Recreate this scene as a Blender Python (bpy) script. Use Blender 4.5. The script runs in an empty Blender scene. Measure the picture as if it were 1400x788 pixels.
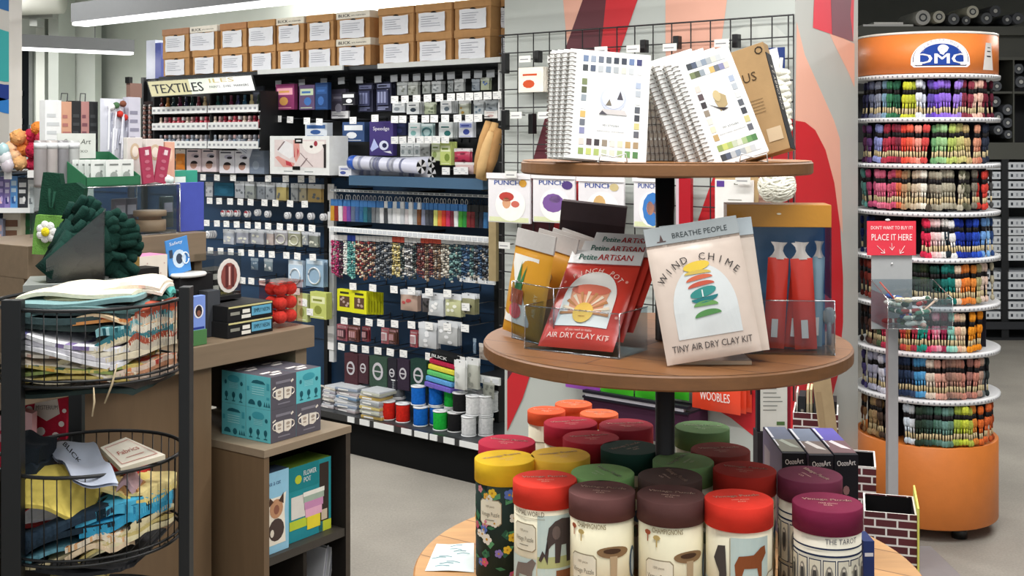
import bpy, bmesh, math, random
from math import sin, cos, pi, radians as R
from mathutils import Matrix, Vector
random.seed(7)
SC = bpy.context.scene
COL = SC.collection
# ------------------------------------------------------------------ camera, world, exposure
FPX, CX, HY, CZ = 1600.0, 700.0, 190.0, 1.55      # focal length in px, centre column, horizon row, eye height
cam_d = bpy.data.cameras.new('camera'); cam = bpy.data.objects.new('camera', cam_d); COL.objects.link(cam)
cam.location = (0, 0, CZ); cam.rotation_euler = (pi/2, 0, 0)
cam_d.sensor_fit = 'HORIZONTAL'; cam_d.sensor_width = 36; cam_d.lens = 36*FPX/1400
cam_d.shift_y = -(394-HY)/1400; cam_d.clip_start = .05; cam_d.clip_end = 60
SC.camera = cam
SC.view_settings.view_transform = 'Standard'; SC.view_settings.look = 'None'
SC.view_settings.exposure = 0.3; SC.view_settings.gamma = 1; SC.view_settings.use_curve_mapping = False
w = bpy.data.worlds.new('store_ambience'); SC.world = w; w.use_nodes = True
w.node_tree.nodes['Background'].inputs[0].default_value = (.93, .97, 1, 1)
w.node_tree.nodes['Background'].inputs[1].default_value = 0.52
def area(name, loc, sx, sy, power, rz=0, col=(1, .98, .95)):
    l = bpy.data.lights.new(name, 'AREA'); l.shape = 'RECTANGLE'; l.size = sx; l.size_y = sy; l.energy = power; l.color = col
    o = bpy.data.objects.new(name, l); COL.objects.link(o); o.location = loc; o.rotation_euler = (0, 0, rz); return o
GA = R(-38.66); TA = R(55)
for lx, ly, pw in ((-1.2, 2.6, 36), (.35, 1.2, 27), (1.9, 3.1, 36), (.7, 3.2, 25), (-2.6, 5.4, 38), (3.6, 6.2, 60), (-.3, 0.1, 14), (-3.6, 7.9, 45), (-.9, 7.6, 60)):  # unseen overhead lights; last two added to brighten the far walls
    area('ceiling_and_fill_light', (lx, ly, 2.78), 1.5, .16, pw, GA)
# ------------------------------------------------------------------ materials
def lin(h):
    h = h.lstrip('#'); c = [int(h[i:i+2], 16)/255 for i in (0, 2, 4)]
    return tuple(x/12.92 if x < .04045 else ((x+.055)/1.055)**2.4 for x in c)
_M = {}
def mat(hexc, kind='paper', **k):
    key = (hexc, kind, tuple(sorted(k.items())))
    if key in _M: return _M[key]
    m = bpy.data.materials.new(kind+'_'+hexc.lstrip('#')); m.use_nodes = True; _M[key] = m
    nt = m.node_tree; N = nt.nodes; L = nt.links; b = N['Principled BSDF']; out = N['Material Output']
    c = lin(hexc); m.diffuse_color = (*c, 1)
    rough, var, scale, bump, bscale = {'paper': (.65, .05, 30, 0, 1), 'plastic': (.28, .04, 20, .15, 60), 'bag': (.3, .05, 12, .5, 22), 'metal': (.38, .03, 40, 0, 1),
        'card': (.8, .1, 25, .05, 200), 'felt': (.95, .18, 120, .5, 300), 'cloth': (.9, .08, 60, .3, 160), 'paint': (.55, .03, 6, .03, 90), 'matte': (.85, .06, 15, 0, 1),
        'floor': (.75, .13, 110, .1, 200), 'yarn': (.95, .2, 90, .6, 150), 'gloss': (.12, .02, 10, 0, 1)}.get(kind, (.6, .05, 20, 0, 1))
    rough = k.get('rough', rough)
    if kind == 'emit':
        e = N.new('ShaderNodeEmission'); e.inputs[0].default_value = (*c, 1); e.inputs[1].default_value = k.get('s', 1); L.new(e.outputs[0], out.inputs[0]); return m
    if kind == 'clear':
        t = N.new('ShaderNodeBsdfTransparent'); t.inputs[0].default_value = (*c, 1)
        g = N.new('ShaderNodeBsdfGlossy'); g.inputs['Roughness'].default_value = k.get('rough', .08)
        f = N.new('ShaderNodeLayerWeight'); f.inputs[0].default_value = .5; pw = N.new('ShaderNodeMath'); pw.operation = 'POWER'; pw.inputs[1].default_value = 3.5; L.new(f.outputs['Facing'], pw.inputs[0])
        a = N.new('ShaderNodeMath'); a.operation = 'MULTIPLY_ADD'; a.inputs[1].default_value = .4; a.inputs[2].default_value = k.get('a', .03); L.new(pw.outputs[0], a.inputs[0])
        x = N.new('ShaderNodeMixShader'); L.new(a.outputs[0], x.inputs[0]); L.new(t.outputs[0], x.inputs[1]); L.new(g.outputs[0], x.inputs[2]); L.new(x.outputs[0], out.inputs[0])
        return m
    b.inputs['Roughness'].default_value = rough
    b.inputs['Metallic'].default_value = 1.0 if k.get('metal') else 0.0
    if kind in ('paper', 'card', 'matte', 'felt', 'cloth', 'yarn'): b.inputs['Specular IOR Level'].default_value = .2
    tc = N.new('ShaderNodeTexCoord'); co = tc.outputs['Object']
    nz = N.new('ShaderNodeTexNoise'); nz.inputs['Scale'].default_value = scale; nz.inputs['Detail'].default_value = 3
    L.new(co, nz.inputs['Vector'])
    ramp = N.new('ShaderNodeMix'); ramp.data_type = 'RGBA'
    d = [max(0, x*(1-2*var)) for x in c]; l = [min(1, x*(1+2*var)) for x in c]
    fac = nz.outputs[0]
    if kind == 'wood':
        mp = N.new('ShaderNodeMapping'); mp.inputs['Scale'].default_value = k.get('sc', (1.5, 14, 14)); mp.inputs['Rotation'].default_value = (0, 0, k.get('rot', 0)); L.new(co, mp.inputs[0])
        nz.inputs['Scale'].default_value = 3.5; nz.inputs['Detail'].default_value = 6; nz.inputs['Roughness'].default_value = .65; L.new(mp.outputs[0], nz.inputs['Vector'])
        v = k.get('v', .45); d = [x*(1-v) for x in c]; l = [min(1, x*(1+v)) for x in c]
        b.inputs['Roughness'].default_value = k.get('rough', .5)
    ramp.inputs[6].default_value = (*d, 1); ramp.inputs[7].default_value = (*l, 1)
    L.new(fac, ramp.inputs[0]); last = ramp.outputs[2]
    if k.get('plank'):
        br = N.new('ShaderNodeTexBrick'); br.inputs['Scale'].default_value = 1; br.inputs['Brick Width'].default_value = 3; br.inputs['Row Height'].default_value = k['plank']
        br.inputs['Mortar Size'].default_value = .0018; br.inputs['Color1'].default_value = (1, 1, 1, 1); br.inputs['Color2'].default_value = (.8, .8, .8, 1); br.inputs['Mortar'].default_value = (.35, .3, .25, 1)
        mp2 = N.new('ShaderNodeMapping'); mp2.inputs['Rotation'].default_value = (0, 0, k.get('rot', 0)); L.new(co, mp2.inputs[0]); L.new(mp2.outputs[0], br.inputs[0])
        mm = N.new('ShaderNodeMix'); mm.data_type = 'RGBA'; mm.blend_type = 'MULTIPLY'; mm.inputs[0].default_value = 1; L.new(last, mm.inputs[6]); L.new(br.outputs[0], mm.inputs[7]); last = mm.outputs[2]
    if kind == 'brick':
        br = N.new('ShaderNodeTexBrick'); br.inputs['Scale'].default_value = 1; br.inputs['Brick Width'].default_value = .05; br.inputs['Row Height'].default_value = .02; br.inputs['Mortar Size'].default_value = .0022
        br.inputs['Color1'].default_value = (*c, 1); br.inputs['Color2'].default_value = (*[x*.6 for x in c], 1); br.inputs['Mortar'].default_value = (.8, .76, .74, 1)
        sp = N.new('ShaderNodeSeparateXYZ'); cb = N.new('ShaderNodeCombineXYZ'); ad = N.new('ShaderNodeMath'); ad.operation = 'ADD'
        L.new(co, sp.inputs[0]); L.new(sp.outputs[0], ad.inputs[0]); L.new(sp.outputs[1], ad.inputs[1]); L.new(ad.outputs[0], cb.inputs[0]); L.new(sp.outputs[2], cb.inputs[1]); L.new(cb.outputs[0], br.inputs[0]); last = br.outputs[0]
    if kind == 'floor':
        n2 = N.new('ShaderNodeTexNoise'); n2.inputs['Scale'].default_value = 2.2; n2.inputs['Detail'].default_value = 4; L.new(co, n2.inputs['Vector'])
        r2 = N.new('ShaderNodeMapRange'); r2.inputs[1].default_value = .35; r2.inputs[2].default_value = .7; r2.inputs[3].default_value = .82; r2.inputs[4].default_value = 1.08; L.new(n2.outputs[0], r2.inputs[0])
        mm = N.new('ShaderNodeMix'); mm.data_type = 'RGBA'; mm.blend_type = 'MULTIPLY'; mm.inputs[0].default_value = 1; L.new(last, mm.inputs[6]); L.new(r2.outputs[0], mm.inputs[7]); last = mm.outputs[2]
    L.new(last, b.inputs['Base Color'])
    if bump:
        bn = N.new('ShaderNodeTexNoise'); bn.inputs['Scale'].default_value = bscale; L.new(co, bn.inputs['Vector'])
        bp = N.new('ShaderNodeBump'); bp.inputs['Strength'].default_value = bump; bp.inputs['Distance'].default_value = .004; L.new(bn.outputs[0], bp.inputs['Height']); L.new(bp.outputs[0], b.inputs['Normal'])
    return m
def P(h): return mat(h, 'paper')
BLACK = '#17181a'
# ------------------------------------------------------------------ mesh builder
def circ(cx, cz, rx, rz=None, n=20, a0=0, a1=2*pi):
    rz = rx if rz is None else rz; full = abs(a1-a0-2*pi) < 1e-6; m = n if full else n+1
    return [(cx+rx*cos(a0+(a1-a0)*i/n), cz+rz*sin(a0+(a1-a0)*i/n)) for i in range(m)]
def rect(x0, z0, x1, z1): return [(x0, z0), (x1, z0), (x1, z1), (x0, z1)]
_T = {}
def text2d(s):
    """outline of a word as 2-D triangles, cap height 1, starting at x = 0; returns (verts, faces, width)"""
    if s in _T: return _T[s]
    cu = bpy.data.curves.new('t', 'FONT'); cu.body = s; cu.size = 1.38; cu.resolution_u = 2
    o = bpy.data.objects.new('t', cu); me = bpy.data.meshes.new_from_object(o)
    vs = [(v.co.x, v.co.y) for v in me.vertices]; fs = [tuple(p.vertices) for p in me.polygons]
    bpy.data.objects.remove(o); bpy.data.curves.remove(cu); bpy.data.meshes.remove(me)
    wd = max([v[0] for v in vs] or [0]); _T[s] = (vs, fs, wd); return _T[s]
class MB:
    def __init__(s): s.v = []; s.f = []; s.mi = []; s.sm = []; s.ms = []
    def m(s, m):
        if isinstance(m, str): m = P(m)
        if m not in s.ms: s.ms.append(m)
        return s.ms.index(m)
    def raw(s, vs, fs, m, M=None, smooth=False):
        k = len(s.v); i = s.m(m)
        s.v += [tuple(M @ Vector(v)) if M else tuple(v) for v in vs]
        for f in fs: s.f.append([a+k for a in f]); s.mi.append(i); s.sm.append(smooth)
        return s
    def box(s, x0, x1, y0, y1, z0, z1, m, M=None, b=0, mats=None):
        """mats: optional dict of side ('front','back','left','right','top','bottom') -> material"""
        if b:
            bm = bmesh.new(); bmesh.ops.create_cube(bm, size=1)
            for v in bm.verts: v.co = Vector(((x0+x1)/2+v.co.x*(x1-x0), (y0+y1)/2+v.co.y*(y1-y0), (z0+z1)/2+v.co.z*(z1-z0)))
            bmesh.ops.bevel(bm, geom=bm.edges[:], offset=b, segments=2, profile=.6, affect='EDGES')
            s.raw([v.co[:] for v in bm.verts], [[v.index for v in f.verts] for f in bm.faces], m, M); bm.free(); return s
        vs = [(x0, y0, z0), (x1, y0, z0), (x1, y1, z0), (x0, y1, z0), (x0, y0, z1), (x1, y0, z1), (x1, y1, z1), (x0, y1, z1)]
        fs = {'bottom': (3, 2, 1, 0), 'top': (4, 5, 6, 7), 'front': (0, 1, 5, 4), 'right': (1, 2, 6, 5), 'back': (2, 3, 7, 6), 'left': (3, 0, 4, 7)}
        k = len(s.v); s.v += [tuple(M @ Vector(v)) if M else v for v in vs]
        for n, f in fs.items():
            s.f.append([a+k for a in f]); s.mi.append(s.m((mats or {}).get(n, m))); s.sm.append(False)
        return s
    def prism(s, poly, y0, y1, m, M=None):
        """2-D outline (x,z) counter-clockwise seen from the front (-y), extruded y0..y1"""
        n = len(poly); vs = [(x, y0, z) for x, z in poly]+[(x, y1, z) for x, z in poly]
        fs = [list(range(n)), list(range(2*n-1, n-1, -1))]+[[i, i+n, (i+1) % n+n, (i+1) % n] for i in range(n)]
        return s.raw(vs, fs, m, M)
    def lathe(s, prof, m, n=24, M=None, smooth=True, c=(0, 0, 0)):
        vs = []; fs = []
        for r, z in prof: vs += [(c[0]+r*cos(2*pi*i/n), c[1]+r*sin(2*pi*i/n), c[2]+z) for i in range(n)]
        for j in range(len(prof)-1):
            for i in range(n): fs.append((j*n+i, j*n+(i+1) % n, (j+1)*n+(i+1) % n, (j+1)*n+i))
        s.raw(vs, fs, m, M, smooth); k = len(s.v)-len(vs); mi = s.m(m)
        for j, rev in ((0, True), (len(prof)-1, False)):
            if prof[j][0] > 1e-5:
                f = [k+j*n+i for i in range(n)]; s.f.append(f[::-1] if rev else f); s.mi.append(mi); s.sm.append(False)
        return s
    def tube(s, pts, r, m, n=6, M=None, closed=False):
        pts = [Vector(p) for p in pts]; vs = []; fs = []; N_ = len(pts)
        for i, p in enumerate(pts):
            a = pts[(i-1) % N_] if (closed or i > 0) else p; b = pts[(i+1) % N_] if (closed or i < N_-1) else p
            t = (b-a).normalized(); u = t.cross(Vector((0, 0, 1)))
            if u.length < .15: u = t.cross(Vector((1, 0, 0)))
            u.normalize(); v = t.cross(u)
            rr = r[i] if isinstance(r, (list, tuple)) else r
            vs += [(p+u*rr*cos(2*pi*k/n)+v*rr*sin(2*pi*k/n))[:] for k in range(n)]
        for i in range(N_ if closed else N_-1):
            j = (i+1) % N_
            for k in range(n): fs.append((i*n+k, i*n+(k+1) % n, j*n+(k+1) % n, j*n+k))
        if not closed: fs += [tuple(range(n))[::-1], tuple((N_-1)*n+k for k in range(n))]
        return s.raw(vs, fs, m, M, n > 4)
    def ball(s, c, r, m, n=10, sc=(1, 1, 1), M=None):
        vs = [(c[0], c[1], c[2]-r*sc[2])]; h = max(3, n//2)
        for j in range(1, h):
            a = -pi/2+pi*j/h
            vs += [(c[0]+r*sc[0]*cos(a)*cos(2*pi*i/n), c[1]+r*sc[1]*cos(a)*sin(2*pi*i/n), c[2]+r*sc[2]*sin(a)) for i in range(n)]
        vs.append((c[0], c[1], c[2]+r*sc[2])); fs = []
        for i in range(n):
            fs.append((0, 1+(i+1) % n, 1+i)); fs.append((len(vs)-1, 1+(h-2)*n+i, 1+(h-2)*n+(i+1) % n))
            for j in range(h-2): fs.append((1+j*n+i, 1+j*n+(i+1) % n, 1+(j+1)*n+(i+1) % n, 1+(j+1)*n+i))
        return s.raw(vs, fs, m, M, True)
    def surf(s, fn, nu, nv, m, M=None, smooth=True, pick=None):
        vs = [fn(i/nu, j/nv) for j in range(nv+1) for i in range(nu+1)]
        fs = [(j*(nu+1)+i, j*(nu+1)+i+1, (j+1)*(nu+1)+i+1, (j+1)*(nu+1)+i) for j in range(nv) for i in range(nu)]
        if not pick: return s.raw(vs, fs, m, M, smooth)
        k = len(s.v); s.v += [tuple(M @ Vector(v)) if M else tuple(v) for v in vs]
        for q, f in enumerate(fs):
            s.f.append([a+k for a in f]); s.mi.append(s.m(pick((q % nu+.5)/nu, (q//nu+.5)/nv) or m)); s.sm.append(smooth)
        return s
    def art(s, polys, m, fn=None, slice=None, M=None, faces=None):
        """flat print: 2-D outlines (x,z) laid on a surface by fn(x,z) -> (x,y,z)"""
        fn = fn or (lambda x, z: (x, -.0004, z))
        bm = bmesh.new()
        if faces is not None:
            vv = [bm.verts.new((x, z, 0)) for x, z in polys]
            for f in faces:
                try: bm.faces.new([vv[i] for i in f])
                except ValueError: pass
        else:
            for p in polys:
                bm.faces.new([bm.verts.new((x, z, 0)) for x, z in p])
        if slice:
            if faces is None: bmesh.ops.triangulate(bm, faces=bm.faces[:])
            xs = [v.co.x for v in bm.verts]
            if xs:
                x = (math.floor(min(xs)/slice)+1)*slice
                while x < max(xs):
                    bmesh.ops.bisect_plane(bm, geom=bm.verts[:]+bm.edges[:]+bm.faces[:], plane_co=(x, 0, 0), plane_no=(1, 0, 0)); x += slice
        bm.verts.index_update()
        s.raw([fn(v.co.x, v.co.y) for v in bm.verts], [[v.index for v in f.verts] for f in bm.faces], m, M); bm.free(); return s
    def text(s, t, x, z, h, m, fn=None, slice=None, M=None, align='C', w=None, rot=0, shear=0, bold=False):
        vs, fs, wd = text2d(t); sc = h; sx = h if w is None else w/max(wd, 1e-6)
        off = {'C': -wd*sx/2, 'L': 0, 'R': -wd*sx}[align]; pts = []
        for a, b in vs:
            X, Z = a*sx+off+shear*b*sc, b*sc; pts.append((x+X*cos(rot)-Z*sin(rot), z+X*sin(rot)+Z*cos(rot)))
        s.art(pts, m, fn, slice, M, faces=fs)
        if bold:
            d = sx*.05; s.art([(a+d, b) for a, b in pts], m, fn, slice, M, faces=fs)
        return s
    def arc_text(s, t, cx, cz, r, a0, a1, h, m, fn=None, **k):
        n = len(t)
        for i, ch in enumerate(t):
            if ch == ' ': continue
            a = a0+(a1-a0)*(i/(n-1)); s.text(ch, cx+r*cos(a), cz+r*sin(a), h, m, fn, rot=a-pi/2, **k)
        return s
    def mesh(s, name):
        me = bpy.data.meshes.new(name); me.from_pydata(s.v, [], s.f); me.update()
        for m in s.ms: me.materials.append(m)
        me.polygons.foreach_set('material_index', s.mi); me.polygons.foreach_set('use_smooth', s.sm); me.update(); return me
# ------------------------------------------------------------------ objects
def props(o, label=None, cat=None, group=None, kind=None):
    if label: o['label'] = label
    if cat: o['category'] = cat
    if group: o['group'] = group
    if kind: o['kind'] = kind
    return o
def put(name, data, M=None, parent=None, label=None, cat=None, group=None, kind=None):
    if isinstance(data, MB): data = data.mesh(name)
    o = bpy.data.objects.new(name, data); COL.objects.link(o)
    if parent is not None: o.parent = parent
    if M is not None: o.matrix_basis = M
    return props(o, label, cat, group, kind)
def root(name, M, label, cat, group=None, kind=None): return put(name, None, M, None, label, cat, group, kind)
def struct(name, mb, M=None): return put(name, mb, M, kind='structure')
def T(x, y, z): return Matrix.Translation((x, y, z))
def Rz(a): return Matrix.Rotation(a, 4, 'Z')
def Rx(a): return Matrix.Rotation(a, 4, 'X')
def Ry(a): return Matrix.Rotation(a, 4, 'Y')
class Fr:
    """a family of parallel upright planes: local x to the right, local y into the wall, at distance c"""
    def __init__(s, a): s.a = a; s.ex = (cos(a), sin(a)); s.ey = (-sin(a), cos(a)); s.M = Rz(a)
    def at(s, px, py, c):
        d = (px-CX)/FPX; t = c/(d*s.ey[0]+s.ey[1]); return Vector((t*(d*s.ex[0]+s.ex[1]), c, CZ-(py-HY)/FPX*t))
    def W(s, v): return s.M @ Vector(v)
G = Fr(GA); TF = Fr(TA); C0 = Fr(0)
def onz(px, py, z):
    Y = (CZ-z)*FPX/(py-HY); return Vector(((px-CX)/FPX*Y, Y, z))
def place(px, py, Y, yaw=0, lean=0, roll=0, z=None):
    p = C0.at(px, py, Y)
    if z is not None: p.z = z
    return Matrix.Translation(p) @ Rz(R(yaw)) @ Rx(R(-lean)) @ Ry(R(roll))
# ================================================================== THE SETTING
mb = MB(); mb.box(-7, 9, -1.5, 13, -.05, 0, mat('#98938a', 'floor')); struct('floor', mb)
mb = MB(); mb.box(-7, 9, -1.5, 13, 3.3, 3.35, mat('#c9cbc6', 'paint')); struct('ceiling', mb)
WALLM = mat('#cdd3ca', 'paint')
def gx(px, c): return G.at(px, 190, c).x
mb = MB(); mb.box(gx(93, 5.6), gx(720, 5.6), 5.6, 5.75, 0, 3.3, WALLM)
mb.box(gx(78, 5.6), gx(93, 5.6), 5.52, 5.75, 0, 3.3, mat('#a6aaa5', 'paint'))
struct('wall_back', mb, G.M)
# far wall on the left with its dark window
YL = 9.6
def cx(px, Y): return (px-CX)/FPX*Y
def cz(py, Y): return CZ-(py-HY)/FPX*Y
mb = MB(); pale = mat('#c6ccc5', 'paint')
mb.box(cx(-60, YL), cx(8, YL), YL, YL+.15, 0, 3.3, pale); mb.box(cx(44, YL), cx(130, YL), YL, YL+.15, 0, 3.3, pale)
mb.box(cx(8, YL), cx(44, YL), YL, YL+.15, cz(56, YL), 3.3, pale); mb.box(cx(8, YL), cx(44, YL), YL, YL+.15, 0, cz(215, YL), pale)
struct('wall_left', mb)
mb = MB(); mb.box(cx(10, YL), cx(42, YL), YL+.06, YL+.08, cz(215, YL), cz(58, YL), mat('#10151b', 'gloss'))
wn = struct('window_1', mb)
fr = MB(); gm = mat('#8b8f8c', 'metal')
for a, b in ((6, 10), (42, 47)): fr.box(cx(a, YL), cx(b, YL), YL-.04, YL+.1, cz(215, YL), cz(52, YL), gm)
fr.box(cx(6, YL), cx(47, YL), YL-.04, YL+.1, cz(57, YL), cz(52, YL), gm); put('window_frame', fr, parent=wn)
mb = MB()
mb.box(cx(49, 9.3), cx(61, 9.3), 9.3, 9.55, 0, 3.3, mat('#dfe3dc', 'paint')); mb.box(cx(66, 9.2), cx(80, 9.2), 9.2, 9.55, 0, 3.3, mat('#b9bfb9', 'paint'))
struct('trim_1', mb)
mb = MB(); mb.tube([(cx(-30, 8.8), 8.8, cz(2, 8.8)), (cx(84, 8.8), 8.8, cz(-2, 8.8))], .115, mat('#c3c4bc', 'paint'), 20)
put('ventilation_duct', mb, label='fat pale ventilation duct running under the ceiling above the dark window', cat='duct')
mb = MB(); mb.box(cx(0, 8.9), cx(72, 8.9), 8.9, 9.0, cz(24, 8.9), cz(18, 8.9), mat('#9a9c98', 'metal')); mb.box(cx(42, 8.9), cx(52, 8.9), 8.88, 9.02, cz(36, 8.9), cz(24, 8.9), mat('#8c8f8b', 'metal'))
put('duct_bracket', mb, label='grey steel bracket holding up the fat ventilation duct', cat='bracket')
# white patches painted in place of the lights in the dark window
mb = MB(); wm = mat('#f4f4ee', 'paper')
for x0, y0, x1, y1 in ((11, 89, 22, 92), (25, 124, 30, 131), (18, 142, 27, 148), (22, 162, 30, 170), (13, 132, 17, 158)): mb.box(cx(x0, 9.63), cx(x1, 9.63), 9.628, 9.64, cz(y1, 9.63), cz(y0, 9.63), wm)
put('window_sticker', mb, label='white patches standing for lights in the dark window', cat='sticker')
# painted end panel at the far left
mb = MB(); YP = 4.6; mb.box(cx(-60, YP), cx(12.5, YP), YP, YP+.12, 0, 3.3, mat('#d7d3cc', 'paint'))
f = lambda x, z: (x, YP-.002, z)
def wavy(y0, y1, col, ph=0):
    n = 12; top = [(cx(-60+72.4*i/n, YP), cz(y0+4*sin(ph+i*.5), YP)) for i in range(n+1)]; bot = [(cx(-60+72.4*i/n, YP), cz(y1+4*sin(ph+1+i*.5), YP)) for i in range(n+1)]
    mb.art([bot+top[::-1]], mat(col, 'paint'), f)
wavy(-120, 13, '#2f6fae'); wavy(41, 108, '#3fb4b4', 1); wavy(112, 134, '#1d3c93', 2); wavy(136, 152, '#2f86d8', .5)
struct('trim_2', mb)
# right-hand far wall
mb = MB(); mb.box(1.6, 9, 10.6, 10.8, 0, 3.3, mat('#73746e', 'paint')); struct('wall_right', mb)
for nm_, xa_, xb_ in (('wall_aisle', -7, -6.9), ('wall_side', 8.9, 9)): mb = MB(); mb.box(xa_, xb_, -1.5, 13, 0, 3.3, mat('#b9bdb8', 'paint')); struct(nm_, mb)
# ------------------------------------------------------------------ mural column
CC = 3.90; xL = gx(690, CC); xR = gx(1087, CC); DEP = .57
mb = MB(); grey = mat('#b9beb9', 'paint'); mb.box(xL, xR, CC, CC+DEP, 0, 3.3, grey)
def fp(pts): return [(G.at(x, y, CC).x, G.at(x, y, CC).z) for x, y in pts]
ff = lambda e: (lambda x, z: (x, CC-e, z))
peach = mat('#e3ab96', 'paint'); red = mat('#c4202a', 'paint'); maroon = mat('#5a232d', 'paint'); palep = mat('#dcb9a8', 'paint')
mb.art([fp([(768, -60), (800, -60), (797, 0), (781, 60), (776, 66), (770, 0)]), fp([(910, -60), (910, 70), (916, 130), (930, 200), (980, 200), (985, 70), (994, 0), (998, -60)])], peach, ff(.001))
mb.art([fp([(818, -60), (797, 0), (772, 70), (730, 215), (697, 400), (694, 520), (712, 545), (728, 470), (760, 300), (822, 70), (829, 0), (836, -60)])], maroon, ff(.002))
mb.art([fp([(836, -60), (829, 0), (822, 70), (760, 300), (720, 480), (694, 520), (694, 590), (715, 545), (752, 430), (810, 220), (848, 70), (872, 0), (890, -60)])], red, ff(.003))
ell = [(x, y) for x, y in circ(1050, 380, 102, 210, 60)]
e2 = [(1087 if x > 1087 else x, y) for x, y in ell]
ell_f = [G.at(x, y, CC) for x, y in ell if x <= 1087]
mb.art([fp([(958, 548), (945, 470), (940, 400), (955, 300), (985, 215), (1030, 170), (1060, 160), (1087, 163), (1087, 650), (1040, 604), (1000, 572)])], red, ff(.002))
mb.art([fp([(985, 70), (1000, 45), (1030, 30), (1060, 35), (1087, 60), (1087, 120), (1050, 160), (1000, 170)])], mat('#c5c9c3', 'paint'), ff(.0015))
mb.art([fp([(1030, 268), (1045, 258), (1058, 262), (1066, 290), (1030, 300)])], palep, ff(.003))
# the return face, seen at a slant
def sp(pts):   # pixel on the plane x = xR (local), returns (y, z)
    o = []
    for px, py in pts:
        d = (px-CX)/FPX; t = xR/(d*G.ex[0]+G.ex[1]); y = t*(d*G.ey[0]+G.ey[1]); o.append((min(max(y, CC), CC+DEP), CZ-(py-HY)/FPX*t))
    return o
sf = lambda e: (lambda y, z: (xR+e, y, z))
mb.art([sp([(1087, -40), (1180, -40), (1180, 640), (1087, 640)])], mat('#b4b5b0', 'paint'), sf(.0005))
mb.art([sp([(1089, 30), (1100, 75), (1120, 120), (1140, 165), (1148, 190), (1152, 320), (1130, 260), (1112, 190), (1087, 165)]), sp([(1132, 42), (1168, 60), (1168, 120), (1160, 100), (1140, 60)])], peach, sf(.001))
mb.art([sp([(1114, -40), (1111, 38), (1166, 57), (1168, -40)])], mat('#d93a4a', 'paint'), sf(.0015))
mb.art([sp([(1134, -40), (1137, 47), (1166, 57), (1162, 20), (1166, -40)])], mat('#7c4a56', 'paint'), sf(.002))
mb.art([sp([(1087, 165), (1100, 167), (1114, 178), (1128, 205), (1140, 250), (1148, 310), (1152, 380), (1152, 440), (1146, 510), (1130, 570), (1110, 610), (1087, 650)])], red, sf(.002))
struct('wall_mural', mb, G.M)
# wire grid panel on the column
gp = CC-.035; gl, gr = gx(687, gp), gx(1085, gp); zt = G.at(1085, 20, gp).z; wire = mat('#2b2a2c', 'metal'); nC = 16; cell = (gr-gl)/nC
mb = MB()
for i in range(nC+1):
    if i == nC: x = gr-.02
    else: x = gl+i*cell
    mb.tube([(x, gp, .62), (x, gp, zt)], .0026, wire, 5)
mb.tube([(gr, gp, .62), (gr, gp, zt)], .003, wire, 5)
for j in range(18):
    z = zt-j*cell*.93
    if z > .6: mb.tube([(gl-.02, gp+.004, z), (gr, gp+.004, z)], .0026 if j else .0034, wire, 5)
gpn = root('wire_grid_panel', G.M, 'black wire grid panel fixed to the painted mural column', 'grid panel'); put('wire_mesh', mb, parent=gpn)
for k, (px, py) in enumerate([(690, 83), (690, 160), (727, 165), (735, 79), (880, 65), (925, 60), (1006, 58), (697, 270)]):
    p = G.at(px, py, gp-.02); mb = MB(); mb.box(p.x-.012, p.x+.012, p.y-.01, p.y+.02, p.z-.055 if k in (0, 1, 2, 7) else p.z-.02, p.z+.03, mat('#141416', 'plastic'), b=.003); put('grid_bracket', mb, parent=gpn)
# ------------------------------------------------------------------ pendant lamps
def pendant(name, A, B, zb, h, w, label):
    A = Vector(A); B = Vector(B); d = (B-A); L = d.length; a = math.atan2(d.y, d.x)
    r = root(name, T(A.x, A.y, zb) @ Rz(a), label, 'lamp', 'long linear pendant lamps')
    m = MB(); m.box(0, L, -w/2, w/2, .018, h, mat('#6c6e70', 'metal')); put('housing', m, parent=r)
    m = MB(); m.box(.004, L-.004, -w/2+.003, w/2-.003, 0, .018, mat('#ffffff', 'emit', s=2.2), b=.005); put('diffuser', m, parent=r)
    m = MB(); cm = mat('#5b5d5f', 'metal')
    for x in (.25, L-.25): m.tube([(x, 0, h), (x, 0, 3.3-zb)], .003, cm, 5)
    put('suspension_cable', m, parent=r)
    l = area('pendant_lamp_light', (0, 0, 0), L*.95, w*.8, 16); l.parent = r; l.matrix_basis = T(L/2, 0, -.012)
pendant('pendant_lamp', (-2.19, 5.92, 0), (-2.19+3.2*.781, 5.92-3.2*.6247, 0), 2.12, .112, .09, 'long grey linear pendant lamp hanging in front of the archive boxes')
pendant('pendant_lamp', (-3.75, 7.05, 0), (-2.58, 7.95, 0), 2.12, .10, .09, 'long grey linear pendant lamp hanging farther back near the pale wall')
# ================================================================== GONDOLA SHELVING
gd = root('gondola_shelving', G.M, 'long dark pegboard shelving run with navy lower panels and a base deck', 'shelving')
PC = 4.36; gR = gx(684, PC); gL = gx(200, PC); gM = gx(451, PC)
dark = mat('#2a2d30', 'paint'); navy = mat('#1d3d5e', 'paint'); blk = mat('#121315', 'paint'); whi = mat('#eceeee', 'plastic')
m = MB(); m.box(gL, gR, PC, PC+.03, 1.34, 1.93, dark); put('pegboard', m, parent=gd, label='upper dark grey pegboard')
m = MB(); m.box(gL-.6, gR, PC, PC+.03, .2, 1.34, navy)
for z in (.45, .7, .95, 1.2): m.box(gL-.6, gR, PC-.004, PC, z, z+.004, mat('#12273c', 'paint'))
put('pegboard', m, parent=gd, label='lower navy pegboard')
for x in (gL, gM, gR):
    m = MB(); m.box(x-.014, x+.014, PC-.03, PC+.03, .12, 1.94, blk); put('upright', m, parent=gd)
m = MB(); zz = .19
m.box(gx(445, 3.98)-.9, gx(650, 3.98)+.16, 3.99, PC, .155, zz, mat('#34373a', 'paint')); put('base_deck', m, parent=gd)
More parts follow.
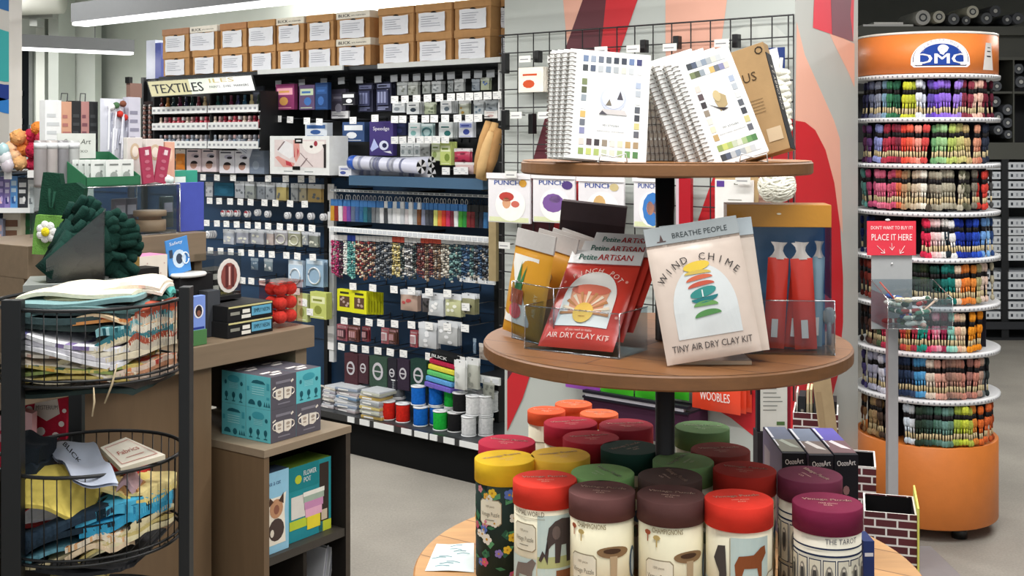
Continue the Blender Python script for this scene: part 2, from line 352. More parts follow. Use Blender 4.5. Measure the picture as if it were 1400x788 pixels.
m = MB(); m.box(gx(445, 3.98)-.9, gx(650, 3.98)+.16, 4.0, 4.03, 0, .16, mat('#08090a', 'matte')); put('kick_plate', m, parent=gd)
m = MB(); x = gx(478, 3.985); x1 = gx(655, 3.985)+.12; m.box(x-.3, x1, 3.975, 3.99, .163, .192, mat('#2a2b2d', 'plastic'))
k = 0
while x < x1:
    m.box(x, x+.045+.02*(k % 3), 3.970, 3.975, .164, .191, whi); x += .085+.012*(k % 2); k += 1
put('price_rail', m, parent=gd)
for a, b, c_ in ((352, 468, 4.02), (516, 684, 4.05)):
    m = MB(); xa, xb = gx(a, c_), gx(b, c_); m.box(xa, xb, c_+.01, PC, 1.895, 1.913, dark); m.box(xa, xb, c_, c_+.01, 1.893, 1.917, mat('#cfd2d0', 'plastic')); put('top_shelf', m, parent=gd)
m = MB(); m.box(gx(215, 4.05), gx(352, 4.05), 4.06, PC, 1.895, 1.913, dark); m.box(gx(468, 4.05), gx(516, 4.05), 4.06, PC, 1.895, 1.913, dark); put('top_shelf', m, parent=gd)
# white section divider strips
m = MB(); a = G.at(450, 250, 4.2); b = G.at(457, 480, 4.2); m.box(a.x, a.x+.035, 4.2, 4.22, b.z-.06, a.z-.02, mat('#d5d8da', 'plastic'))
for py, h_ in ((262, 30), (300, 12), (418, 10), (456, 8), (466, 6)): z = G.at(450, py, 4.2).z; m.box(a.x-.006, a.x+.04, 4.195, 4.2, z-.045, z+.04, mat('#f2f2f2', 'plastic'))
put('divider_strip', m, parent=gd)
m = MB(); a = G.at(681, 80, 4.15); m.box(a.x, a.x+.01, 4.15, 4.17, G.at(681, 165, 4.15).z, a.z, mat('#dedfe0', 'metal')); put('divider_strip', m, parent=gd)
# blue beam on brackets
a = G.at(479, 247, 4.0); b = G.at(662, 250, 4.0)
m = MB(); m.box(a.x, b.x, 3.99, 4.03, a.z-.022, a.z+.026, mat('#3f5f7c', 'paint')); put('fabric_shelf', m, parent=gd, label='steel blue shelf beam')
m = MB()
for x in (a.x+.03, b.x-.03): m.box(x-.012, x+.012, 4.03, PC, a.z-.03, a.z+.01, blk)
m.box(a.x, b.x, 4.03, PC-.02, a.z+.008, a.z+.02, mat('#2d3b49', 'paint')); put('shelf_bracket', m, parent=gd)
# rails above markers, between markers and beads
for (pxa, pxb, py, h_, nm) in ((451, 670, 260, .012, 'hang_rail'), (450, 672, 313, .026, 'price_rail')):
    a = G.at(pxa, py, 4.08); b = G.at(pxb, py, 4.08); m = MB(); m.box(a.x, b.x, 4.08, 4.095, a.z-h_/2, a.z+h_/2, whi)
    x = a.x+.01
    while x < b.x-.03: m.box(x, x+.026, 4.078, 4.08, a.z-h_*.3, a.z+h_*.3, mat('#c9cdd2' if h_ > .02 else '#8d9196', 'paper')); x += .034
    for x in (a.x+.02, (a.x+b.x)/2, b.x-.02): m.box(x-.006, x+.006, 4.095, PC, a.z-.006, a.z+.006, blk)
    put(nm, m, parent=gd)
for pxa, pxb, pya, w_ in ((628, 676, 381, .028), (637, 683, 515, .034)):
    a = G.at(pxa, pya, 4.12); b = G.at(pxb, pya+4, 4.12); m = MB(); m.box(a.x, b.x, 4.12, 4.13, a.z-w_/2, a.z+w_/2, whi); 
    for q in range(4): m.box(a.x+.01+q*(b.x-a.x)/4, a.x-.004+(q+1)*(b.x-a.x)/4, 4.118, 4.12, a.z-w_*.3, a.z+w_*.3, mat('#d5d8dc'))
    m.box(a.x+.02, b.x-.02, 4.13, PC, a.z-.004, a.z+.004, blk); put('price_rail', m, parent=gd)
# ---- peg hooks with white price tags
hook_mesh = None; tag_meshes = []
def hook(px, py, fr, c, cp, grp, lab, dim=False):
    """rod from the board (distance cp) to the tag plane (distance c)"""
    p = fr.at(px, py, c); L = cp-c
    key = round(L, 3)
    if key not in _HM:
        m = MB(); m.tube([(0, 0, 0), (0, L, 0)], .0022, mat('#3a3c40', 'metal'), 5); m.tube([(0, L-.004, -.02), (0, L-.004, .012)], .003, mat('#3a3c40', 'metal'), 5); _HM[key] = m.mesh('peg_hook')
    o = put('peg_hook', _HM[key], fr.M @ T(p.x, p.y, p.z), None, lab, 'peg hook', grp)
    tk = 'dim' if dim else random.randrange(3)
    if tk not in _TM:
        m = MB(); r = random.Random(str(tk)); m.box(-.024, .024, -.003, -.0008, -.018, .017, mat('#b3b7bb' if dim else '#f5f5f3', 'paper'))  # dim tags: shade under the archive boxes is put into a greyer colour
        m.art([rect(-.02, .005, -.02+.02*r.random()+.008, .008), rect(-.02, -.003, .008, -.001), rect(.008, -.012, .018, -.009)], mat('#b4b8be'), lambda x, z: (x, -.0034, z)); _TM[tk] = m.mesh('price_tag')
    put('price_tag', _TM[tk], T(0, 0, -.006) @ Ry(R(random.uniform(-3, 3))), o)
_HM = {}; _TM = {}
def hooks(xs, y0, y1, c, desc, dim=False):
    for x in xs:
        y = y0+(y1-y0)*(x-xs[0])/max(1, xs[-1]-xs[0]); hook(x, y, G, c, PC, 'peg hooks '+desc, 'peg hook with a %s price tag, %s' % ('shaded' if dim else 'white', desc), dim)
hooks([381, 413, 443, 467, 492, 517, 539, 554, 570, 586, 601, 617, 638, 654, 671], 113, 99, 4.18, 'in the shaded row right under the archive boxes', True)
hooks([381, 397, 420, 437], 161, 165, 4.12, 'above the white jewellery picture box')
hooks([540, 554, 570, 585, 601, 617, 630, 642, 654, 667, 680], 134.5, 128.4, 4.12, 'in the second row below the archive boxes')
hooks([483, 513], 163, 160, 4.12, 'beside the dark tall packs on the upper pegboard')
hooks([540, 551, 566, 582, 594, 609, 626, 642, 654], 161.5, 159.5, 4.12, 'in the third row below the archive boxes')
hooks([540, 551, 563, 575, 586, 597, 609], 190, 189, 4.12, 'in the row above the striped fabric rolls')
hooks([610, 626, 635], 232, 231.5, 4.12, 'just above the right end of the blue beam')
hooks([278, 297, 319, 343, 367, 391, 412, 427], 241, 243.5, 4.12, 'in the row under the head pattern packs')
hooks([287, 300, 315, 329, 343, 362, 377, 397, 417], 273, 277.5, 4.12, 'in the row above the round ribbon spools')
hooks([283, 297, 310, 324, 339, 353, 367, 383, 397, 412, 427], 303.4, 310.5, 4.12, 'in the row under the round ribbon spools')
hooks([288, 302, 316, 330, 344, 358, 372, 392, 407, 428], 341, 350, 4.12, 'in the row above the embroidery hoop packs')
hooks([332, 344, 359], 382, 384, 4.12, 'over the counter behind the clear boxes')
hooks([406, 416, 424], 397, 425, 4.12, 'by the pale green packs at the divider')
hooks([483, 510, 539, 563, 587, 612], 390, 399.5, 4.12, 'in the row right below the bead strands')
hooks([471, 488, 505, 521, 540, 563, 587, 612, 636], 437, 447, 4.12, 'in the row below the yellow boxes')
hooks([467, 484, 500, 517, 534, 552, 587, 612, 631], 472.4, 491, 4.12, 'in the row above the felt packs')
hooks([637], 418, 418, 4.12, 'in front of the right zip bags')
# ================================================================== GONDOLA STOCK
# archive boxes
KR = '#b98d5e'
def archive_box(x0, x1, yb, yt, zb, c, label, lid, blick=False, side=False, full=False):
    a, b = gx(x0, c)+.003, gx(x1, c)-.003; w_ = b-a; h = .136; D = .26
    r = root('archive_box', G.M @ T((a+b)/2, c, zb), label, 'cardboard box', 'cardboard archive boxes on top of the shelving')
    k = mat(KR, 'card'); m = MB(); m.box(-w_/2+.004, w_/2-.004, .004, D, 0, h-.03, k)
    hz = h-.045; m.prism(circ(0, hz, .019, .009, 12), .001, .004, mat('#241a12', 'matte')); put('box_body', m, parent=r)
    lm = mat(lid, 'card'); m = MB(); m.box(-w_/2, w_/2, 0, D+.004, h-.036, h, lm, b=.002)
    if blick:
        f = lambda x, z: (x, -.0006, z)
        m.text('BLICK', -w_*.44, h-.026, .015, BLACK, f, align='L', w=w_*.36, bold=True); m.text('art materials', -w_*.04, h-.024, .008, BLACK, f, align='L', w=w_*.42)
    put('box_lid', m, parent=r, label='white printed lid' if blick else None)
    m = MB(); pw = w_*.36 if not full else w_*.44; ph = .066 if not full else .074; cx0 = random.uniform(-.008, .006); q = h*.38+.002
    rr = random.Random(label)
    m.surf(lambda u, v: (cx0+(u*2-1)*pw, -.002-.003*abs(sin(9*u+5*v+rr.random()*.01)), q-ph/2-.018+v*(ph+.024)+.002*sin(7*u)), 8, 6, mat('#e6e8ee', 'plastic'), smooth=True)
    for t in range(5): m.art([rect(cx0-pw*.8, q+.02-.011*t, cx0-pw*.8+pw*(.7+.8*rr.random()), q+.022-.011*t)], mat('#8b8fa0'), lambda x, z: (x, -.0058, z))
    put('paper_label', m, parent=r)
zb0 = 1.913+.002
bb = [(222, 259), (262, 298), (299, 338), (340, 377), (378, 415), (417, 458), (459, 507), (517, 566), (568, 618), (620, 671)]
bt = [(221, 258), (259, 297), (300, 337), (338, 376), (377, 416), (418, 456), (459, 506), (516, 566), (567, 618), (620, 672)]
ordn = ['first', 'second', 'third', 'fourth', 'fifth', 'sixth', 'seventh', 'eighth', 'ninth', 'tenth']
for i, (a, b) in enumerate(bb): archive_box(a, b, 0, 0, zb0, 4.06, 'cardboard archive box with a papered front in the lower row, %s from the pale wall' % ordn[i], KR if i != 6 else '#e2dccd', blick=(i == 6))
for i, (a, b) in enumerate(bt): archive_box(a, b, 0, 0, zb0+.1365, 4.062, 'brown cardboard archive box in the upper row, %s from the pale wall' % ordn[i], {0: '#a97f62', 1: '#e8e2d6', 2: '#b07f58', 4: '#e2dccd', 6: '#e6e0d2'}.get(i, KR), blick=i in (1, 4, 6), full=i in (1, 3))
archive_box(684, 694, 0, 0, zb0, 4.12, 'brown cardboard archive box half hidden behind the mural column, lower one', KR)
archive_box(684, 694, 0, 0, zb0+.1365, 4.12, 'brown cardboard archive box half hidden behind the mural column, upper one', KR)
# hanging packs -------------------------------------------------------------
def hp(x0, y0, x1, y1, c, fr=G):
    a = fr.at(x0, y1, c); b = fr.at(x1, y0, c); mid = fr.at((x0+x1)/2, y1, c); top = fr.at((x0+x1)/2, y0, c)
    return b.x-a.x, top.z-mid.z, fr.M @ T(mid.x, c, mid.z)
def fsurf(w_, h, d, z0=0, n=7, m=6, e=0, seed=0):
    """front of a filled pouch: bulging, pinched at the edges"""
    rr = random.Random(seed); ph = rr.random()*6
    def f(x, z):
        u = max(0, min(1, x/w_+.5)); v = max(0, min(1, (z-z0)/h)); b_ = (max(0, sin(pi*u))**.5)*(max(0, sin(pi*min(1, v*1.05)))**.5)
        return (x, -d/2*b_*(1+.1*sin(9*u+ph+5*v))-e, z)
    return f
def pillow(mb, w_, h, d, m, z0=0, seed=0, n=8, k=8, pick=None, M=None, back=True):
    f = fsurf(w_, h, d, z0, seed=seed); mb.surf(lambda u, v: f((u-.5)*w_, z0+v*h), n, k, m, M, pick=pick)
    if back: mb.surf(lambda u, v: (lambda p: (p[0], -p[1], p[2]))(f((.5-u)*w_, z0+v*h)), n, k, m, M)
    return f
GR = 'packs on the pegboard, '
def pack(kind, x0, y0, x1, y1, label, cat='hanging pack', cols=('#dddddd', '#999999', '#ffffff'), n=1, c=4.2, d=.012, gap=.014, name=None, group=None, fr=G, seed=None, txt=None):
    w_, h, M = hp(x0, y0, x1, y1, c, fr); seed = seed if seed is not None else int(x0*7+y0*13)
    rr = random.Random(seed); ms = {}
    if kind == 'bag':      # clear or coloured pouch + printed header
        m = MB(); inner = mat(cols[0], 'bag'); pillow(m, w_*.96, h*.8, d, inner, seed=seed, n=6, k=6)
        for q in range(4): m.art([circ(rr.uniform(-.3, .3)*w_, rr.uniform(.12, .65)*h, w_*.12, h*.08, 7)], mat(cols[1], 'bag'), fsurf(w_*.96, h*.8, d, e=.0015, seed=seed))
        ms['pouch'] = m.mesh('pouch'); m = MB(); m.box(-w_/2, w_/2, -.001, .001, h*.76, h, mat(cols[2], 'paper')); m.art([rect(-w_*.35, h*.84, w_*.3, h*.9)], mat(cols[1])); m.prism(circ(0, h*.95, w_*.07, h*.02, 6), -.0015, -.001, mat('#222226')); ms['header_card'] = m.mesh('header_card')
    elif kind == 'blister':
        m = MB(); m.box(-w_/2, w_/2, 0, .0015, 0, h, mat(cols[0], 'paper')); m.art([rect(-w_*.42, h*.8, w_*.42, h*.93)], mat(cols[2])); m.art([rect(-w_*.36, h*.84, w_*.2, h*.88)], mat(cols[1]))
        m.art([rect(-w_*.4, h*.05, w_*.1, h*.09), rect(-w_*.4, h*.12, w_*.3, h*.15)], mat(cols[2])); ms['backing_card'] = m.mesh('backing_card')
        m = MB(); m.box(-w_*.36, w_*.36, -d, -.001, h*.2, h*.74, mat(cols[1], 'gloss'), b=min(.004, d*.4))
        for q in range(3): m.box(-w_*.28+q*w_*.2, -w_*.14+q*w_*.2, -d-.002, -d, h*.28, h*.66, mat(cols[2], 'plastic'))
        ms['blister'] = m.mesh('blister')
    elif kind == 'ring':
        m = MB(); m.box(-w_/2, w_/2, 0, .002, 0, h, mat(cols[0], 'plastic')); m.art([rect(-w_*.45, h*.82, w_*.45, h*.97)], mat(cols[2])); ms['backing_card'] = m.mesh('backing_card')
        m = MB(); m.tube([(w_*.34*cos(t*pi/8), -.004, h*.4+min(w_*.34, h*.3)*sin(t*pi/8)) for t in range(16)], .004, mat(cols[1], 'plastic'), 6, closed=True); ms['hoop'] = m.mesh('hoop')
    elif kind == 'window':
        m = MB(); k = mat(cols[0], 'paper'); m.box(-w_/2, w_/2, 0, d, 0, h, k)
        for a in (rect(-w_*.34, h*.2, w_*.34, h*.7),): m.art([a], mat(cols[1])); 
        for q in range(5): m.art([circ(rr.uniform(-.25, .25)*w_, rr.uniform(.28, .62)*h, w_*.09, h*.06, 7)], mat(cols[2]), lambda x, z: (x, -.0009, z))
        m.art([rect(-w_*.3, h*.8, w_*.3, h*.9)], mat('#3a3a20')); ms['box_body'] = m.mesh('box_body')
    elif kind == 'felt':
        m = MB(); m.box(-w_/2, w_/2, 0, d, 0, h*.94, mat(cols[0], 'felt'), b=.003)
        for q in range(4): m.box(-w_/2, w_/2, d*q/4, d*q/4+.002, h*.93, h*.97, mat(cols[0], 'felt'))
        ms['felt_sheets'] = m.mesh('felt_sheets'); m = MB(); m.prism(circ(0, h*.52, w_*.3, w_*.36, 16), -.002, -.0005, mat(cols[2])); m.art([circ(0, h*.52, w_*.2, w_*.25, 12)], mat(cols[1]), lambda x, z: (x, -.003, z)); m.art([rect(-w_*.2, h*.5, w_*.2, h*.54)], mat(cols[2]), lambda x, z: (x, -.0036, z)); ms['round_label'] = m.mesh('round_label')
    elif kind == 'card':   # box or card with text bands
        m = MB(); m.box(-w_/2, w_/2, 0, d, 0, h, mat(cols[0], 'paper'), b=.001); 
        m.art([rect(-w_*.42, h*.58, w_*.42, h*.84)], mat(cols[2])); m.art([circ(rr.uniform(-.15, .15)*w_, h*.33, w_*.24, h*.17, 10)], mat(cols[1])); m.art([rect(-w_*.32, h*.66, w_*.25, h*.74)], mat(cols[1]), lambda x, z: (x, -.0008, z))
        m.art([rect(-w_*.4, h*.06, w_*.35, h*.09)], mat(cols[2]))
        ms['box_body'] = m.mesh('box_body')
    elif kind == 'head':
        m = MB(); m.box(-w_/2, w_/2, 0, d, 0, h, mat(cols[0], 'paper'), b=.001)
        m.art([circ(0, h*.3, w_*.24, h*.17, 16)], mat('#b98f80')); m.art([circ(.05*w_, h*.36, w_*.25, h*.13, 14, 0, pi)], mat('#2b2224'), lambda x, z: (x, -.0008, z))
        m.art([circ(w_*.12, h*.72, w_*.28, h*.1, 14)], mat(cols[1])); m.art([circ(w_*.2, h*.68, w_*.18, h*.06, 12)], mat('#30303a'), lambda x, z: (x, -.0008, z)); m.art([rect(-w_*.42, h*.88, w_*.3, h*.94)], mat('#4a4a58')); ms['printed_pack'] = m.mesh('printed_pack')
    for k in range(n):
        Mk = M @ T((rr.uniform(-.002, .002) if n > 1 else 0)+k*.0005, k*gap, 0)
        lb = label if k == 0 else 'next pack behind the ' + label
        nm = name or {'bag': 'craft_pouch', 'blister': 'blister_pack', 'ring': 'hoop_pack', 'window': 'window_box', 'felt': 'felt_pack', 'card': 'product_box', 'head': 'pattern_pack'}[kind]
        if n > 2 and k > 0: lb = 'pack hanging behind the ' + label
        lb = ' '.join(lb.split()[:16])
        gp_ = (group or 'hanging stock') if k == 0 else 'packs behind the ' + label
        if len(ms) == 1: put(nm, list(ms.values())[0], Mk, None, lb, cat, gp_)
        else:
            r = root(nm, Mk, lb, cat, gp_)
            for pn, me in ms.items(): put(pn, me, parent=r)
Q = pack
# upper right bay
gy = ('#b9bfc0', '#6f777b', '#dfe3e3')
Q('bag', 543, 112, 557, 130, 'grey notions pouch hanging first in the top row of the upper bay', cols=('#a8adad', '#767b70', '#d3d8d8'), n=2)
Q('bag', 558, 112, 572, 130, 'grey notions pouch hanging second in the top row of the upper bay', cols=('#a3a79f', '#767b70', '#cfd3cf'), n=2)
Q('bag', 577, 112, 588, 128, 'grey notions pouch hanging third in the top row of the upper bay', cols=('#9aa09c', '#70766e', '#c6cbc8'), n=2)
Q('bag', 590, 111, 603, 127, 'silver notions pouch hanging fourth in the top row of the upper bay', cols=('#b2b7b8', '#7d8386', '#d9dddd'), n=3)
Q('bag', 612, 110, 620, 126, 'narrow dim notions pouch hanging fifth in the top row', cols=('#8e9494', '#5b6164', '#aab0b2'))
Q('bag', 621, 108, 634, 125, 'pale notions pouch hanging sixth in the top row', cols=('#b5b9b8', '#84898a', '#dde0e0'), n=2)
Q('bag', 645, 108, 656, 124, 'grey blue notions pouch hanging seventh in the top row', cols=('#8f99a3', '#5b6672', '#b3bcc5'))
Q('bag', 657, 106, 669, 123, 'pouch with a yellow and blue print hanging last in the top row', cols=('#b3bb9f', '#4a6fb0', '#d8dfd2'), n=2)
Q('card', 536, 139, 553, 154, 'white needle card pack at the start of the second row of small packs', cols=('#cfd4d6', '#8a9298', '#eef0f0'), n=3, d=.006)
Q('card', 556, 139, 573, 156, 'white pack with a small picture, second in the second row of small packs', cols=('#e3e6e6', '#3f4b57', '#f4f5f5'), n=4, d=.006)
Q('bag', 580, 140, 594, 156, 'pale green tinged pouch in the middle of the second row', cols=('#b9c2a4', '#7d8a72', '#dce3cf'), n=2)
Q('card', 602, 137, 617, 155, 'white pack with a swirl picture in the second row of small packs', cols=('#dfe2e3', '#6d7a84', '#f5f5f5'), n=4, d=.006)
Q('bag', 627, 137, 641, 157, 'mixed button pouch with ochre and green contents in the second row', cols=('#b6bba9', '#a6843c', '#e6e8e8'), n=2)
Q('bag', 647, 137, 661, 157, 'pale button pouch next to the mixed button pouch', cols=('#bcc3c7', '#6e8292', '#e4e8ea'), n=2)
Q('bag', 664, 137, 680, 152, 'tall silver pouch by the upright at the end of the second row', cols=('#a4acb2', '#636d76', '#c4cace'), n=2)
Q('card', 662, 151, 680, 162, 'white shelf talker card sticking out over the brown sleeves', cols=('#efece8', '#c9a9a4', '#e5e2de'), d=.003, name='sign_card', cat='card')
Q('card', 537, 166, 555, 185, 'navy blue square pack in the third row of small packs', cols=('#1d2342', '#2a3160', '#262d52'), n=2)
Q('card', 558, 168, 574, 189, 'white pack with a pale teal lens, first of the teal packs', cols=('#dfe8e8', '#86b9b5', '#f2f6f6'), n=2)
Q('ring', 575, 169, 592, 189, 'teal hoop pack beside the white teal lens pack', cols=('#a9c4c4', '#477f82', '#e4efef'), n=2)
Q('card', 600, 167, 619, 190, 'white pack with a dark teal blob in the third row', cols=('#dde3e4', '#2e6d6c', '#f1f3f3'), n=3)
Q('card', 627, 165, 646, 188, 'blue topped white pack with a figure drawing in the third row', cols=('#dcdfe9', '#3f4ea0', '#8f9ad6'), n=2)
for i, x in enumerate((547, 556, 566)): Q('card', x, 195, x+9, 214, 'slim white pack standing upright, %s of three left of the green packs' % ordn[i], cols=('#d5dbdb', '#9aa5a6', '#f0f3f3'), n=2, d=.008)
Q('bag', 574, 194, 588, 214, 'crumpled grey pack just left of the green packs', cols=('#a8aaa8', '#7a7c7a', '#c3c5c3'))
Q('card', 590, 194, 602, 220, 'pale green cord pack left of the lime one', cols=('#c6cfa2', '#8fa061', '#e8ecd6'), n=2, c=4.18)
Q('card', 602, 194, 617, 226, 'lime green cord pack with white header', cols=('#c3d07c', '#7f9340', '#e6ecc4'), n=3, c=4.16)
Q('bag', 621, 203, 643, 222, 'deep pink pom pom bag above the blue beam', cols=('#b93554', '#7c1f38', '#e8e3e4'), n=2, d=.03, c=4.17)
Q('bag', 622, 222, 648, 238, 'red and white bag lying low above the blue beam', cols=('#c9adab', '#8f2430', '#e9e4e2'), n=1, d=.03, c=4.15)
Q('card', 452, 122, 472, 161, 'dark grey stencil pack with a row of dots hanging in the upper bay', cols=('#4b4757', '#8d8a99', '#5d596b'), n=2)
Q('card', 467, 126, 485, 144, 'black pack with a white label in front of the stencil packs', cols=('#23232b', '#eef0f2', '#eef0f2'), n=2, c=4.14)
Q('blister', 490, 114, 510, 153, 'dark navy numbered die pack, left one', cols=('#2c2e42', '#454968', '#8086ab'), n=3)
Q('blister', 514, 112, 535, 152, 'dark navy numbered die pack, right one', cols=('#2c2e42', '#454968', '#9298bb'), n=3)
Q('card', 453, 152, 476, 162, 'small white sculpture card under the stencil packs', cols=('#d9d8da', '#9a9a9d', '#cfcfd2'), n=1)
Q('card', 468, 167, 498, 194, 'blue and white kit box with a dark picture, below the white label pack', cols=('#3b5480', '#e8ebee', '#e8ebee'), n=1, d=.05, name='kit_box', cat='box')
# purple box with writing
w_, h, M = hp(505, 166, 537, 213, 4.17)
m = MB(); m.box(-w_/2, w_/2, 0, .03, 0, h, mat('#463a78', 'paper'), b=.002); f = lambda x, z: (x, -.001, z)
m.text('Speedge', 0, h*.74, h*.11, '#f0eefa', f, w=w_*.7, bold=True); m.art([[(-.4*w_, .02), (-.1*w_, h*.25), (-.3*w_, h*.5), (-.46*w_, h*.2)]], mat('#b9c3ee')); m.art([circ(.12*w_, h*.3, w_*.2, h*.14, 14)], mat('#dfe3f7')); m.art([circ(.15*w_, h*.3, w_*.1, h*.07, 12)], mat('#23234a'), lambda x, z: (x, -.0009, z)); m.art([[(.1*w_, h*.12), (.46*w_, h*.06), (.4*w_, h*.14)]], mat('#f4f4fb'))
put('kit_box', m, M, None, 'purple kit box with white writing and swooping pale shapes', 'box')
# pink / multi / blue packs above the picture box
Q('card', 377, 115, 402, 150, 'magenta paint set pack with a rainbow chart', cols=('#8b3a68', '#d9a25a', '#e7a7b4'), n=2, c=4.12)
Q('card', 409, 116, 430, 150, 'paint set pack with a pale green top beside the magenta one', cols=('#5b4a6a', '#3f6aa8', '#b8c8a8'), n=2, c=4.12)
Q('card', 431, 113, 448, 150, 'deep blue narrow pack right of the paint sets', cols=('#22406e', '#3c66a6', '#2d5288'), n=2, c=4.12)
Q('card', 417, 168, 447, 187, 'white and blue brush set box above the jewellery picture box', cols=('#dfe6ee', '#3d5f9b', '#5078b5'), n=1, d=.04, c=4.16)
Q('card', 345, 118, 360, 150, 'dark pack hanging beside the lettered rack sign', cols=('#2e3138', '#555a66', '#43464f'), n=1, c=4.2)
# jewellery picture box
w_, h, M = hp(368, 186, 449, 239, 4.0)
r = root('picture_box', M, 'large white box with a jewellery making photo and a small black label', 'box')
m = MB(); m.box(-w_/2, w_/2, 0, .13, 0, h, mat('#edefee', 'paper'), b=.002)
def ff2(x, y, e=.0006): return None
def bxp(pts): return [((x/1126*100+380-368)/81*w_-w_/2, h-(y/788*70+180-186)/53*h) for x, y in pts]
L1 = lambda e: (lambda x, z: (x, -e, z))
m.art([bxp([(-60, 125), (-60, 550), (735, 550), (735, 125)])], mat('#e6d9d8'), L1(.0006))
m.art([bxp([(-50, 400), (0, 380), (120, 440), (260, 490), (240, 550), (80, 550)]), bxp([(240, 130), (330, 140), (340, 360), (280, 480), (250, 400)])], mat('#e0a097'), L1(.0012))
m.art([bxp([(120, 450), (200, 480), (230, 540), (130, 520)]), bxp([(245, 180), (265, 390), (250, 400)]), bxp([(300, 250), (325, 300), (300, 400)])], mat('#c2414c'), L1(.0016))
m.art([bxp(circ(540, 150, 170, 190, 24, 0, pi))], mat('#f3eeea'), L1(.0012)); m.art([bxp(circ(580, 185, 28, 42, 12))], mat('#a53a48'), L1(.0016)); m.art([bxp(circ(515, 232, 25, 22, 10)), bxp([(680, 200), (735, 190), (735, 550), (700, 550), (700, 260)])], mat('#2f2a2c'), L1(.0016))
for q in ([(340, 330), (350, 325), (540, 530), (530, 535)], [(360, 540), (350, 530), (450, 400), (460, 410)], [(0, 300), (-10, 280), (90, 150), (115, 150)]): m.art([bxp(q)], mat('#8e7a7c'), L1(.0018))
m.art([bxp([(-20, 300), (100, 130), (230, 200), (240, 380), (180, 420)])], mat('#f0eef0'), L1(.0014))
m.art([bxp([(90, 608), (90, 622), (230, 622), (230, 608)]), bxp([(410, 608), (410, 622), (540, 622), (540, 608)])], mat('#9aa0a2'), L1(.0006)); put('box_body', m, parent=r)
m = MB(); m.art([bxp([(262, 105), (262, 182), (382, 182), (382, 105)]), bxp([(228, 535), (228, 592), (345, 592), (345, 535)])], mat('#141414'), L1(.0022)); m.art([bxp([(285, 130), (285, 155), (360, 155), (360, 130)]), bxp([(360, 545), (360, 588), (400, 588), (400, 545)])], mat('#e4e4e4'), L1(.0026)); put('box_label', m, parent=r)
# ---- TEXTILES rack
tc = 3.98; tr = root('bottle_rack', G.M, 'black and white three tier bottle rack under a lettered header sign', 'rack')
A = G.at(205, 130, tc); B = G.at(352, 126, tc)
m = MB(); 
for x in (A.x, gx(283, tc)-.004, B.x-.01): m.box(x, x+.012, tc+.02, PC, G.at(250, 205, tc).z, G.at(250, 128, tc).z, blk)
m.box(A.x, B.x, PC-.05, PC-.04, G.at(250, 205, tc).z, G.at(250, 118, tc).z, mat('#17181b', 'paint')); put('rack_frame', m, parent=tr)
zt_ = []
for pyl, pyr in ((149, 149), (173, 171), (198, 197)):
    z = G.at(283, (pyl+pyr)/2, tc).z; zt_.append(z); m = MB(); m.box(A.x+.01, B.x, tc+.01, PC-.05, z-.022, z-.016, whi)
    for xa, xb in ((A.x+.02, gx(282, tc)), (gx(284, tc), B.x)):
        m.box(xa, xb, tc, tc+.006, z-.022, z+.018, whi)
        n = 11
        for k in range(n): q = xa+(xb-xa)*(k+.2)/n; m.box(q, q+(xb-xa)/n*.5, tc-.0006, tc, z-.008, z+.004, mat('#9a9da3'))
    put('rack_shelf', m, parent=tr)
# header sign, tilted
s0 = G.at(200.5, 111, tc-.04); s1 = G.at(343, 102, tc-.04); s3 = G.at(207, 133, tc-.1); s2 = G.at(349, 124.5, tc-.1)
m = MB(); HW = s1.x-s0.x; q = [s0, s1, s2, s3]
def sign(x, z): # x 0..1, z 0..1 (bottom 0)
    t = s0.lerp(s1, x); b = s3.lerp(s2, x); p = b.lerp(t, z); return p
def sg(e): return lambda x, z: tuple(sign(x, z)+Vector((0, -e, -e*.3)))
m.surf(lambda u, v: tuple(sign(u, v)), 12, 2, mat('#d6d8d8', 'plastic'), smooth=False); m.surf(lambda u, v: tuple(sign(1-u, v)+Vector((0, .012, 0))), 12, 2, blk, smooth=False)
for k in range(12):
    g_ = '#b9b48e' if k < 5 else '#c8cfc4' if k < 8 else '#d3d6da'
    if k < 8: m.art([rect(k/12, 0, (k+1)/12, 1)], mat(g_), sg(.0006))
for e in ((0, 0, 1, .04), (0, .96, 1, 1), (0, 0, .008, 1)): m.art([rect(*e)], mat('#1c1c1f'), sg(.0012))
m.text('TEXTILES', .04, .2, .58, '#121314', sg(.002), align='L', w=.50, bold=True); m.text('ILES', .60, .66, .26, '#b7a76d', sg(.0016), align='L', w=.24)
m.text('PAINTS . DYES . MARKERS', .60, .34, .14, '#33353c', sg(.002), align='L', w=.36); put('header_sign', m, parent=tr)
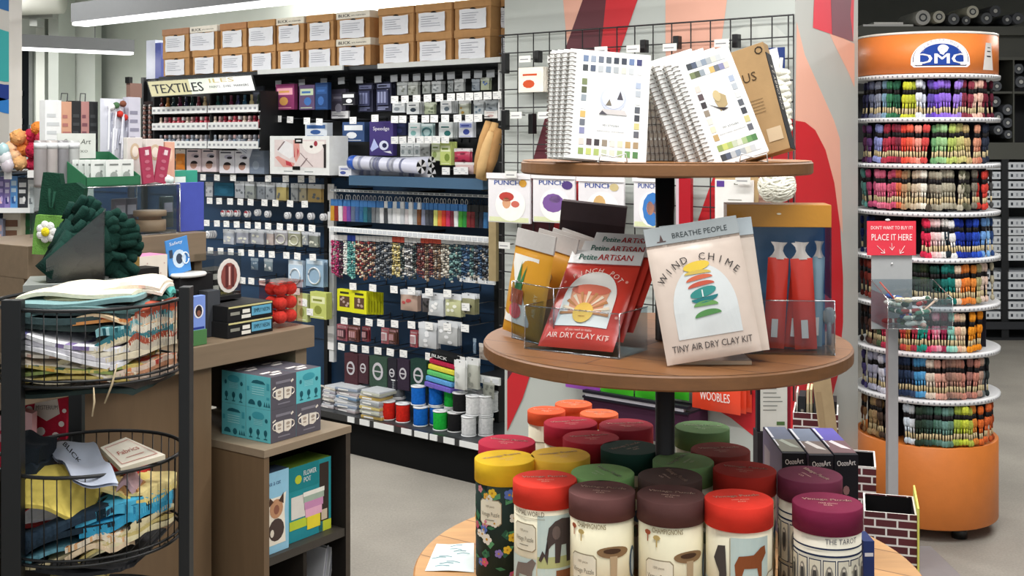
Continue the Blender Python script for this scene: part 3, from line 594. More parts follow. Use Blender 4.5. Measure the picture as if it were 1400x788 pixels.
# bottles
def bottle_mesh(body, cap, h=.08, r=.0125):
    m = MB(); m.lathe([(r*.9, 0), (r, .004), (r, h*.55), (r*.55, h*.68), (r*.5, h*.7)], mat(body, 'gloss'), 10); m.lathe([(r*.62, h*.7), (r*.62, h*.97), (r*.5, h)], mat(cap, 'plastic'), 10); return m.mesh('dye_bottle')
rows = [(['#5a2a2a', '#c98a4a', '#2e4a4e', '#6b2a4e', '#3b3a5a', '#2d4b4a', '#8a3a4a', '#d8c49a', '#cf7a2e', '#2e5a56', '#243a4e', '#6e2a4a', '#3a3a5e', '#2e5a72', '#c9b98a', '#3a4a3e'], .088, 0), (['#c9b8a8', '#a8757a', '#8d2d3c', '#b2404c', '#c25a66', '#9d3040'], .068, 1), (['#8c8f99', '#6f8396', '#9aa2ad', '#5b6776', '#b0a8a8'], .068, 2)]
for cols, hh, i in rows:
    n = 16 if i == 0 else 22; z = zt_[i]-.016
    names = ['on the top tier under the lettered sign', 'on the middle tier of the lettered rack', 'on the lowest tier of the lettered rack'][i]
    ms = [bottle_mesh(c_, c_ if i == 0 else ['#d8d0cc', '#c8a8a8', '#e0dcda'][k % 3] if k % 2 else c_, hh) for k, c_ in enumerate(cols)]
    for k in range(n):
        x = A.x+.03+(B.x-A.x-.04)*(k+.5)/n
        put('dye_bottle', ms[k % len(ms)], G.M @ T(x, tc+.04, z), None, 'small %s bottle standing %s' % (['dark dye', 'red to white capped paint', 'grey blue capped paint'][i], names), 'bottle', 'small bottles '+names)
        if i: put('dye_bottle', ms[(k+1) % len(ms)], G.M @ T(x+.004, tc+.085, z), None, 'small paint bottle in the second rank %s' % names, 'bottle', 'second rank bottles '+names)
# slanted side rack of bottles
sr = root('slanted_bottle_rack', G.M, 'dark slanted side rack full of pale capped bottles beside the lettered rack', 'rack')
m = MB(); a = G.at(193, 198, 4.06); b = G.at(215, 138, 4.06); m.box(a.x, b.x, 4.08, 4.3, a.z, b.z, mat('#2c2020', 'matte'))
for k in range(9): z = a.z+(b.z-a.z)*k/9; m.box(a.x, b.x, 4.06, 4.08, z, z+.006, blk)
put('rack_body', m, parent=sr)
bm_ = bottle_mesh('#7a5a52', '#e8e2dc', .03, .011)
for j in range(8):
    for k in range(3):
        z = a.z+(b.z-a.z)*j/9+.0065; put('dye_bottle', bm_, G.M @ T(a.x+(b.x-a.x)*(k+.5)/3, 4.066, z), None, 'tiny white capped bottle in the slanted side rack', 'bottle', 'tiny bottles in the slanted side rack')
# packs below the textiles rack
Q('bag', 240, 204, 253, 232, 'bright orange pom pom bag beside the head pattern packs', cols=('#e88a2e', '#f3a04a', '#efe6e0'), n=1, d=.03, c=4.1)
Q('head', 255, 204, 274, 235, 'pale pink pack with a dark haired head picture, first of the pair', cols=('#e7d5db', '#c9b7c4'), n=3, c=4.1)
Q('head', 276, 204, 295, 235, 'pale pink pack with a dark haired head picture, second of the pair', cols=('#e7d8de', '#b9b2c4'), n=3, c=4.1)
Q('head', 300, 206, 320, 237, 'white lilac pack with a head print, left of the tilted card', cols=('#e9e8f1', '#c3c0d6'), n=3, c=4.1)
Q('head', 321, 206, 340, 237, 'white lilac pack with a head print, under the tilted card', cols=('#ecebf3', '#c3c0d6'), n=2, c=4.1)
Q('card', 341, 202, 361, 238, 'folded grey blue cloth pack right of the head print packs', cols=('#7e8a9c', '#98a3b4', '#8a96a8'), n=2, c=4.1, d=.02)
w_, h, M = hp(316, 191, 342, 208, 4.05); m = MB(); m.box(-w_/2, w_/2, 0, .003, 0, h, mat('#dfe2ef', 'paper'))
for k in range(4): m.art([rect(-w_*.35, h*(.2+.17*k), w_*.3, h*(.25+.17*k))], mat('#8f96b5'))
put('shelf_card', m, M @ Ry(R(24)), None, 'small tilted white card leaning over the pattern packs', 'card')
# rows lower left
Q('bag', 281, 249, 291, 269, 'small white pouch left of the teal box on the navy board', cols=('#c9ccd2', '#9397a2', '#e7e9ec'))
Q('card', 293, 250, 319, 268, 'plain teal blue square box on the navy board', cols=('#2a6380', '#2f6c8b', '#27607c'), n=1, d=.02, name='teal_box', cat='box')
for i, (a_, b_, cc_) in enumerate([(321, 334, '#b9bec5'), (335, 348, '#9fa5a2'), (351, 362, '#8e959d'), (363, 376, '#a3a9af'), (378, 392, '#c9b878'), (398, 408, '#a5a9ac'), (409, 419, '#b3aa90'), (421, 440, '#c0a468')]):
    Q('bag', a_, 248+i*.6, b_, 271+i*.8, 'silver headed jewellery pouch, %s in the row under the picture box' % ordn[i], cols=(cc_, '#6d737a', '#dfe4ea'), n=2, c=4.17)
def spool_disc(px, py, red, lab, grp, n=1, rx=.019):
    p = G.at(px, py, 4.15)
    for k in range(n):
        m = MB(); m.lathe([(.006, -.004), (rx, -.004), (rx, .004), (.006, .004)], mat('#d9dade', 'plastic'), 16, Rx(pi/2))
        m.lathe([(rx*.8, -.003), (rx*.8, .003)], mat('#8a8d94', 'cloth'), 12, Rx(pi/2)); r = rx
        m.art([circ(0, 0, r*.45, None, 12)], mat('#3f4450'), lambda x, z: (x, -.0045, z)); m.art([circ(0, 0, r*.36, None, 10)], mat('#eeeeee'), lambda x, z: (x, -.005, z))
        if red: m.art([circ(0, 0, r*.95, None, 10, .35, pi-.35)], mat('#a8424c'), lambda x, z: (x, -.0047, z))
        put('ribbon_spool', m, G.M @ T(p.x+k*.004, 4.15+k*.012, p.z), None, lab, 'spool', grp)
for px, py, rd in ((305, 292, 1), (313, 292, 1), (323, 292, 1), (337, 293, 1), (351, 291, 0), (365, 293, 0), (392, 295, 0), (408, 295, 0), (424, 296, 0), (441, 297, 0)):
    spool_disc(px, py, rd, 'round white wire spool with a red rim mark on the navy board' if rd else 'round white wire spool with a plain rim on the navy board', 'red marked spools' if rd else 'plain rim spools', 2)
spool_disc(284, 321, 0, 'round white spool in the lowest spool stack next to the riser', 'spools beside the riser', 4, .022)
for i, (a_, b_, t_, u_, k_) in enumerate([(305, 320, 314, 334, 'bag'), (323, 340, 314, 333, 'bag'), (343, 361, 314, 334, 'bag'), (364, 374, 315, 335, 'bag'), (376, 393, 315, 335, 'ring'), (394, 411, 316, 337, 'ring'), (413, 421, 317, 335, 'bag'), (422, 435, 318, 338, 'bag')]):
    Q(k_, a_, t_, b_, u_, 'clear findings pack, %s in the row above the embroidery hoops' % ordn[i], cols=(['#b7bdc9', '#a9acb9', '#adb0b8', '#bfb2ae', '#b7b4ba', '#b8b99f', '#aab0b5', '#8d938a'][i], '#e2e2d4', '#d4d8de'), n=2, c=4.17)
Q('bag', 343, 353, 353, 369, 'small clear clasp pack alone on the navy board', cols=('#5d7488', '#aab6c0', '#8fa0ae'))
Q('bag', 361, 354, 373, 371, 'small clear pack holding one white bead', cols=('#7d8c94', '#eef0f0', '#a9b3ba'))
Q('ring', 394, 356, 414, 392, 'pale blue embroidery hoop pack, left of two', cols=('#b9cfe2', '#e8edf2', '#dfeaf4'), n=2, c=4.14)
Q('ring', 418, 355, 442, 392, 'grey blue embroidery hoop pack, right of two', cols=('#93b0c8', '#d9dfe3', '#c6d8e6'), n=3, c=4.14)
Q('card', 392, 402, 404, 438, 'pale green craft pack left of the divider strip, first', cols=('#b9bf93', '#8f9660', '#d9dcc0'), n=2, c=4.12)
Q('card', 406, 402, 420, 440, 'pale green craft pack left of the divider strip, second', cols=('#b5bd7e', '#87904d', '#dfe3c8'), n=2, c=4.12)
Q('card', 424, 400, 446, 436, 'yellow green craft pack touching the divider strip', cols=('#c3cb72', '#8c9440', '#e4e8b8'), n=3, c=4.12)
# right bay lower
cols_ = ['#c9962f', '#8d2f28', '#e4dfe0', '#b4508c', '#6f4aa0', '#5f6c86', '#3f5f93', '#2f6290', '#2d6d7e', '#244a5a', '#6d7176', '#83888c', '#d9dadb', '#42464a', '#c9ccce', '#dfe0e2', '#e8e9ea', '#c4c8cc', '#d6d0d2', '#eceff0', '#9aa0a4', '#7a4a2a', '#8b90a8', '#4b4e57', '#3a3d47', '#d9dc7c', '#e08840', '#d8402e', '#c93a62', '#7c2f3e', '#e6e9ea', '#4aa13c', '#2e8a3e', '#7a2f34', '#6e2428', '#242528', '#262a3a', '#3a6ea0']
colname = {0: 'ochre', 1: 'brick red', 2: 'white', 3: 'magenta', 4: 'violet', 5: 'slate', 6: 'blue', 7: 'steel blue', 8: 'teal', 9: 'dark teal'}
for i, cc_ in enumerate(cols_):
    x = 451.5+(666-451.5)*i/len(cols_); w_, h, M = hp(x, 265+i*.22, x+5.2, 302+i*.28, 4.13)
    key = cc_
    m = MB(); m.box(-w_/2, w_/2, 0, .02, 0, h*.56, mat(cc_, 'gloss'), b=.002); m.box(-w_*.3, w_*.3, -.001, 0, h*.1, h*.4, mat(cc_, 'plastic'))
    s_ = MB(); dk = i > 32; s_.box(-w_/2, w_/2, .001, .019, h*.56, h*.8, mat('#1d1e22' if dk else ['#e4e7ea', '#3f78b8', '#dfe3e6'][0 if 11 < i < 22 and i % 2 else 1], 'plastic')); 
    m3 = MB(); m3.tube([(w_*.32*cos(t*pi/5), .01, h*.88+h*.1*sin(t*pi/5)) for t in range(10)], .0018, mat('#1d1e22' if dk else '#e9ebec', 'plastic'), 4, closed=True)
    r = root('marker_pack', M @ Ry(R(random.uniform(-3, 3))), 'slim hanging craft stick pack, %s from the divider strip, on the white rail' % (ordn[i] if i < 10 else 'number %d counted' % (i+1)), 'hanging pack', 'slim packs on the white rail')
    put('tube', m, parent=r); put('label_band', s_, parent=r); put('hanging_loop', m3, parent=r)
# bead strands
pal = [['#a8245a', '#c2437a', '#7a1d48'], ['#2a2024', '#50203a'], ['#e9e6df', '#cfd6d2', '#f4f2ee'], ['#5fa6a0', '#8fc9c0', '#3b7c7a'], ['#8a2f2f', '#d6c0a0', '#4a2a22'], ['#7a4a3a', '#2a2422', '#b89a80'], ['#3a3c40', '#8a8e92', '#222428'], ['#24262a', '#5b6068', '#a0a4a8'], ['#c9b878', '#e8dca8', '#8c7a3c'], ['#26302e', '#5a6a66', '#161a1a'], ['#e6e6e6', '#3a3a3c', '#8a8a8a'], ['#6a3030', '#4a2424', '#8a5048'], ['#7a5e4a', '#4a3a2e', '#a08a70'], ['#b0a898', '#6a6258', '#e0dcd0'], ['#3c5a60', '#7aa09c', '#1e2e34'], ['#2c4a6a', '#4a6e92', '#1c2c44'], ['#24262e', '#7a8a9c', '#14161c']]
seqi = [0, 0, 1, 2, 3, 3, 4, 4, 5, 4, 5, 7, 6, 7, 6, 8, 8, 9, 10, 10, 9, 11, 11, 12, 11, 12, 12, 13, 13, 14, 14, 14, 15, 15, 14, 16, 15, 16, 16]
for i, pi_ in enumerate(seqi):
    x = 452.5+(670-452.5)*i/len(seqi); w_, h, M = hp(x, 321+i*.2, x+6, 374+(i % 3)*3+i*.15, 4.12)
    rr = random.Random(i); m = MB(); z = h*.88; ps = pal[pi_]
    for kx in (-1, 1):
        z = h*.86; k = 0
        while z > .004:
            r_ = rr.choice([.005, .0062, .007, .0085]); m.ball((kx*w_*.22+rr.uniform(-.001, .001), rr.uniform(-.003, .003), z-r_), r_, mat(ps[k % len(ps)] if rr.random() < .9 else '#b9b2a8', 'plastic'), 6, (1, 1, rr.choice([.7, 1, 1.2]))); z -= r_*1.75; k += 1
    t_ = MB(); t_.box(-w_*.42, w_*.42, -.002, .002, h*.87, h, mat(['#d8604e', '#e6e6e8', '#dfe1e4'][0 if 15 <= i <= 17 or 21 < i < 27 else 1+i % 2] if i > 5 else ['#e9e9ea', '#e9e9ea', '#e9e9ea', '#e9e9ea', '#3a50b0', '#3a50b0'][i], 'paper'))
    r = root('bead_strand', M, 'double bead strand, %s from the divider strip, under the tagged white rail' % (ordn[i] if i < 10 else 'number %d counted' % (i+1)), 'bead strand', 'bead strands under the white rail')
    put('beads', m, parent=r); put('strand_tag', t_, parent=r)
# yellow boxes
Q('window', 461, 396, 481, 426, 'yellow window box with brown trinkets, the left front one', cols=('#dede28', '#5e4436', '#b9a39a'), n=1, d=.03, c=4.15)
Q('window', 481, 398, 501, 429, 'yellow window box with brown trinkets, the right front one', cols=('#dede28', '#5e4436', '#c2aa9e'), n=1, d=.014, c=4.13)
for k in range(6):
    w_, h, M = hp(481+k*4.2, 398+k*.3, 501+k*4.2, 429+k*.1, 4.145+k*.016); m = MB(); m.box(-w_/2, w_/2, 0, .013, 0, h, mat('#cfd022', 'paper'), b=.001); m.art([rect(w_*.42, h*.1, w_*.47, h*.6)], mat('#8b8c1a')); put('window_box', m, M, None, 'yellow box edge peeking out behind the right front window box', 'box', 'yellow boxes behind the right front one')
zp = [(547, 571, 397, 425, '#b49a8c'), (577, 588, 402, 427, '#4a4648'), (585, 607, 402, 432, '#c9cdd0'), (609, 631, 403, 433, '#c4c79a'), (632, 650, 402, 430, '#8d8c6a')]
for i, (a_, b_, t_, u_, cc_) in enumerate(zp): Q('bag', a_, t_, b_, u_, 'clear zip bag of trinkets, %s in the row below the bead strands' % ordn[i], cols=(cc_, ['#b5484a', '#222', '#f2f2f2', '#eef0e2', '#2e2e2c'][i] if i != 1 else '#222222', '#dfe2e6'), n=3, c=4.14, d=.02)
for i, (a_, b_, t_, u_, c1, c2) in enumerate([(461, 475, 444, 466, '#9c5560', '#4a3038'), (476, 490, 446, 467, '#6a4038', '#8a5a54'), (495, 504, 447, 467, '#8a3c44', '#4a2a30'), (521, 531, 449, 470, '#b4646c', '#e0d6d8'), (532, 542, 450, 471, '#5f4038', '#7a5248'), (561, 571, 452, 475, '#a85058', '#e6dadc')]):
    Q('blister', a_, t_, b_, u_, 'rose and brown blister pack, %s in the row above the felt packs' % ordn[i], cols=(c1, c2, '#b98f94'), n=2, c=4.15, d=.01)
Q('bag', 572, 442, 597, 476, 'clear zip bag of white pieces, left in the row above the felt packs', cols=('#c3c6ca', '#e8e9ec', '#dfe2e6'), n=3, c=4.13, d=.02)
Q('bag', 599, 440, 626, 472, 'clear zip bag of white pieces, right in the row above the felt packs', cols=('#b7b9ba', '#e8e9ec', '#d9dce0'), n=3, c=4.13, d=.02)
for i, (a_, b_, t_, u_, cc_, nm) in enumerate([(471, 489, 483, 526, '#4e2f36', 'maroon'), (490, 503, 484, 525, '#4a3038', 'dark brown'), (505, 529, 487, 531, '#3b5245', 'moss green'), (530, 542, 489, 533, '#2b2932', 'black'), (543, 559, 490, 534, '#372c3c', 'plum'), (561, 583, 491, 538, '#234038', 'bottle green')]):
    Q('felt', a_, t_, b_, u_, '%s felt pack with a round pale label near the base deck' % nm, cols=(cc_, cc_, '#c9c6cc'), n=2 if i in (0, 2, 5) else 1, c=4.1, d=.02, gap=.024, cat='felt pack')
# rainbow felt stack
w_, h, M = hp(583, 485, 619, 534, 4.08); r = root('felt_bundle', M, 'hanging bundle of rainbow felt slabs under a black lettered header', 'felt bundle')
for k, (cc_, nm) in enumerate([('#7464c0', 'violet'), ('#5f9fd8', 'light blue'), ('#62c070', 'green'), ('#e0d64a', 'yellow'), ('#b8284a', 'crimson')]):
    m = MB(); z0 = h*(.02+.165*k); m.box(-w_/2+.002*k-.006, w_/2+.002*k-.006, -.012+.004*k, .08, z0, z0+h*.135, mat(cc_, 'felt'), Ry(R(5)), b=.005); put('felt_slab', m, parent=r, label=nm+' felt slab')
m = MB(); m.box(-w_*.45, w_*.48, 0, .07, h*.86, h*1.02, mat('#17181a', 'paper'), Ry(R(5))); m.text('BLICK', -w_*.1, h*.88, h*.09, '#f2f2f2', lambda x, z: (x, -.001, z), w=w_*.6, M=Ry(R(5)), bold=True); put('header_card', m, parent=r)
Q('bag', 621, 493, 636, 533, 'white cotton bag hanging right of the rainbow felt', cols=('#d9dbd8', '#b9bcb8', '#eceeee'), n=2, c=4.06, d=.03)
Q('bag', 637, 490, 654, 532, 'grey white cotton bag second from the rainbow felt', cols=('#b8bab0', '#8f928a', '#dfe1e1'), n=2, c=4.09, d=.03)
Q('bag', 655, 470, 668, 492, 'small beige pouch hanging near the end of the lower bay', cols=('#a89f96', '#8a8078', '#c9c3bd'), c=4.13)
Q('bag', 647, 463, 651, 484, 'narrow clear strip pack beside the small beige pouch', cols=('#6a7f94', '#90a4b8', '#8ea0b0'), c=4.13)
Q('bag', 660, 520, 676, 545, 'dull clear pouch hanging below the lower white price rail', cols=('#8e9188', '#6c6f68', '#b9bbb5'), c=4.12)
# base deck: stacks of cases and cord spools
def case_stack(x0, x1, y0, y1, n, cols, lab, c=4.03):
    a, b = gx(x0, c), gx(x1, c); zt2 = G.at((x0+x1)/2, y0, c).z; hh = (zt2-.19)/n; w_ = b-a
    for k in range(n):
        m = MB(); cc_ = cols[k % len(cols)]; m.box(-w_/2, w_/2, 0, .12, 0, hh*.6, mat(cc_, 'plastic'), b=.003); m.box(-w_*.48, w_*.48, .004, .116, hh*.6, hh*.98, mat('#cfd3d8', 'plastic'), b=.002); m.art([rect(-w_*.35, hh*.12, w_*.1, hh*.45)], mat('#f0f0ee'))
        put('bead_case', m, G.M @ T((a+b)/2+random.uniform(-.006, .006), c+random.uniform(-.006, .006), .191+k*hh) @ Rz(R(random.uniform(-5, 5))), None, 'clear craft case, %s layer up, in the %s' % (ordn[k], lab), 'craft case', 'cases in the '+lab)
case_stack(440, 457, 529, 570, 6, ['#b9b3b6', '#9d9ba6', '#c9c2b6'], 'pale stack nearest the wooden cabinet')
case_stack(459, 488, 530, 574, 6, ['#b3a9ac', '#8d9aae', '#b9bdc4', '#6f8cab'], 'second stack of cases from the cabinet')
case_stack(492, 519, 535, 583, 6, ['#c3a75c', '#b9bcae', '#c8b878', '#9ba0a4'], 'yellowish stack beside the red spools', 3.995)
def cord_spool(px, yt, yb, cc_, lab, c=None, ps=21):
    p = G.at(px, yb, 4.1)
    # distance from the size: all spools are alike
    c = c if c else 4.06
    rad = .036; hgt = .088
    p = G.at(px, yb, c); z = p.z
    return p, rad, hgt
sp_mesh = {}
def spool(px, row, level, cc_, lab):
    c = 4.055+.078*row; p = G.at(px, 600, c); z = .191+level*.0925
    if cc_ not in sp_mesh:
        a = MB(); pts = []
        for k in range(13): pts.append((.0335+.0008*(k % 2), .006+.078*k/12))
        a.lathe([(.02, .005)]+pts+[(.02, .085)], mat(cc_, 'yarn'), 20)
        e = MB(); e2_ = MB(); wm_ = mat('#e6e8ea' if cc_ != '#1a1a1c' else '#d8d8da', 'plastic')
        e.lathe([(.036, 0), (.036, .005)], wm_, 24); e2_.lathe([(.036, .085), (.036, .090), (.012, .0905), (.011, .084)], wm_, 24); sp_mesh[cc_] = (a.mesh('cord'), e.mesh('spool_flange'), e2_.mesh('spool_flange'))
    r = root('cord_spool', G.M @ T(p.x, c, z), lab, 'cord spool', 'cord spools on the base deck'); put('cord', sp_mesh[cc_][0], parent=r); put('spool_flange', sp_mesh[cc_][1], parent=r); put('spool_flange', sp_mesh[cc_][2], parent=r)
RD, BL, GRN, BK, WH, GY, B2 = '#d2281c', '#1566c4', '#1fae3c', '#1a1a1c', '#dcdfe4', '#6e7276', '#2c3fa0'
spool(531, 0, 0, RD, 'red cord spool on the deck next to the yellowish case stack'); spool(551, .1, 0, RD, 'red cord spool on the deck next to the blue spools')
spool(575, .1, 0, BL, 'blue cord spool on the deck, lower of the front blue pair'); spool(572, .3, 1, BL, 'blue cord spool on top of the front blue one, beside the grey spool'); spool(597, .9, 0, BL, 'blue cord spool on the deck behind the green one'); spool(596, .9, 1, BL, 'blue cord spool on top, right beside the green upper spool')
spool(602, .1, 0, GRN, 'bright green cord spool standing on the deck in front'); spool(617, 1.1, 0, GRN, 'green cord spool hidden low behind the black spool'); spool(617, 1.1, 1, GRN, 'green cord spool on the upper level behind the black one')
spool(544, 1.0, 1, GY, 'grey cord spool on the upper level above the red ones'); spool(545, 1.05, 0, GY, 'grey cord spool under the upper grey spool, behind the reds')
spool(622, .35, 0, BK, 'black cord spool on the deck in front'); spool(629, .5, 1, BK, 'black cord spool on the upper level beside the white one')
spool(641, .1, 0, WH, 'white cord spool on the deck right of the front black one'); spool(647, .35, 1, WH, 'white cord spool on the upper level in front'); spool(664, .8, 0, WH, 'white cord spool on the deck farther right'); spool(664, .8, 1, WH, 'white cord spool on the upper level farther right')
for k, (px, lv, cc_) in enumerate([(617, 2, B2), (634, 2, WH), (648, 2, WH), (655, 1, WH), (642, 1, WH), (671, 1, WH)]): spool(px, 2.15 if lv == 2 else 1.7, lv if lv < 2 else 1, cc_, '%s cord spool in the back row of the deck, %s from the felt bundle' % ('dark blue' if cc_ == B2 else 'white', ordn[k]))
for k, px in enumerate((618, 636, 655)): spool(px, 2.95, 0, WH, 'white cord spool low in the hindmost rank, %s' % ['nearest the felt', 'middle one', 'nearest the column'][k])
# fabric rolls on the blue beam
def froll(x0, x1, py0, py1, c, r_, col, lab, endstripe=True):
    a = G.at(x0, py0, c); b = G.at(x1, py1, c); d = b-a; L = d.length; ang = math.atan2(d.z, d.x)
    M = G.M @ T(*a) @ Ry(-ang); m = MB(); MX = Ry(pi/2)
    m.lathe([(r_, 0), (r_*1.02, L*.3), (r_*.98, L*.7), (r_, L)], mat(col, 'bag'), 18, MX)
    for k in range(9): t = random.uniform(.05, .85)*L; m.lathe([(r_*1.03, t), (r_*1.03, t+.01+.02*random.random())], mat(['#8f93ac', '#b9bccb', '#6f7390'][k % 3], 'bag'), 18, MX)
    rr_ = root('fabric_roll', M, lab, 'fabric roll', 'rolled fabric on the blue beam'); put('roll', m, parent=rr_)
    e = MB(); 
    for k in range(8): e.raw([(L+.001, 0, 0)]+[(L+.001, r_*cos((k+t)*pi/4), r_*sin((k+t)*pi/4)) for t in (0, .5, 1)], [(0, 1, 2, 3)], mat('#141416' if k % 2 else '#e9e9ec'))
    put('roll_end', e, parent=rr_)
    if x0 < 490: q = MB(); q.lathe([(r_*1.01, 0), (r_*1.03, .04)], mat('#2f5bb8', 'plastic'), 18, MX); put('end_cap', q, parent=rr_, label='blue end cap')
za = G.at(480, 236, 4.0)
froll(481, 576, 222, 228, 4.0, .034, '#d3d5e6', 'long white and lilac fabric roll with a blue end lying on top')
froll(483, 590, 236, 238, 4.08, .030, '#b9bac2', 'greyer fabric roll lying underneath on the blue beam')
froll(500, 590, 224, 222, 4.12, .028, '#c9cbda', 'short fabric roll behind with a striped end')
Q('card', 463, 227, 480, 241, 'small white box at the left end of the blue beam', cols=('#e8e9ee', '#4a5aa0', '#c9cde0'), n=1, d=.05, c=4.0)
# brown paper sleeves at the right end
for k, (xb, yb_, xt, yt, cc_) in enumerate([(652, 238, 668, 166, '#c49a66'), (661, 246, 677, 168, '#cfa670'), (668, 236, 682, 176, '#b58a5a'), (655, 244, 672, 180, '#d8b27c')]):
    c = 4.0-.02*k; a = G.at(xb, yb_, c); b = G.at(xt, yt, c); m = MB(); m.tube([a, a.lerp(b, .3), a.lerp(b, .7), b], [.016, .027, .026, .015], mat(cc_, 'card'), 10)
    put('paper_sleeve', m, G.M, None, 'brown kraft paper sleeve by the upright, %s' % ['hindmost', 'second', 'closest to the column', 'front one leaning'][k], 'paper sleeve', 'kraft sleeves by the upright')
m = MB(); a = G.at(668, 246, 4.03); b = G.at(678, 385, 4.03); m.box(a.x, b.x, 4.03, 4.05, b.z, a.z, mat('#a3916c', 'card')); put('chipboard_strip', m, G.M, None, 'long brown chipboard strip hanging beside the upright', 'board')
# left wall plastic panel behind
m = MB(); a = G.at(200, 60, 4.3); b = G.at(220, 107, 4.3); m.box(a.x, b.x-.06, 4.3, 4.4, b.z, a.z+.02, mat('#c9cede', 'plastic')); m.box(b.x-.06, b.x, 4.3, 4.4, b.z, a.z, mat('#4a55a0', 'plastic')); put('binder', m, G.M, None, 'pale blue binder with a violet spine standing at the end of the archive boxes', 'binder')
# ================================================================== THREE-TIER ROUND TABLE
TX, TY = .268, 2.05; ZT, ZM, ZL = 1.512, 1.198, .80
tb = root('tiered_display_table', T(TX, TY, 0), 'three tier round wooden display table on a black centre pole', 'display table')
ironm = mat('#141416', 'metal', rough=.5)
m = MB(); m.lathe([(.017, 0), (.017, ZT-.02)], ironm, 20); m.lathe([(.05, ZM-.03), (.05, ZM-.022)], ironm, 20); m.lathe([(.05, ZT-.03), (.05, ZT-.022)], ironm, 20); put('pole', m, parent=tb)
for rad, z, top, edge, th, pk, nm in ((.252, ZT, '#a9713f', '#835a36', .022, .085, 'small top tier'), (.318, ZM, '#875a33', '#7a512e', .024, .09, 'middle tier'), (.44, ZL, '#d2a069', '#b98149', .026, .1, 'wide pale bottom tier')):
    m = MB(); m.lathe([(rad-.003, z-th), (rad, z-th+.003), (rad, z-.003), (rad-.003, z)], mat(edge, 'wood', sc=(6, 6, 30), v=.35), 72, smooth=False); put('tabletop', m, parent=tb, label='round wooden '+nm)
    d = MB()
    d.raw([(rad*.992*cos(2*pi*i/72), rad*.992*sin(2*pi*i/72), z+.0006) for i in range(72)], [list(range(72))], mat(top, 'wood', plank=pk, rot=R(35), v=.3, sc=(2, 12, 12))); put('tabletop_surface', d, parent=tb)
m = MB(); 
for a in range(4): m.tube([(.38*cos(a*pi/2+.6), .38*sin(a*pi/2+.6), 0), (.30*cos(a*pi/2+.6), .30*sin(a*pi/2+.6), ZL-.03)], .02, ironm, 8); put('leg', m, parent=tb); m = MB()
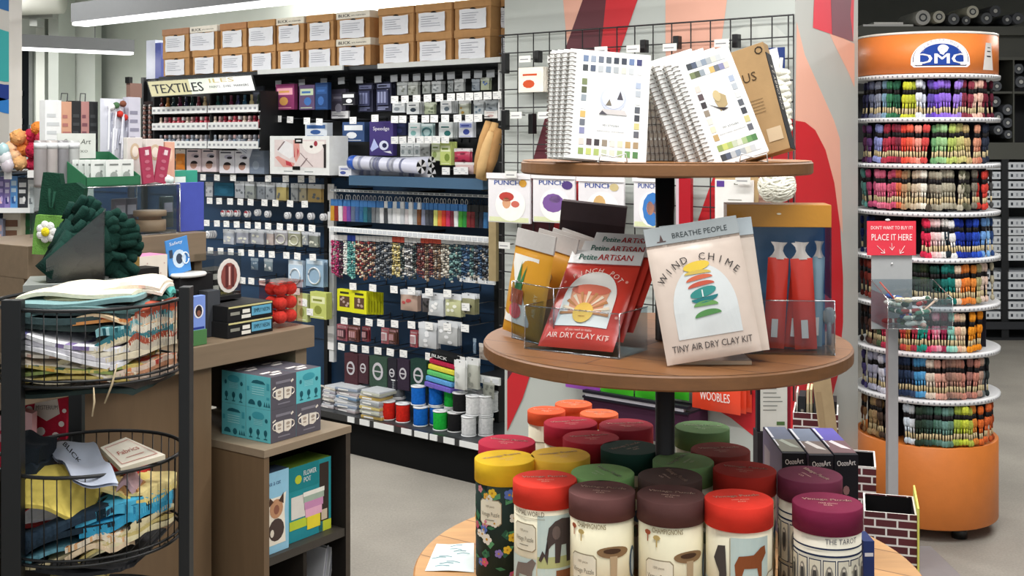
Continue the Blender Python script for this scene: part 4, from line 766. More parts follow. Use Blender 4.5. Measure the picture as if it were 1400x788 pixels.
# ---- notebooks on the top tier
NS = ['#5f76a0', '#8f9db4', '#5a6478', '#4c5560', '#262d3a', '#2a3040', '#5a74a8', '#2c2f66']
NS2 = ['#2b3038', '#3f4c66', '#b9bec2', '#7f8fa4', '#a9b0b4', '#d8d9c9', '#c9cdd0', '#e6e8e6']
NL = ['#6f7d4a', '#4a5236', '#8a97a2', '#eef0f0', '#e2b254', '#5f6470', '#7d7fb0', '#ded0c0']
NR = ['#a5b4d0', '#b3bcc6', '#d9dcda', '#4a4e58', '#2d3038', '#d8cc7c', '#545660', '#b9a27a']
NB = ['#e6d3c6', '#4e3a3e', '#2a2428', '#8f7f6a', '#e4ddd0', '#e8dcb8', '#c29a56', '#a8875c']
NB2 = ['#8aa648', '#c9d460', '#a9c05a', '#c4cfae', '#d8dcc8', '#a4c07c', '#5f9a4a', '#3f7a3a']
def notebook(M, label, var=0, W=.132, H=.184, art=True, group=None, th=.011):
    r = root('spiral_notebook', M, label, 'notebook', group); m = MB(); m.box(-W/2, W/2, 0, .0016, 0, H, mat('#f2f3f1', 'plastic'), b=.0007); m.box(-W/2+.001, W/2-.002, .002, th-.002, .002, H-.002, mat('#e4e2da', 'paper')); m.box(-W/2, W/2, th-.0016, th, 0, H, mat('#e9e9e6', 'plastic'))
    if art:
        s = .0105; 
        def sw(x, z, c_): m.art([rect(x, z, x+s*.8, z+s)], mat('#%02x%02x%02x' % tuple(int((.72*int(c_[i:i+2], 16)+.28*(.4*sum(int(c_[j:j+2], 16) for j in (1, 3, 5))/3+.6*215))) for i in (1, 3, 5)), 'paper'), lambda a, b: (a, -.0006, b))
        xs = [-W/2+.022+i*(W-.032)/8 for i in range(8)]
        A, B, L_, R_, D, E = (NS, NS2, NL, NR, NB, NB2) if var == 0 else (NS2, NL, NB, NR, NB2, NS2)
        for i, x in enumerate(xs): sw(x, H-.02, A[i]); sw(x, H-.036, B[i]); sw(x, .024, D[i]); sw(x, .008, E[i])
        for i in range(7):
            z = .042+i*(H-.088)/7; sw(xs[0], z, L_[6-i]); sw(xs[-1], z, R_[6-i])
        F = lambda e: (lambda a, b: (a, -e, b))
        if var == 0:
            m.art([circ(.008, H*.56, .021, None, 24)], mat('#c9cfe4'), F(.0006)); m.art([circ(.008, H*.57, .018, None, 20)], mat('#e4e8f2'), F(.001)); m.art([[(-.014, H*.42), (.032, H*.42), (.027, H*.465), (-.009, H*.465)]], mat('#cfcac8'), F(.0013)); m.art([[(-.014, H*.415), (0, H*.415), (-.009, H*.45)], [(.014, H*.56), (.024, H*.56), (.019, H*.64)]], mat('#56545c'), F(.0016)); m.art([[(-.004, H*.5), (.006, H*.5), (.002, H*.56)]], mat('#7c7468'), F(.0016))
        else:
            m.art([[(.0, H*.46), (.014, H*.5), (.016, H*.58), (.004, H*.64), (-.004, H*.56)]], mat('#b7a27a'), F(.0008)); m.art([[(-.018, H*.56), (.004, H*.46), (.014, H*.47), (-.002, H*.5)]], mat('#3a3234'), F(.0012)); m.art([circ(.002, H*.6, .006, .01, 10)], mat('#cdb98c'), F(.0014))
        m.text('MY STYLISH', .006, H*.31, .0034, '#6f7377', F(.0007), w=.026); m.text('watercolour sketchbook', .006, H*.26, .0028, '#9a9c9f', F(.0007), w=.044); m.text('o', .006, H*.17, .003, '#9a9c9f', F(.0007))
    put('cover', m, parent=r)
    c = MB(); n = 24
    for k in range(n):
        z = .008+(H-.016)*k/(n-1); rr_ = th*.5+.0035
        c.tube([(-W/2+.004+rr_*.9*cos(t*pi/4), th/2+rr_*sin(t*pi/4), z) for t in range(8)], .0009, mat('#8d8780', 'metal'), 4, closed=True)
    put('wire_binding', c, parent=r)
    return r
def bt(px, py, z=ZT): return onz(px, py, z)
def pl(p, yaw=0, lean=0, roll=0): return Matrix.Translation(p) @ Rz(R(yaw)) @ Rx(R(-lean)) @ Ry(R(roll))
p = C0.at(827, 222, 1.86); p.z = ZT+.003
notebook(pl(p, 3, 15, 5), 'white spiral notebook with a snow globe and a border of paint swatches, facing front')
for k in range(3):
    q = p+Vector((-.008-.008*k, .014+.013*k, 0)); notebook(pl(q, 6+k*2, 15, 5), 'white spiral notebook tucked behind the snow globe one, %s' % ['closest to it', 'second', 'hindmost'][k], 0, art=False, group='notebooks behind the snow globe one')
p = C0.at(1012, 219, 1.87); p.z = ZT+.003
notebook(pl(p, -4, 13, -19), 'white spiral notebook with a bird drawing and swatch border, tilted left', 1, W=.098, H=.188)
for k in range(3):
    q = p+Vector((-.014-.017*k, .013+.013*k, .0)); notebook(pl(q, 4, 13, -18), 'white spiral notebook edge leaning behind the bird one, %s' % ['nearest to it', 'second', 'nearest the flat pile'][k], 1, W=.09, H=.186, art=False, group='notebooks behind the bird one')
for k in range(9):
    notebook(T(.232+.004*(k % 2), 2.035, ZT+.0015+k*.0122) @ Rz(R(2*(k % 3)-2)) @ Matrix(((0, 0, 1, 0), (1, 0, 0, 0), (0, 1, 0, 0), (0, 0, 0, 1))) @ T(0, 0, -.092), 'white spiral notebook lying in the flat pile, %s from the table' % ordn[k], 0, art=False, group='notebooks in the flat pile')
# little wire easels
for px_, Y_, nm in ((838, 1.83, 'snow globe'), (1030, 1.84, 'bird')):
    p = C0.at(px_, 222, Y_); m = MB(); m.tube([(-.022, -.002, .001), (-.02, -.004, .014), (0, -.003, .008), (.02, -.004, .014), (.022, -.002, .001)], .0011, mat('#e2e4e4', 'metal'), 5); m.tube([(-.022, -.002, .001), (-.022, .05, .001)], .0011, mat('#e2e4e4', 'metal'), 5); m.tube([(.022, -.002, .001), (.022, .05, .001)], .0011, mat('#e2e4e4', 'metal'), 5)
    p.z = ZT+.001; put('wire_easel', m, Matrix.Translation(p), None, 'small white wire easel holding the %s notebook' % nm, 'easel')
# kraft box
p = C0.at(1050, 216, 1.93); p.z = ZT+.012
m = MB(); kf = mat('#a98a62', 'card'); W_, H_, D_ = .078, .188, .028
m.box(-W_/2, W_/2, 0, D_, 0, H_, kf, b=.001); fL = lambda x, z: (x, -.001, z)
m.text('O', W_*.36, H_*.9, .014, '#1b1712', fL); m.text('US', W_*.02, H_*.68, .016, '#4a3a28', fL); m.art([rect(W_*.1, H_*.1, W_*.42, H_*.22)], mat('#cbb596'), lambda x, z: (x, -.001, z)); 
for k in range(5): m.art([rect(-W_*.1, H_*(.5-.03*k), W_*.2, H_*(.505-.03*k))], mat('#7a6344'), fL)
r = root('kraft_box', pl(p, -30, 8, -17), 'brown kraft box with a black printed spine leaning behind the bird notebook', 'box'); put('box_body', m, parent=r)
m = MB(); m.box(W_/2-.0005, W_/2+.0008, 0, D_, 0, H_*.9, mat('#17161a', 'paper')); m.text('COLORBY 2.5', .017, H_*.36, .012, '#cfc8bc', lambda x, z: (W_/2+.0015, D_/2-(x-.017) if 0 else x, z), rot=pi/2, w=.08, align='L'); put('spine_label', m, parent=r)
# ---- middle tier
def pouch(M, W, H, d, body, header, label, art=None, hh=.026, group=None, hlabel=None, seed=1, htext=None, name='craft_kit_pouch', bend=0):
    r = root(name, M, label, 'craft kit', group); m = MB(); f = pillow(m, W, H-hh, d, mat(body, 'bag'), seed=seed, n=30, k=30)
    if art: art(m, lambda e: fsurf(W, H-hh, d, e=e, seed=seed))
    put('pouch', m, parent=r)
    m = MB(); m.box(-W/2, W/2, -.0015, .0015, H-hh-.002, H, mat(header, 'plastic'), b=.0006)
    if htext: htext(m, lambda x, z: (x, -.0022, z))
    put('header_strip', m, parent=r); return r
def pinch(m, F):
    W, H = .14, .17
    m.art([circ(0, .092, .049, .056, 24, 0, pi)+[(-.049, .038), (.049, .038)]], mat('#f0efe9'), F(.0012), slice=.007)
    m.art([[(-.036, .105), (.036, .105), (.03, .06), (-.03, .06)]], mat('#e8a582'), F(.0018), slice=.007); m.art([circ(0, .108, .037, .011, 18)], mat('#d9745c'), F(.0022), slice=.007)
    for k in range(11):
        a = pi*k/10; m.art([[(.018*cos(a-.05), .062+.018*sin(a-.05)), (.046*cos(a-.07), .062+.042*sin(a-.07)), (.046*cos(a+.07), .062+.042*sin(a+.07)), (.018*cos(a+.05), .062+.018*sin(a+.05))]], mat('#f6e3c9' if k % 2 else '#c98c5a'), F(.0024))
    m.art([circ(0, .062, .019, None, 18)], mat('#f2c65c'), F(.003)); m.art([circ(-.006, .065, .0018, None, 6), circ(.006, .065, .0018, None, 6)], mat('#a8702c'), F(.0036)); m.art([rect(-.006, .0545, .006, .0555)], mat('#a8702c'), F(.0036))
    m.arc_text('PINCH POT', 0, .083, .062, R(128), R(46), .0105, '#f7dccf', F(.003)); m.text('AIR DRY CLAY KIT', 0, .016, .010, '#f7dccf', F(.0014), w=.115); m.text('all you need to make', 0, .029, .005, '#f3c9b9', F(.0014), w=.05)
    for x, z in ((.058, .13), (-.058, .125), (.06, .06), (-.061, .05), (.055, .02)): m.art([circ(x, z, .003, None, 6)], mat('#f0a898'), F(.0014))
def petite(m, F): m.text('Petite', -.052, .1755, .0125, '#3f7a6c', F, align='L', w=.036, bold=True); m.text('ARTiSAN', -.014, .1755, .0125, '#c23a3c', F, align='L', w=.066, bold=True)
BINY = -33
bp = onz(776, 486, ZM); 
Mb = Matrix.Translation((bp.x+.008, bp.y+.01, ZM+.0012)) @ Rz(R(BINY))
names = ['in front', 'second', 'third', 'hindmost']
for k in range(3):
    M = Mb @ T(.0+.003*k, .008+.031*k, .006+.0125*k) @ Rx(R(-40)) @ Ry(R(-1.5+k))
    pouch(M, .14, .196, .022, '#cf3d30', '#dfe1e0', 'red pinch pot clay kit pouch in the clear bin, %s' % names[k], pinch if k == 0 else None, hh=.026, seed=4+k, htext=petite)
clr = mat('#eef3f6', 'clear'); 
def bin_(M, w_, d, h, label, hb=None, name='clear_bin'):
    r = root(name, M, label, 'bin'); hb = hb or h; t = .0022
    for nm, a in (('front_wall', (-w_/2, w_/2, 0, t, 0, h)), ('back_wall', (-w_/2, w_/2, d-t, d, 0, hb)), ('side_wall', (-w_/2, -w_/2+t, t, d-t, 0, h)), ('side_wall', (w_/2-t, w_/2, t, d-t, 0, h)), ('floor_plate', (-w_/2+t, w_/2-t, t, d-t, 0, t))):
        m = MB(); m.box(*a, clr); put(nm, m, parent=r)
    m = MB(); e = mat('#dfe6ec', 'clear', a=.35, rough=.15)
    for x in (-w_/2, w_/2): m.tube([(x, 0, 0), (x, 0, h)], .0011, e, 5); m.tube([(x, 0, h), (x, d, h)], .0011, e, 5)
    m.tube([(-w_/2, 0, h), (w_/2, 0, h)], .0011, e, 5); m.tube([(-w_/2, 0, .001), (w_/2, 0, .001)], .0015, e, 5); put('polished_edge', m, parent=r); return r
bin_(Mb @ T(.0, -.004, 0), .178, .10, .072, 'clear acrylic bin holding the red pinch pot kits on the middle tier')
# yellow packs
def cactus(m, F):
    m.art([rect(-.055, .02, .028, .14)], mat('#eceae4'), F(.0012), slice=.008); m.art([[(-.03, .08), (-.02, .13), (-.012, .08)], [(-.02, .08), (0, .125), (-.006, .08)]], mat('#3f7a4a'), F(.0018)); m.art([rect(-.04, .055, .004, .08)], mat('#b4583a'), F(.0018)); m.art([circ(-.018, .042, .02, .014, 10)], mat('#d9656a'), F(.0018))
    m.text('AIR DRY', .044, .06, .009, '#f4e3b4', F(.0014), rot=pi/2, w=.04)
def swirl(m, F):
    for z in (.04, .07, .1): m.tube([F(.001)(.01+.009*cos(t*pi/5), z+.009*sin(t*pi/5)) for t in range(10)], .0012, '#f0dca0', 4, closed=True)
by = onz(722, 466, ZM)
ys = [(712, 464, -58, 8, 4, cactus), (733, 458, -56, 12, 6, swirl), (752, 452, -54, 12, 8, swirl), (768, 447, -52, 10, 9, swirl)]
for k, (px_, py_, yw, ln, rl, a_) in enumerate(ys):
    q = onz(px_, py_, ZM); q.z = ZM+.005
    pouch(pl(q, yw, ln, rl), .125, .185-.004*k, .02, '#d7992c', '#cfcac6', 'mustard yellow clay kit pouch on the middle tier, %s' % ['showing a cactus picture', 'right behind the cactus one', 'third from the edge', 'hindmost by the dark box'][k], a_, hh=.03, seed=20+k)
q = onz(700, 470, ZM); bin_(Matrix.Translation((q.x+.035, q.y+.0, ZM+.001)) @ Rz(R(-56)), .125, .13, .10, 'clear acrylic bin around the mustard yellow pouches', name='clear_bin')
# dark wedge box behind
q = C0.at(796, 400, 2.24); q.z = ZM+.003
m = MB(); m.box(-.062, .062, 0, .035, 0, .226, mat('#4b3f42', 'card'), b=.001, mats=None); m.box(-.062, .062, -.0008, 0, .19, .226, mat('#5c5054', 'card')); m.art([rect(-.05, .03, .05, .16)], mat('#6b5d57'), lambda x, z: (x, -.0012, z)); put('display_box', m, pl(q, -8, -3, 6), None, 'dark brown box standing between the yellow and red clay kits', 'box')
# wind chime pouches
def chime(m, F):
    m.art([circ(0, .075, .05, .07, 26, 0, pi)+[(-.05, .035), (.05, .035)]], mat('#d8dcdc'), F(.001), slice=.007)
    m.arc_text('WIND CHIME', 0, .082, .07, R(140), R(40), .0115, '#3c3838', F(.0026)); m.text('TINY AIR DRY CLAY KIT', .0, .017, .0105, '#4a4444', F(.0016), w=.125)
    def lens(cx_, cz_, w__, h__, c_, rot=0, up=True, dn=True):
        a0, a1 = (0, pi) if up and not dn else (pi, 2*pi) if dn and not up else (0, 2*pi); pts = circ(0, 0, w__, h__, 18, a0, a1); m.art([[(cx_+x*cos(rot)-z*sin(rot), cz_+x*sin(rot)+z*cos(rot)) for x, z in pts]], mat(c_), F(.0022), slice=.007)
    lens(-.004, .143, .021, .0075, '#e3c34a', .1); lens(-.004, .131, .021, .006, '#cfb45a', 0, True, False); lens(-.003, .122, .021, .007, '#cf6a4c', .1, True, False); lens(-.002, .112, .021, .007, '#c25a48', .1, True, False)
    lens(-.001, .102, .021, .0075, '#3e8f8a', .2); lens(0, .094, .021, .008, '#2f7a7e', .1, False, True); lens(-.0, .081, .019, .008, '#6fa05c', 0, True, False); lens(.001, .066, .021, .009, '#5a8f54', .1, True, False); m.art([rect(-.0035, .095, -.0015, .106)], mat('#e8f0ee'), F(.003))
def breathe(m, F): m.text('BREATHE PEOPLE', .012, .1915, .0085, '#3f4648', F, w=.088); m.art([[(-.052, .19), (-.046, .19), (-.049, .2)], rect(-.056, .188, -.042, .1895)], mat('#5f4a48'), F)
q = onz(977, 503, ZM); q.z = ZM+.0145
pouch(pl(q, 0, 10, -9), .148, .212, .024, '#d9c8bb', '#a9b0b2', 'cream wind chime clay kit pouch with stacked coloured shapes, in front', chime, hh=.026, seed=2, htext=breathe)
q2 = q+Vector((.018, .03, 0)); pouch(pl(q2, 0, 10, -6), .148, .21, .02, '#dccdc0', '#c3ced4', 'cream clay kit pouch mostly hidden right behind the wind chime one', None, seed=3)
q3 = q+Vector((.006, .052, 0)); pouch(pl(q3, 0, 12, -7), .145, .20, .02, '#d6c7ba', '#b9c4ca', 'cream clay kit pouch hindmost behind the wind chime one', None, seed=5)
m = MB(); m.box(-.06, .06, 0, .09, 0, .006, mat('#b9a48c', 'plastic')); q = onz(975, 500, ZM); q.z = ZM+.0012; put('pouch_stand', m, pl(q, 0), None, 'low tan stand under the cream clay kit pouches', 'stand')
# blue display box with red packs
q = onz(1068, 486, ZM); q.z = ZM+.0012; Md = pl(q, -6)
r = root('counter_display', Md, 'blue display box with an orange top band and a clear front', 'display')
bl = mat('#5f8ab4', 'plastic'); og = mat('#c68a2c', 'plastic')
m = MB(); m.box(-.085, .085, .098, .102, 0, .205, bl); m.box(-.085, -.082, .0, .098, 0, .195, mat('#3d5f86', 'clear', a=.1)); put('back_card', m, parent=r)
m = MB(); m.box(-.085, .085, .03, .10, .205, .242, og, b=.001); m.prism(circ(.0, .227, .004, .0015, 8), .0285, .0295, mat('#f2e6cc')); put('top_band', m, parent=r)
m = MB(); m.box(-.085, .085, -.002, 0, 0, .088, clr); m.box(.083, .085, 0, .098, 0, .088, clr); m.box(-.085, .085, 0, .098, 0, .003, clr); m.box(.083, .085, .03, .098, .088, .205, mat('#a9c4de', 'clear')); put('clear_front', m, parent=r)
m = MB(); m.tube([(-.085, -.001, .088), (.085, -.001, .088)], .001, mat('#dfe6ec', 'clear', a=.4), 5); m.tube([(.085, -.001, 0), (.085, -.001, .088)], .0012, mat('#dfe6ec', 'clear', a=.4), 5); put('polished_edge', m, parent=r)
for k, (x, y, rl, w_) in enumerate(((-.008, .035, 3, .034), (.022, .045, 5, .024), (.044, .03, -3, .036), (.064, .06, 2, .02))):
    m = MB(); pillow(m, w_, .15, .02, mat('#c9392c' if k < 3 else '#7f9aa8', 'bag'), seed=k+31, n=6, k=8); rr_ = root('clay_stick_pack', Md @ T(x, y, .004) @ Ry(R(rl)), 'slim %s packet standing in the blue display box, %s' % ('red' if k < 3 else 'pale', ['left one', 'middle one', 'right front one', 'by the right edge'][k]), 'packet'); put('packet', m, parent=rr_)
    m = MB(); m.surf(lambda u, v: ((u-.5)*w_*(1-.6*sin(v*pi*.9)), .003*sin(8*u), .148+v*.028), 4, 4, mat('#c9c2bc', 'bag')); put('twisted_top', m, parent=rr_); m = MB(); m.box(-w_*.2, w_*.1, -.0115, -.011, .02, .05, mat('#d8d2cc')); put('packet_label', m, parent=rr_)
q = onz(1150, 478, ZM); m = MB(); m.ball((0, 0, .05), .012, mat('#c8c0b8', 'plastic'), 12, (1, .4, 1.3)); m.tube([(0, 0, .001), (0, 0, .04)], .004, mat('#b8b0aa', 'plastic'), 8); put('display_clip', m, pl(q+Vector((-.012, .03, .001))), None, 'small white round headed clip beside the blue display box', 'clip')
# ---- puzzle tins on the bottom tier
RT, ZP = .052, 1.0
def cyl(r, a0, e=0): return lambda x, z: ((r+e)*sin(a0+x/r), -(r+e)*cos(a0+x/r), z)
cream = '#e9e2c8'
def tin(px_, py_, lid, style, label, rot=0, small=False, twrot=0, Z=None):
    q = onz(px_, py_, ZP); r_ = .0385 if small else RT; H = ZP-ZL-.0008
    r = root('puzzle_tin', Matrix.Translation((q.x, q.y, ZL+.0008)), label, 'tin', 'round puzzle tins on the bottom tier')
    m = MB(); base = {'flora': '#22332f', 'world': cream, 'champ': '#ebe4c6', 'animals': cream, 'tarot': '#e6e0cf', 'plain': '#e4dcc4', 'green': '#dfe3cf'}[style]; b_ = r_-.0022
    m.lathe([(b_, .0), (b_, H-.01)], mat(base, 'paper'), 40)
    va = math.atan2(q.x, q.y); A0 = -va+rot      # art faces the aisle
    F = lambda e: cyl(b_, A0, e); S = .006
    def panel(x, z, w_, h_, lines):
        oc = [(x-w_/2+.005, z-h_/2), (x+w_/2-.005, z-h_/2), (x+w_/2, z-h_/2+.005), (x+w_/2, z+h_/2-.005), (x+w_/2-.005, z+h_/2), (x-w_/2+.005, z+h_/2), (x-w_/2, z+h_/2-.005), (x-w_/2, z-h_/2+.005)]
        ic = [(x+(a-x)*.94, z+(b-z)*.93) for a, b in oc]
        m.art([oc], mat('#a3957a'), F(.0006), slice=S); m.art([ic], mat('#efe9d4'), F(.001), slice=S); m.text('Vintage Puzzle', x, z-.006, .0075, '#7d7462', F(.0015), slice=S, w=w_*.82)
        m.text('1000 pieces', x, z+h_*.2, .004, '#8d8370', F(.0015), slice=S, w=w_*.4); m.art([rect(x-w_*.2, z-h_*.3, x+w_*.2, z-h_*.27)], mat('#8d8370'), F(.0015), slice=S)
    top = H-.034
    if style == 'flora':
        rr = random.Random(5); cl = ['#e9e6dc', '#f0c83c', '#5f78c0', '#d88a9a', '#e8b04a', '#c85a78', '#8a7ac0']
        for k in range(60):
            x, z = rr.uniform(-.11, .11), rr.uniform(.005, top-.01); a = rr.uniform(0, pi); m.art([[(x+.009*cos(a+t), z+.009*sin(a+t)*(.35 if i % 2 else 1)) for i, t in enumerate((0, .5*pi, pi, 1.5*pi))]], mat(rr.choice(['#3f7a55', '#5a9a6c', '#2f5f4a'])), F(.0005), slice=S)
        for k in range(46):
            x, z = rr.uniform(-.11, .11), rr.uniform(.008, top-.008); c_ = rr.choice(cl); s_ = rr.uniform(.004, .007)
            for t in range(5): m.art([circ(x+s_*.8*cos(t*1.257), z+s_*.8*sin(t*1.257), s_*.62, None, 7)], mat(c_), F(.0009+.0001*(t % 2)), slice=S)
            m.art([circ(x, z, s_*.35, None, 6)], mat('#c9962f'), F(.0014))
        panel(-.031, .118, .042, .044, 0)
    elif style in ('world', 'animals'):
        m.art([rect(-.012, .004, .05, .155), rect(-.075, .004, -.014, .085)], mat('#c4d6d2'), F(.0004), slice=S); m.art([rect(-.012, .004, .05, .03), rect(-.012, .072, .05, .09), rect(-.075, .004, -.014, .04)], mat('#b4bb84'), F(.0007), slice=S)
        if style == 'world':
            m.text('ANIMAL WORLD', -.03, top-.012, .008, '#6d6452', F(.001), slice=S, w=.058); m.tube([F(.0006)(-.062+.062*k/8, top-.016) for k in range(9)], .0004, '#8d8370', 3)
            el = [(.004, .078), (.006, .1), (.003, .118), (.006, .136), (.016, .146), (.028, .15), (.044, .148), (.047, .12), (.046, .08), (.037, .08), (.036, .108), (.027, .108), (.024, .08), (.016, .08), (.016, .112), (.01, .108), (.0, .094), (-.006, .082), (-.01, .085), (-.004, .1)]
            m.art([el], mat('#4a403e'), F(.0012), slice=S); m.art([circ(.018, .128, .007, .011, 10)], mat('#6a5c58'), F(.0016), slice=S)
            zb = [(-.06, .04), (-.056, .06), (-.05, .075), (-.03, .078), (-.02, .086), (-.014, .08), (-.02, .066), (-.022, .04), (-.027, .04), (-.03, .058), (-.046, .058), (-.052, .04)]; m.art([zb], mat('#7a706a'), F(.0012), slice=S)
            gt = [(.004, .008), (.006, .035), (.0, .045), (.01, .052), (.04, .048), (.046, .008), (.04, .008), (.037, .028), (.014, .028), (.011, .008)]; m.art([gt], mat('#d8cfc0'), F(.0012), slice=S); m.art([rect(.018, .05, .046, .068)], mat('#8a5a3c'), F(.001), slice=S)
            panel(-.036, .118, .044, .044, 0)
        else:
            m.tube([F(.0008)(-.013, .004+.15*k/6) for k in range(7)], .0005, '#8d8370', 3)
            dk = [(-.03, .07), (-.03, .1), (-.04, .12), (-.032, .14), (-.02, .142), (-.018, .1), (-.019, .07)]; m.art([dk], mat('#4c4644'), F(.0012), slice=S)
            lx = [(-.004, .09), (-.006, .115), (.0, .128), (.022, .13), (.034, .14), (.042, .142), (.044, .13), (.036, .118), (.036, .09), (.032, .09), (.028, .11), (.008, .11), (.002, .09)]; m.art([lx], mat('#8c4e2c'), F(.0012), slice=S)
            m.art([circ(.014, .045, .018, .02, 12)], mat('#3c3634'), F(.0012), slice=S); m.art([circ(.014, .035, .01, .008, 10)], mat('#d8c8b8'), F(.0016), slice=S); m.art([rect(-.07, .01, -.02, .06)], mat('#5f6a4c'), F(.001), slice=S)
            panel(.062, .08, .03, .04, 0)
    elif style == 'champ':
        m.text('CHAMPIGNONS', -.018, top-.012, .008, '#8f7f5a', F(.0008), slice=S, w=.048)
        m.art([circ(.018, .118, .026, .009, 20)], mat('#8d7050'), F(.001), slice=S); m.art([circ(.016, .12, .014, .004, 14)], mat('#4a3426'), F(.0014), slice=S); m.art([[(.012, .112), (.024, .112), (.022, .03), (.028, .016), (.006, .016), (.014, .03)]], mat('#b9a282'), F(.0012), slice=S)
        for k in range(7): m.art([[(.034+.002*k, .035), (.036+.002*k, .035), (.04+.003*(k-3), .075+.004*(k % 3))]], mat('#c9b04a'), F(.001))
        m.art([circ(.058, .095, .009, .026, 14)], mat('#4e5f70'), F(.001), slice=S); m.art([circ(.058, .095, .005, .02, 12)], mat('#b9c4c8'), F(.0014), slice=S)
        for x, z in ((-.05, .152), (-.034, .146)): m.art([circ(x, z, .006, .004, 8), rect(x-.001, z-.014, x+.001, z)], mat('#a8583c' if x < -.04 else '#c9b070'), F(.001))
        for k in range(26): a, b = random.Random(k).uniform(-.05, -.008), random.Random(k+90).uniform(.006, .032); m.art([circ(a, b, .0042, None, 7)], mat('#c03040' if k % 3 else '#e07078'), F(.001+.0001*(k % 3)))
        panel(-.031, .09, .046, .046, 0)
    elif style == 'tarot':
        nv = '#23304e'; m.art([rect(-.11, top-.022, .11, top-.0195)], mat('#23304e'), F(.001), slice=S); m.text('THE TAROT', .022, top-.013, .008, '#5f6068', F(.001), slice=S, w=.05); m.art([rect(-.11, top-.033, .11, top-.03)], mat(nv), F(.001), slice=S)
        for k in range(-5, 6):
            x = k*.021+.003; m.art([rect(x-.0095, .065, x+.0095, .128), rect(x-.0095, .0, x+.0095, .06)], mat(nv), F(.0006), slice=S); m.art([rect(x-.0082, .0665, x+.0082, .1265), rect(x-.0082, .002, x+.0082, .0585)], mat('#dfd8c4'), F(.001), slice=S)
            m.art([circ(x, .1, .0062, .02, 12), circ(x, .03, .0062, .02, 12)], mat('#8f8a80'), F(.0013), slice=S); m.art([circ(x, .1, .0035, .014, 8), circ(x, .03, .0035, .014, 8)], mat('#4a4846'), F(.0016)); m.art([circ(x, .114, .0026, None, 6)], mat('#d8cfc0'), F(.0019))
        panel(.042, .1, .03, .04, 0)
    else:
        m.art([rect(-.1, top-.024, .1, top-.022)], mat('#8d8370'), F(.0006), slice=S)
        for k in range(14):
            rr = random.Random(label+str(k)); x, z = rr.uniform(-.09, .09), rr.uniform(.01, top-.03); m.art([circ(x, z, .008, .011, 8)], mat(rr.choice(['#7a8a70', '#8a6a58', '#5a6a80', '#b0a078'])), F(.0006), slice=S)
        panel(-.02, .1, .044, .042, 0)
    put('tin_body', m, parent=r)
    lm = mat(lid, 'card'); m = MB(); lh = .036 if not small else .024
    m.lathe([(r_-.0014, H-lh), (r_, H-lh), (r_, H-.0012), (r_-.0012, H)], lm, 48); tr_ = twrot-va; fT = lambda x, z: (x*cos(tr_)-z*sin(tr_), x*sin(tr_)+z*cos(tr_), H+.0005)
    pale_ = lid if 0 else '#e8c9b4' if style != 'green' else '#c9d4b8'
    m.text('Vintage Puzzle', 0, .008 if not small else .004, .0095, pale_, fT, w=r_*1.4, bold=True); m.text('1000 pieces', 0, -.008, .0042, pale_, fT, w=r_*.55); m.text('CO.', 0, -.018, .005, pale_, fT, w=r_*.28)
    put('tin_lid', m, parent=r)
tin(690, 626, '#efc02a', 'flora', 'puzzle tin with a bright yellow lid and dark flower print', .1, twrot=.5)
tin(745, 655, '#d8382a', 'world', 'puzzle tin with a red lid and an elephant print', 0, twrot=.08)
tin(823, 670, '#664240', 'champ', 'puzzle tin with a brown lid and mushroom print, beside the elephant tin', 0, twrot=-.15)
tin(917, 676, '#5c3c3a', 'champ', 'puzzle tin with a brown lid and mushroom print, beside the lynx tin', .25, twrot=-.12)
tin(1010, 682, '#e0382a', 'animals', 'puzzle tin with a bright red lid and a brown lynx print', 0, twrot=.35)
tin(1131, 687, '#7a2142', 'tarot', 'puzzle tin with a shiny magenta lid and navy framed card pictures, nearest one', 0, twrot=.1)
tin(1107, 649, '#6c2c44', 'tarot', 'puzzle tin with a plum lid behind the magenta one', .3, twrot=-1.0)
tin(1018, 642, '#a92a20', 'plain', 'puzzle tin with a dark red lid right behind the lynx tin', 0, twrot=-.1)
tin(985, 615, '#84352f', 'plain', 'puzzle tin with a rusty dark red lid beside the far green one', .2, twrot=.3)
tin(960, 584, '#5c7c50', 'green', 'puzzle tin with a moss green lid right of the pole', 0, twrot=0)
tin(934, 630, '#78a068', 'green', 'puzzle tin with a sage green lid just in front of the pole', 0, twrot=1.2)
tin(916, 651, '#52403c', 'champ', 'puzzle tin with a dark brown lid behind the front brown ones', 0, twrot=-1.1)
tin(824, 646, '#80b06c', 'green', 'puzzle tin with a light green lid between yellow and brown ones', 0, twrot=-1.0)
tin(861, 612, '#20443a', 'plain', 'puzzle tin with a dark bottle green lid left of the pole', 0, twrot=.8)
tin(766, 622, '#e8b83c', 'flora', 'puzzle tin with a duller yellow lid behind the elephant tin', 0, twrot=.4)
tin(808, 598, '#b02a38', 'plain', 'puzzle tin with a crimson lid next to the bottle green one', 0, twrot=.3)
tin(856, 581, '#a4303e', 'plain', 'puzzle tin with a dusky crimson lid directly left of the pole', 0, twrot=.2)
tin(780, 578, '#ad2036', 'plain', 'puzzle tin with a deep crimson lid behind the duller yellow one', 0, twrot=.3)
tin(693, 604, '#c02a46', 'plain', 'puzzle tin with a raspberry lid behind the bright yellow one', 0, twrot=-.3)
tin(747, 561, '#df5630', 'plain', 'small puzzle tin with an orange lid, leftmost of the three orange ones', 0, True)
tin(784, 552, '#df6038', 'plain', 'small puzzle tin with an orange lid, hindmost of the three orange ones', 0, True)
tin(819, 565, '#e0683e', 'plain', 'small puzzle tin with an orange lid, rightmost of the three orange ones', 0, True)
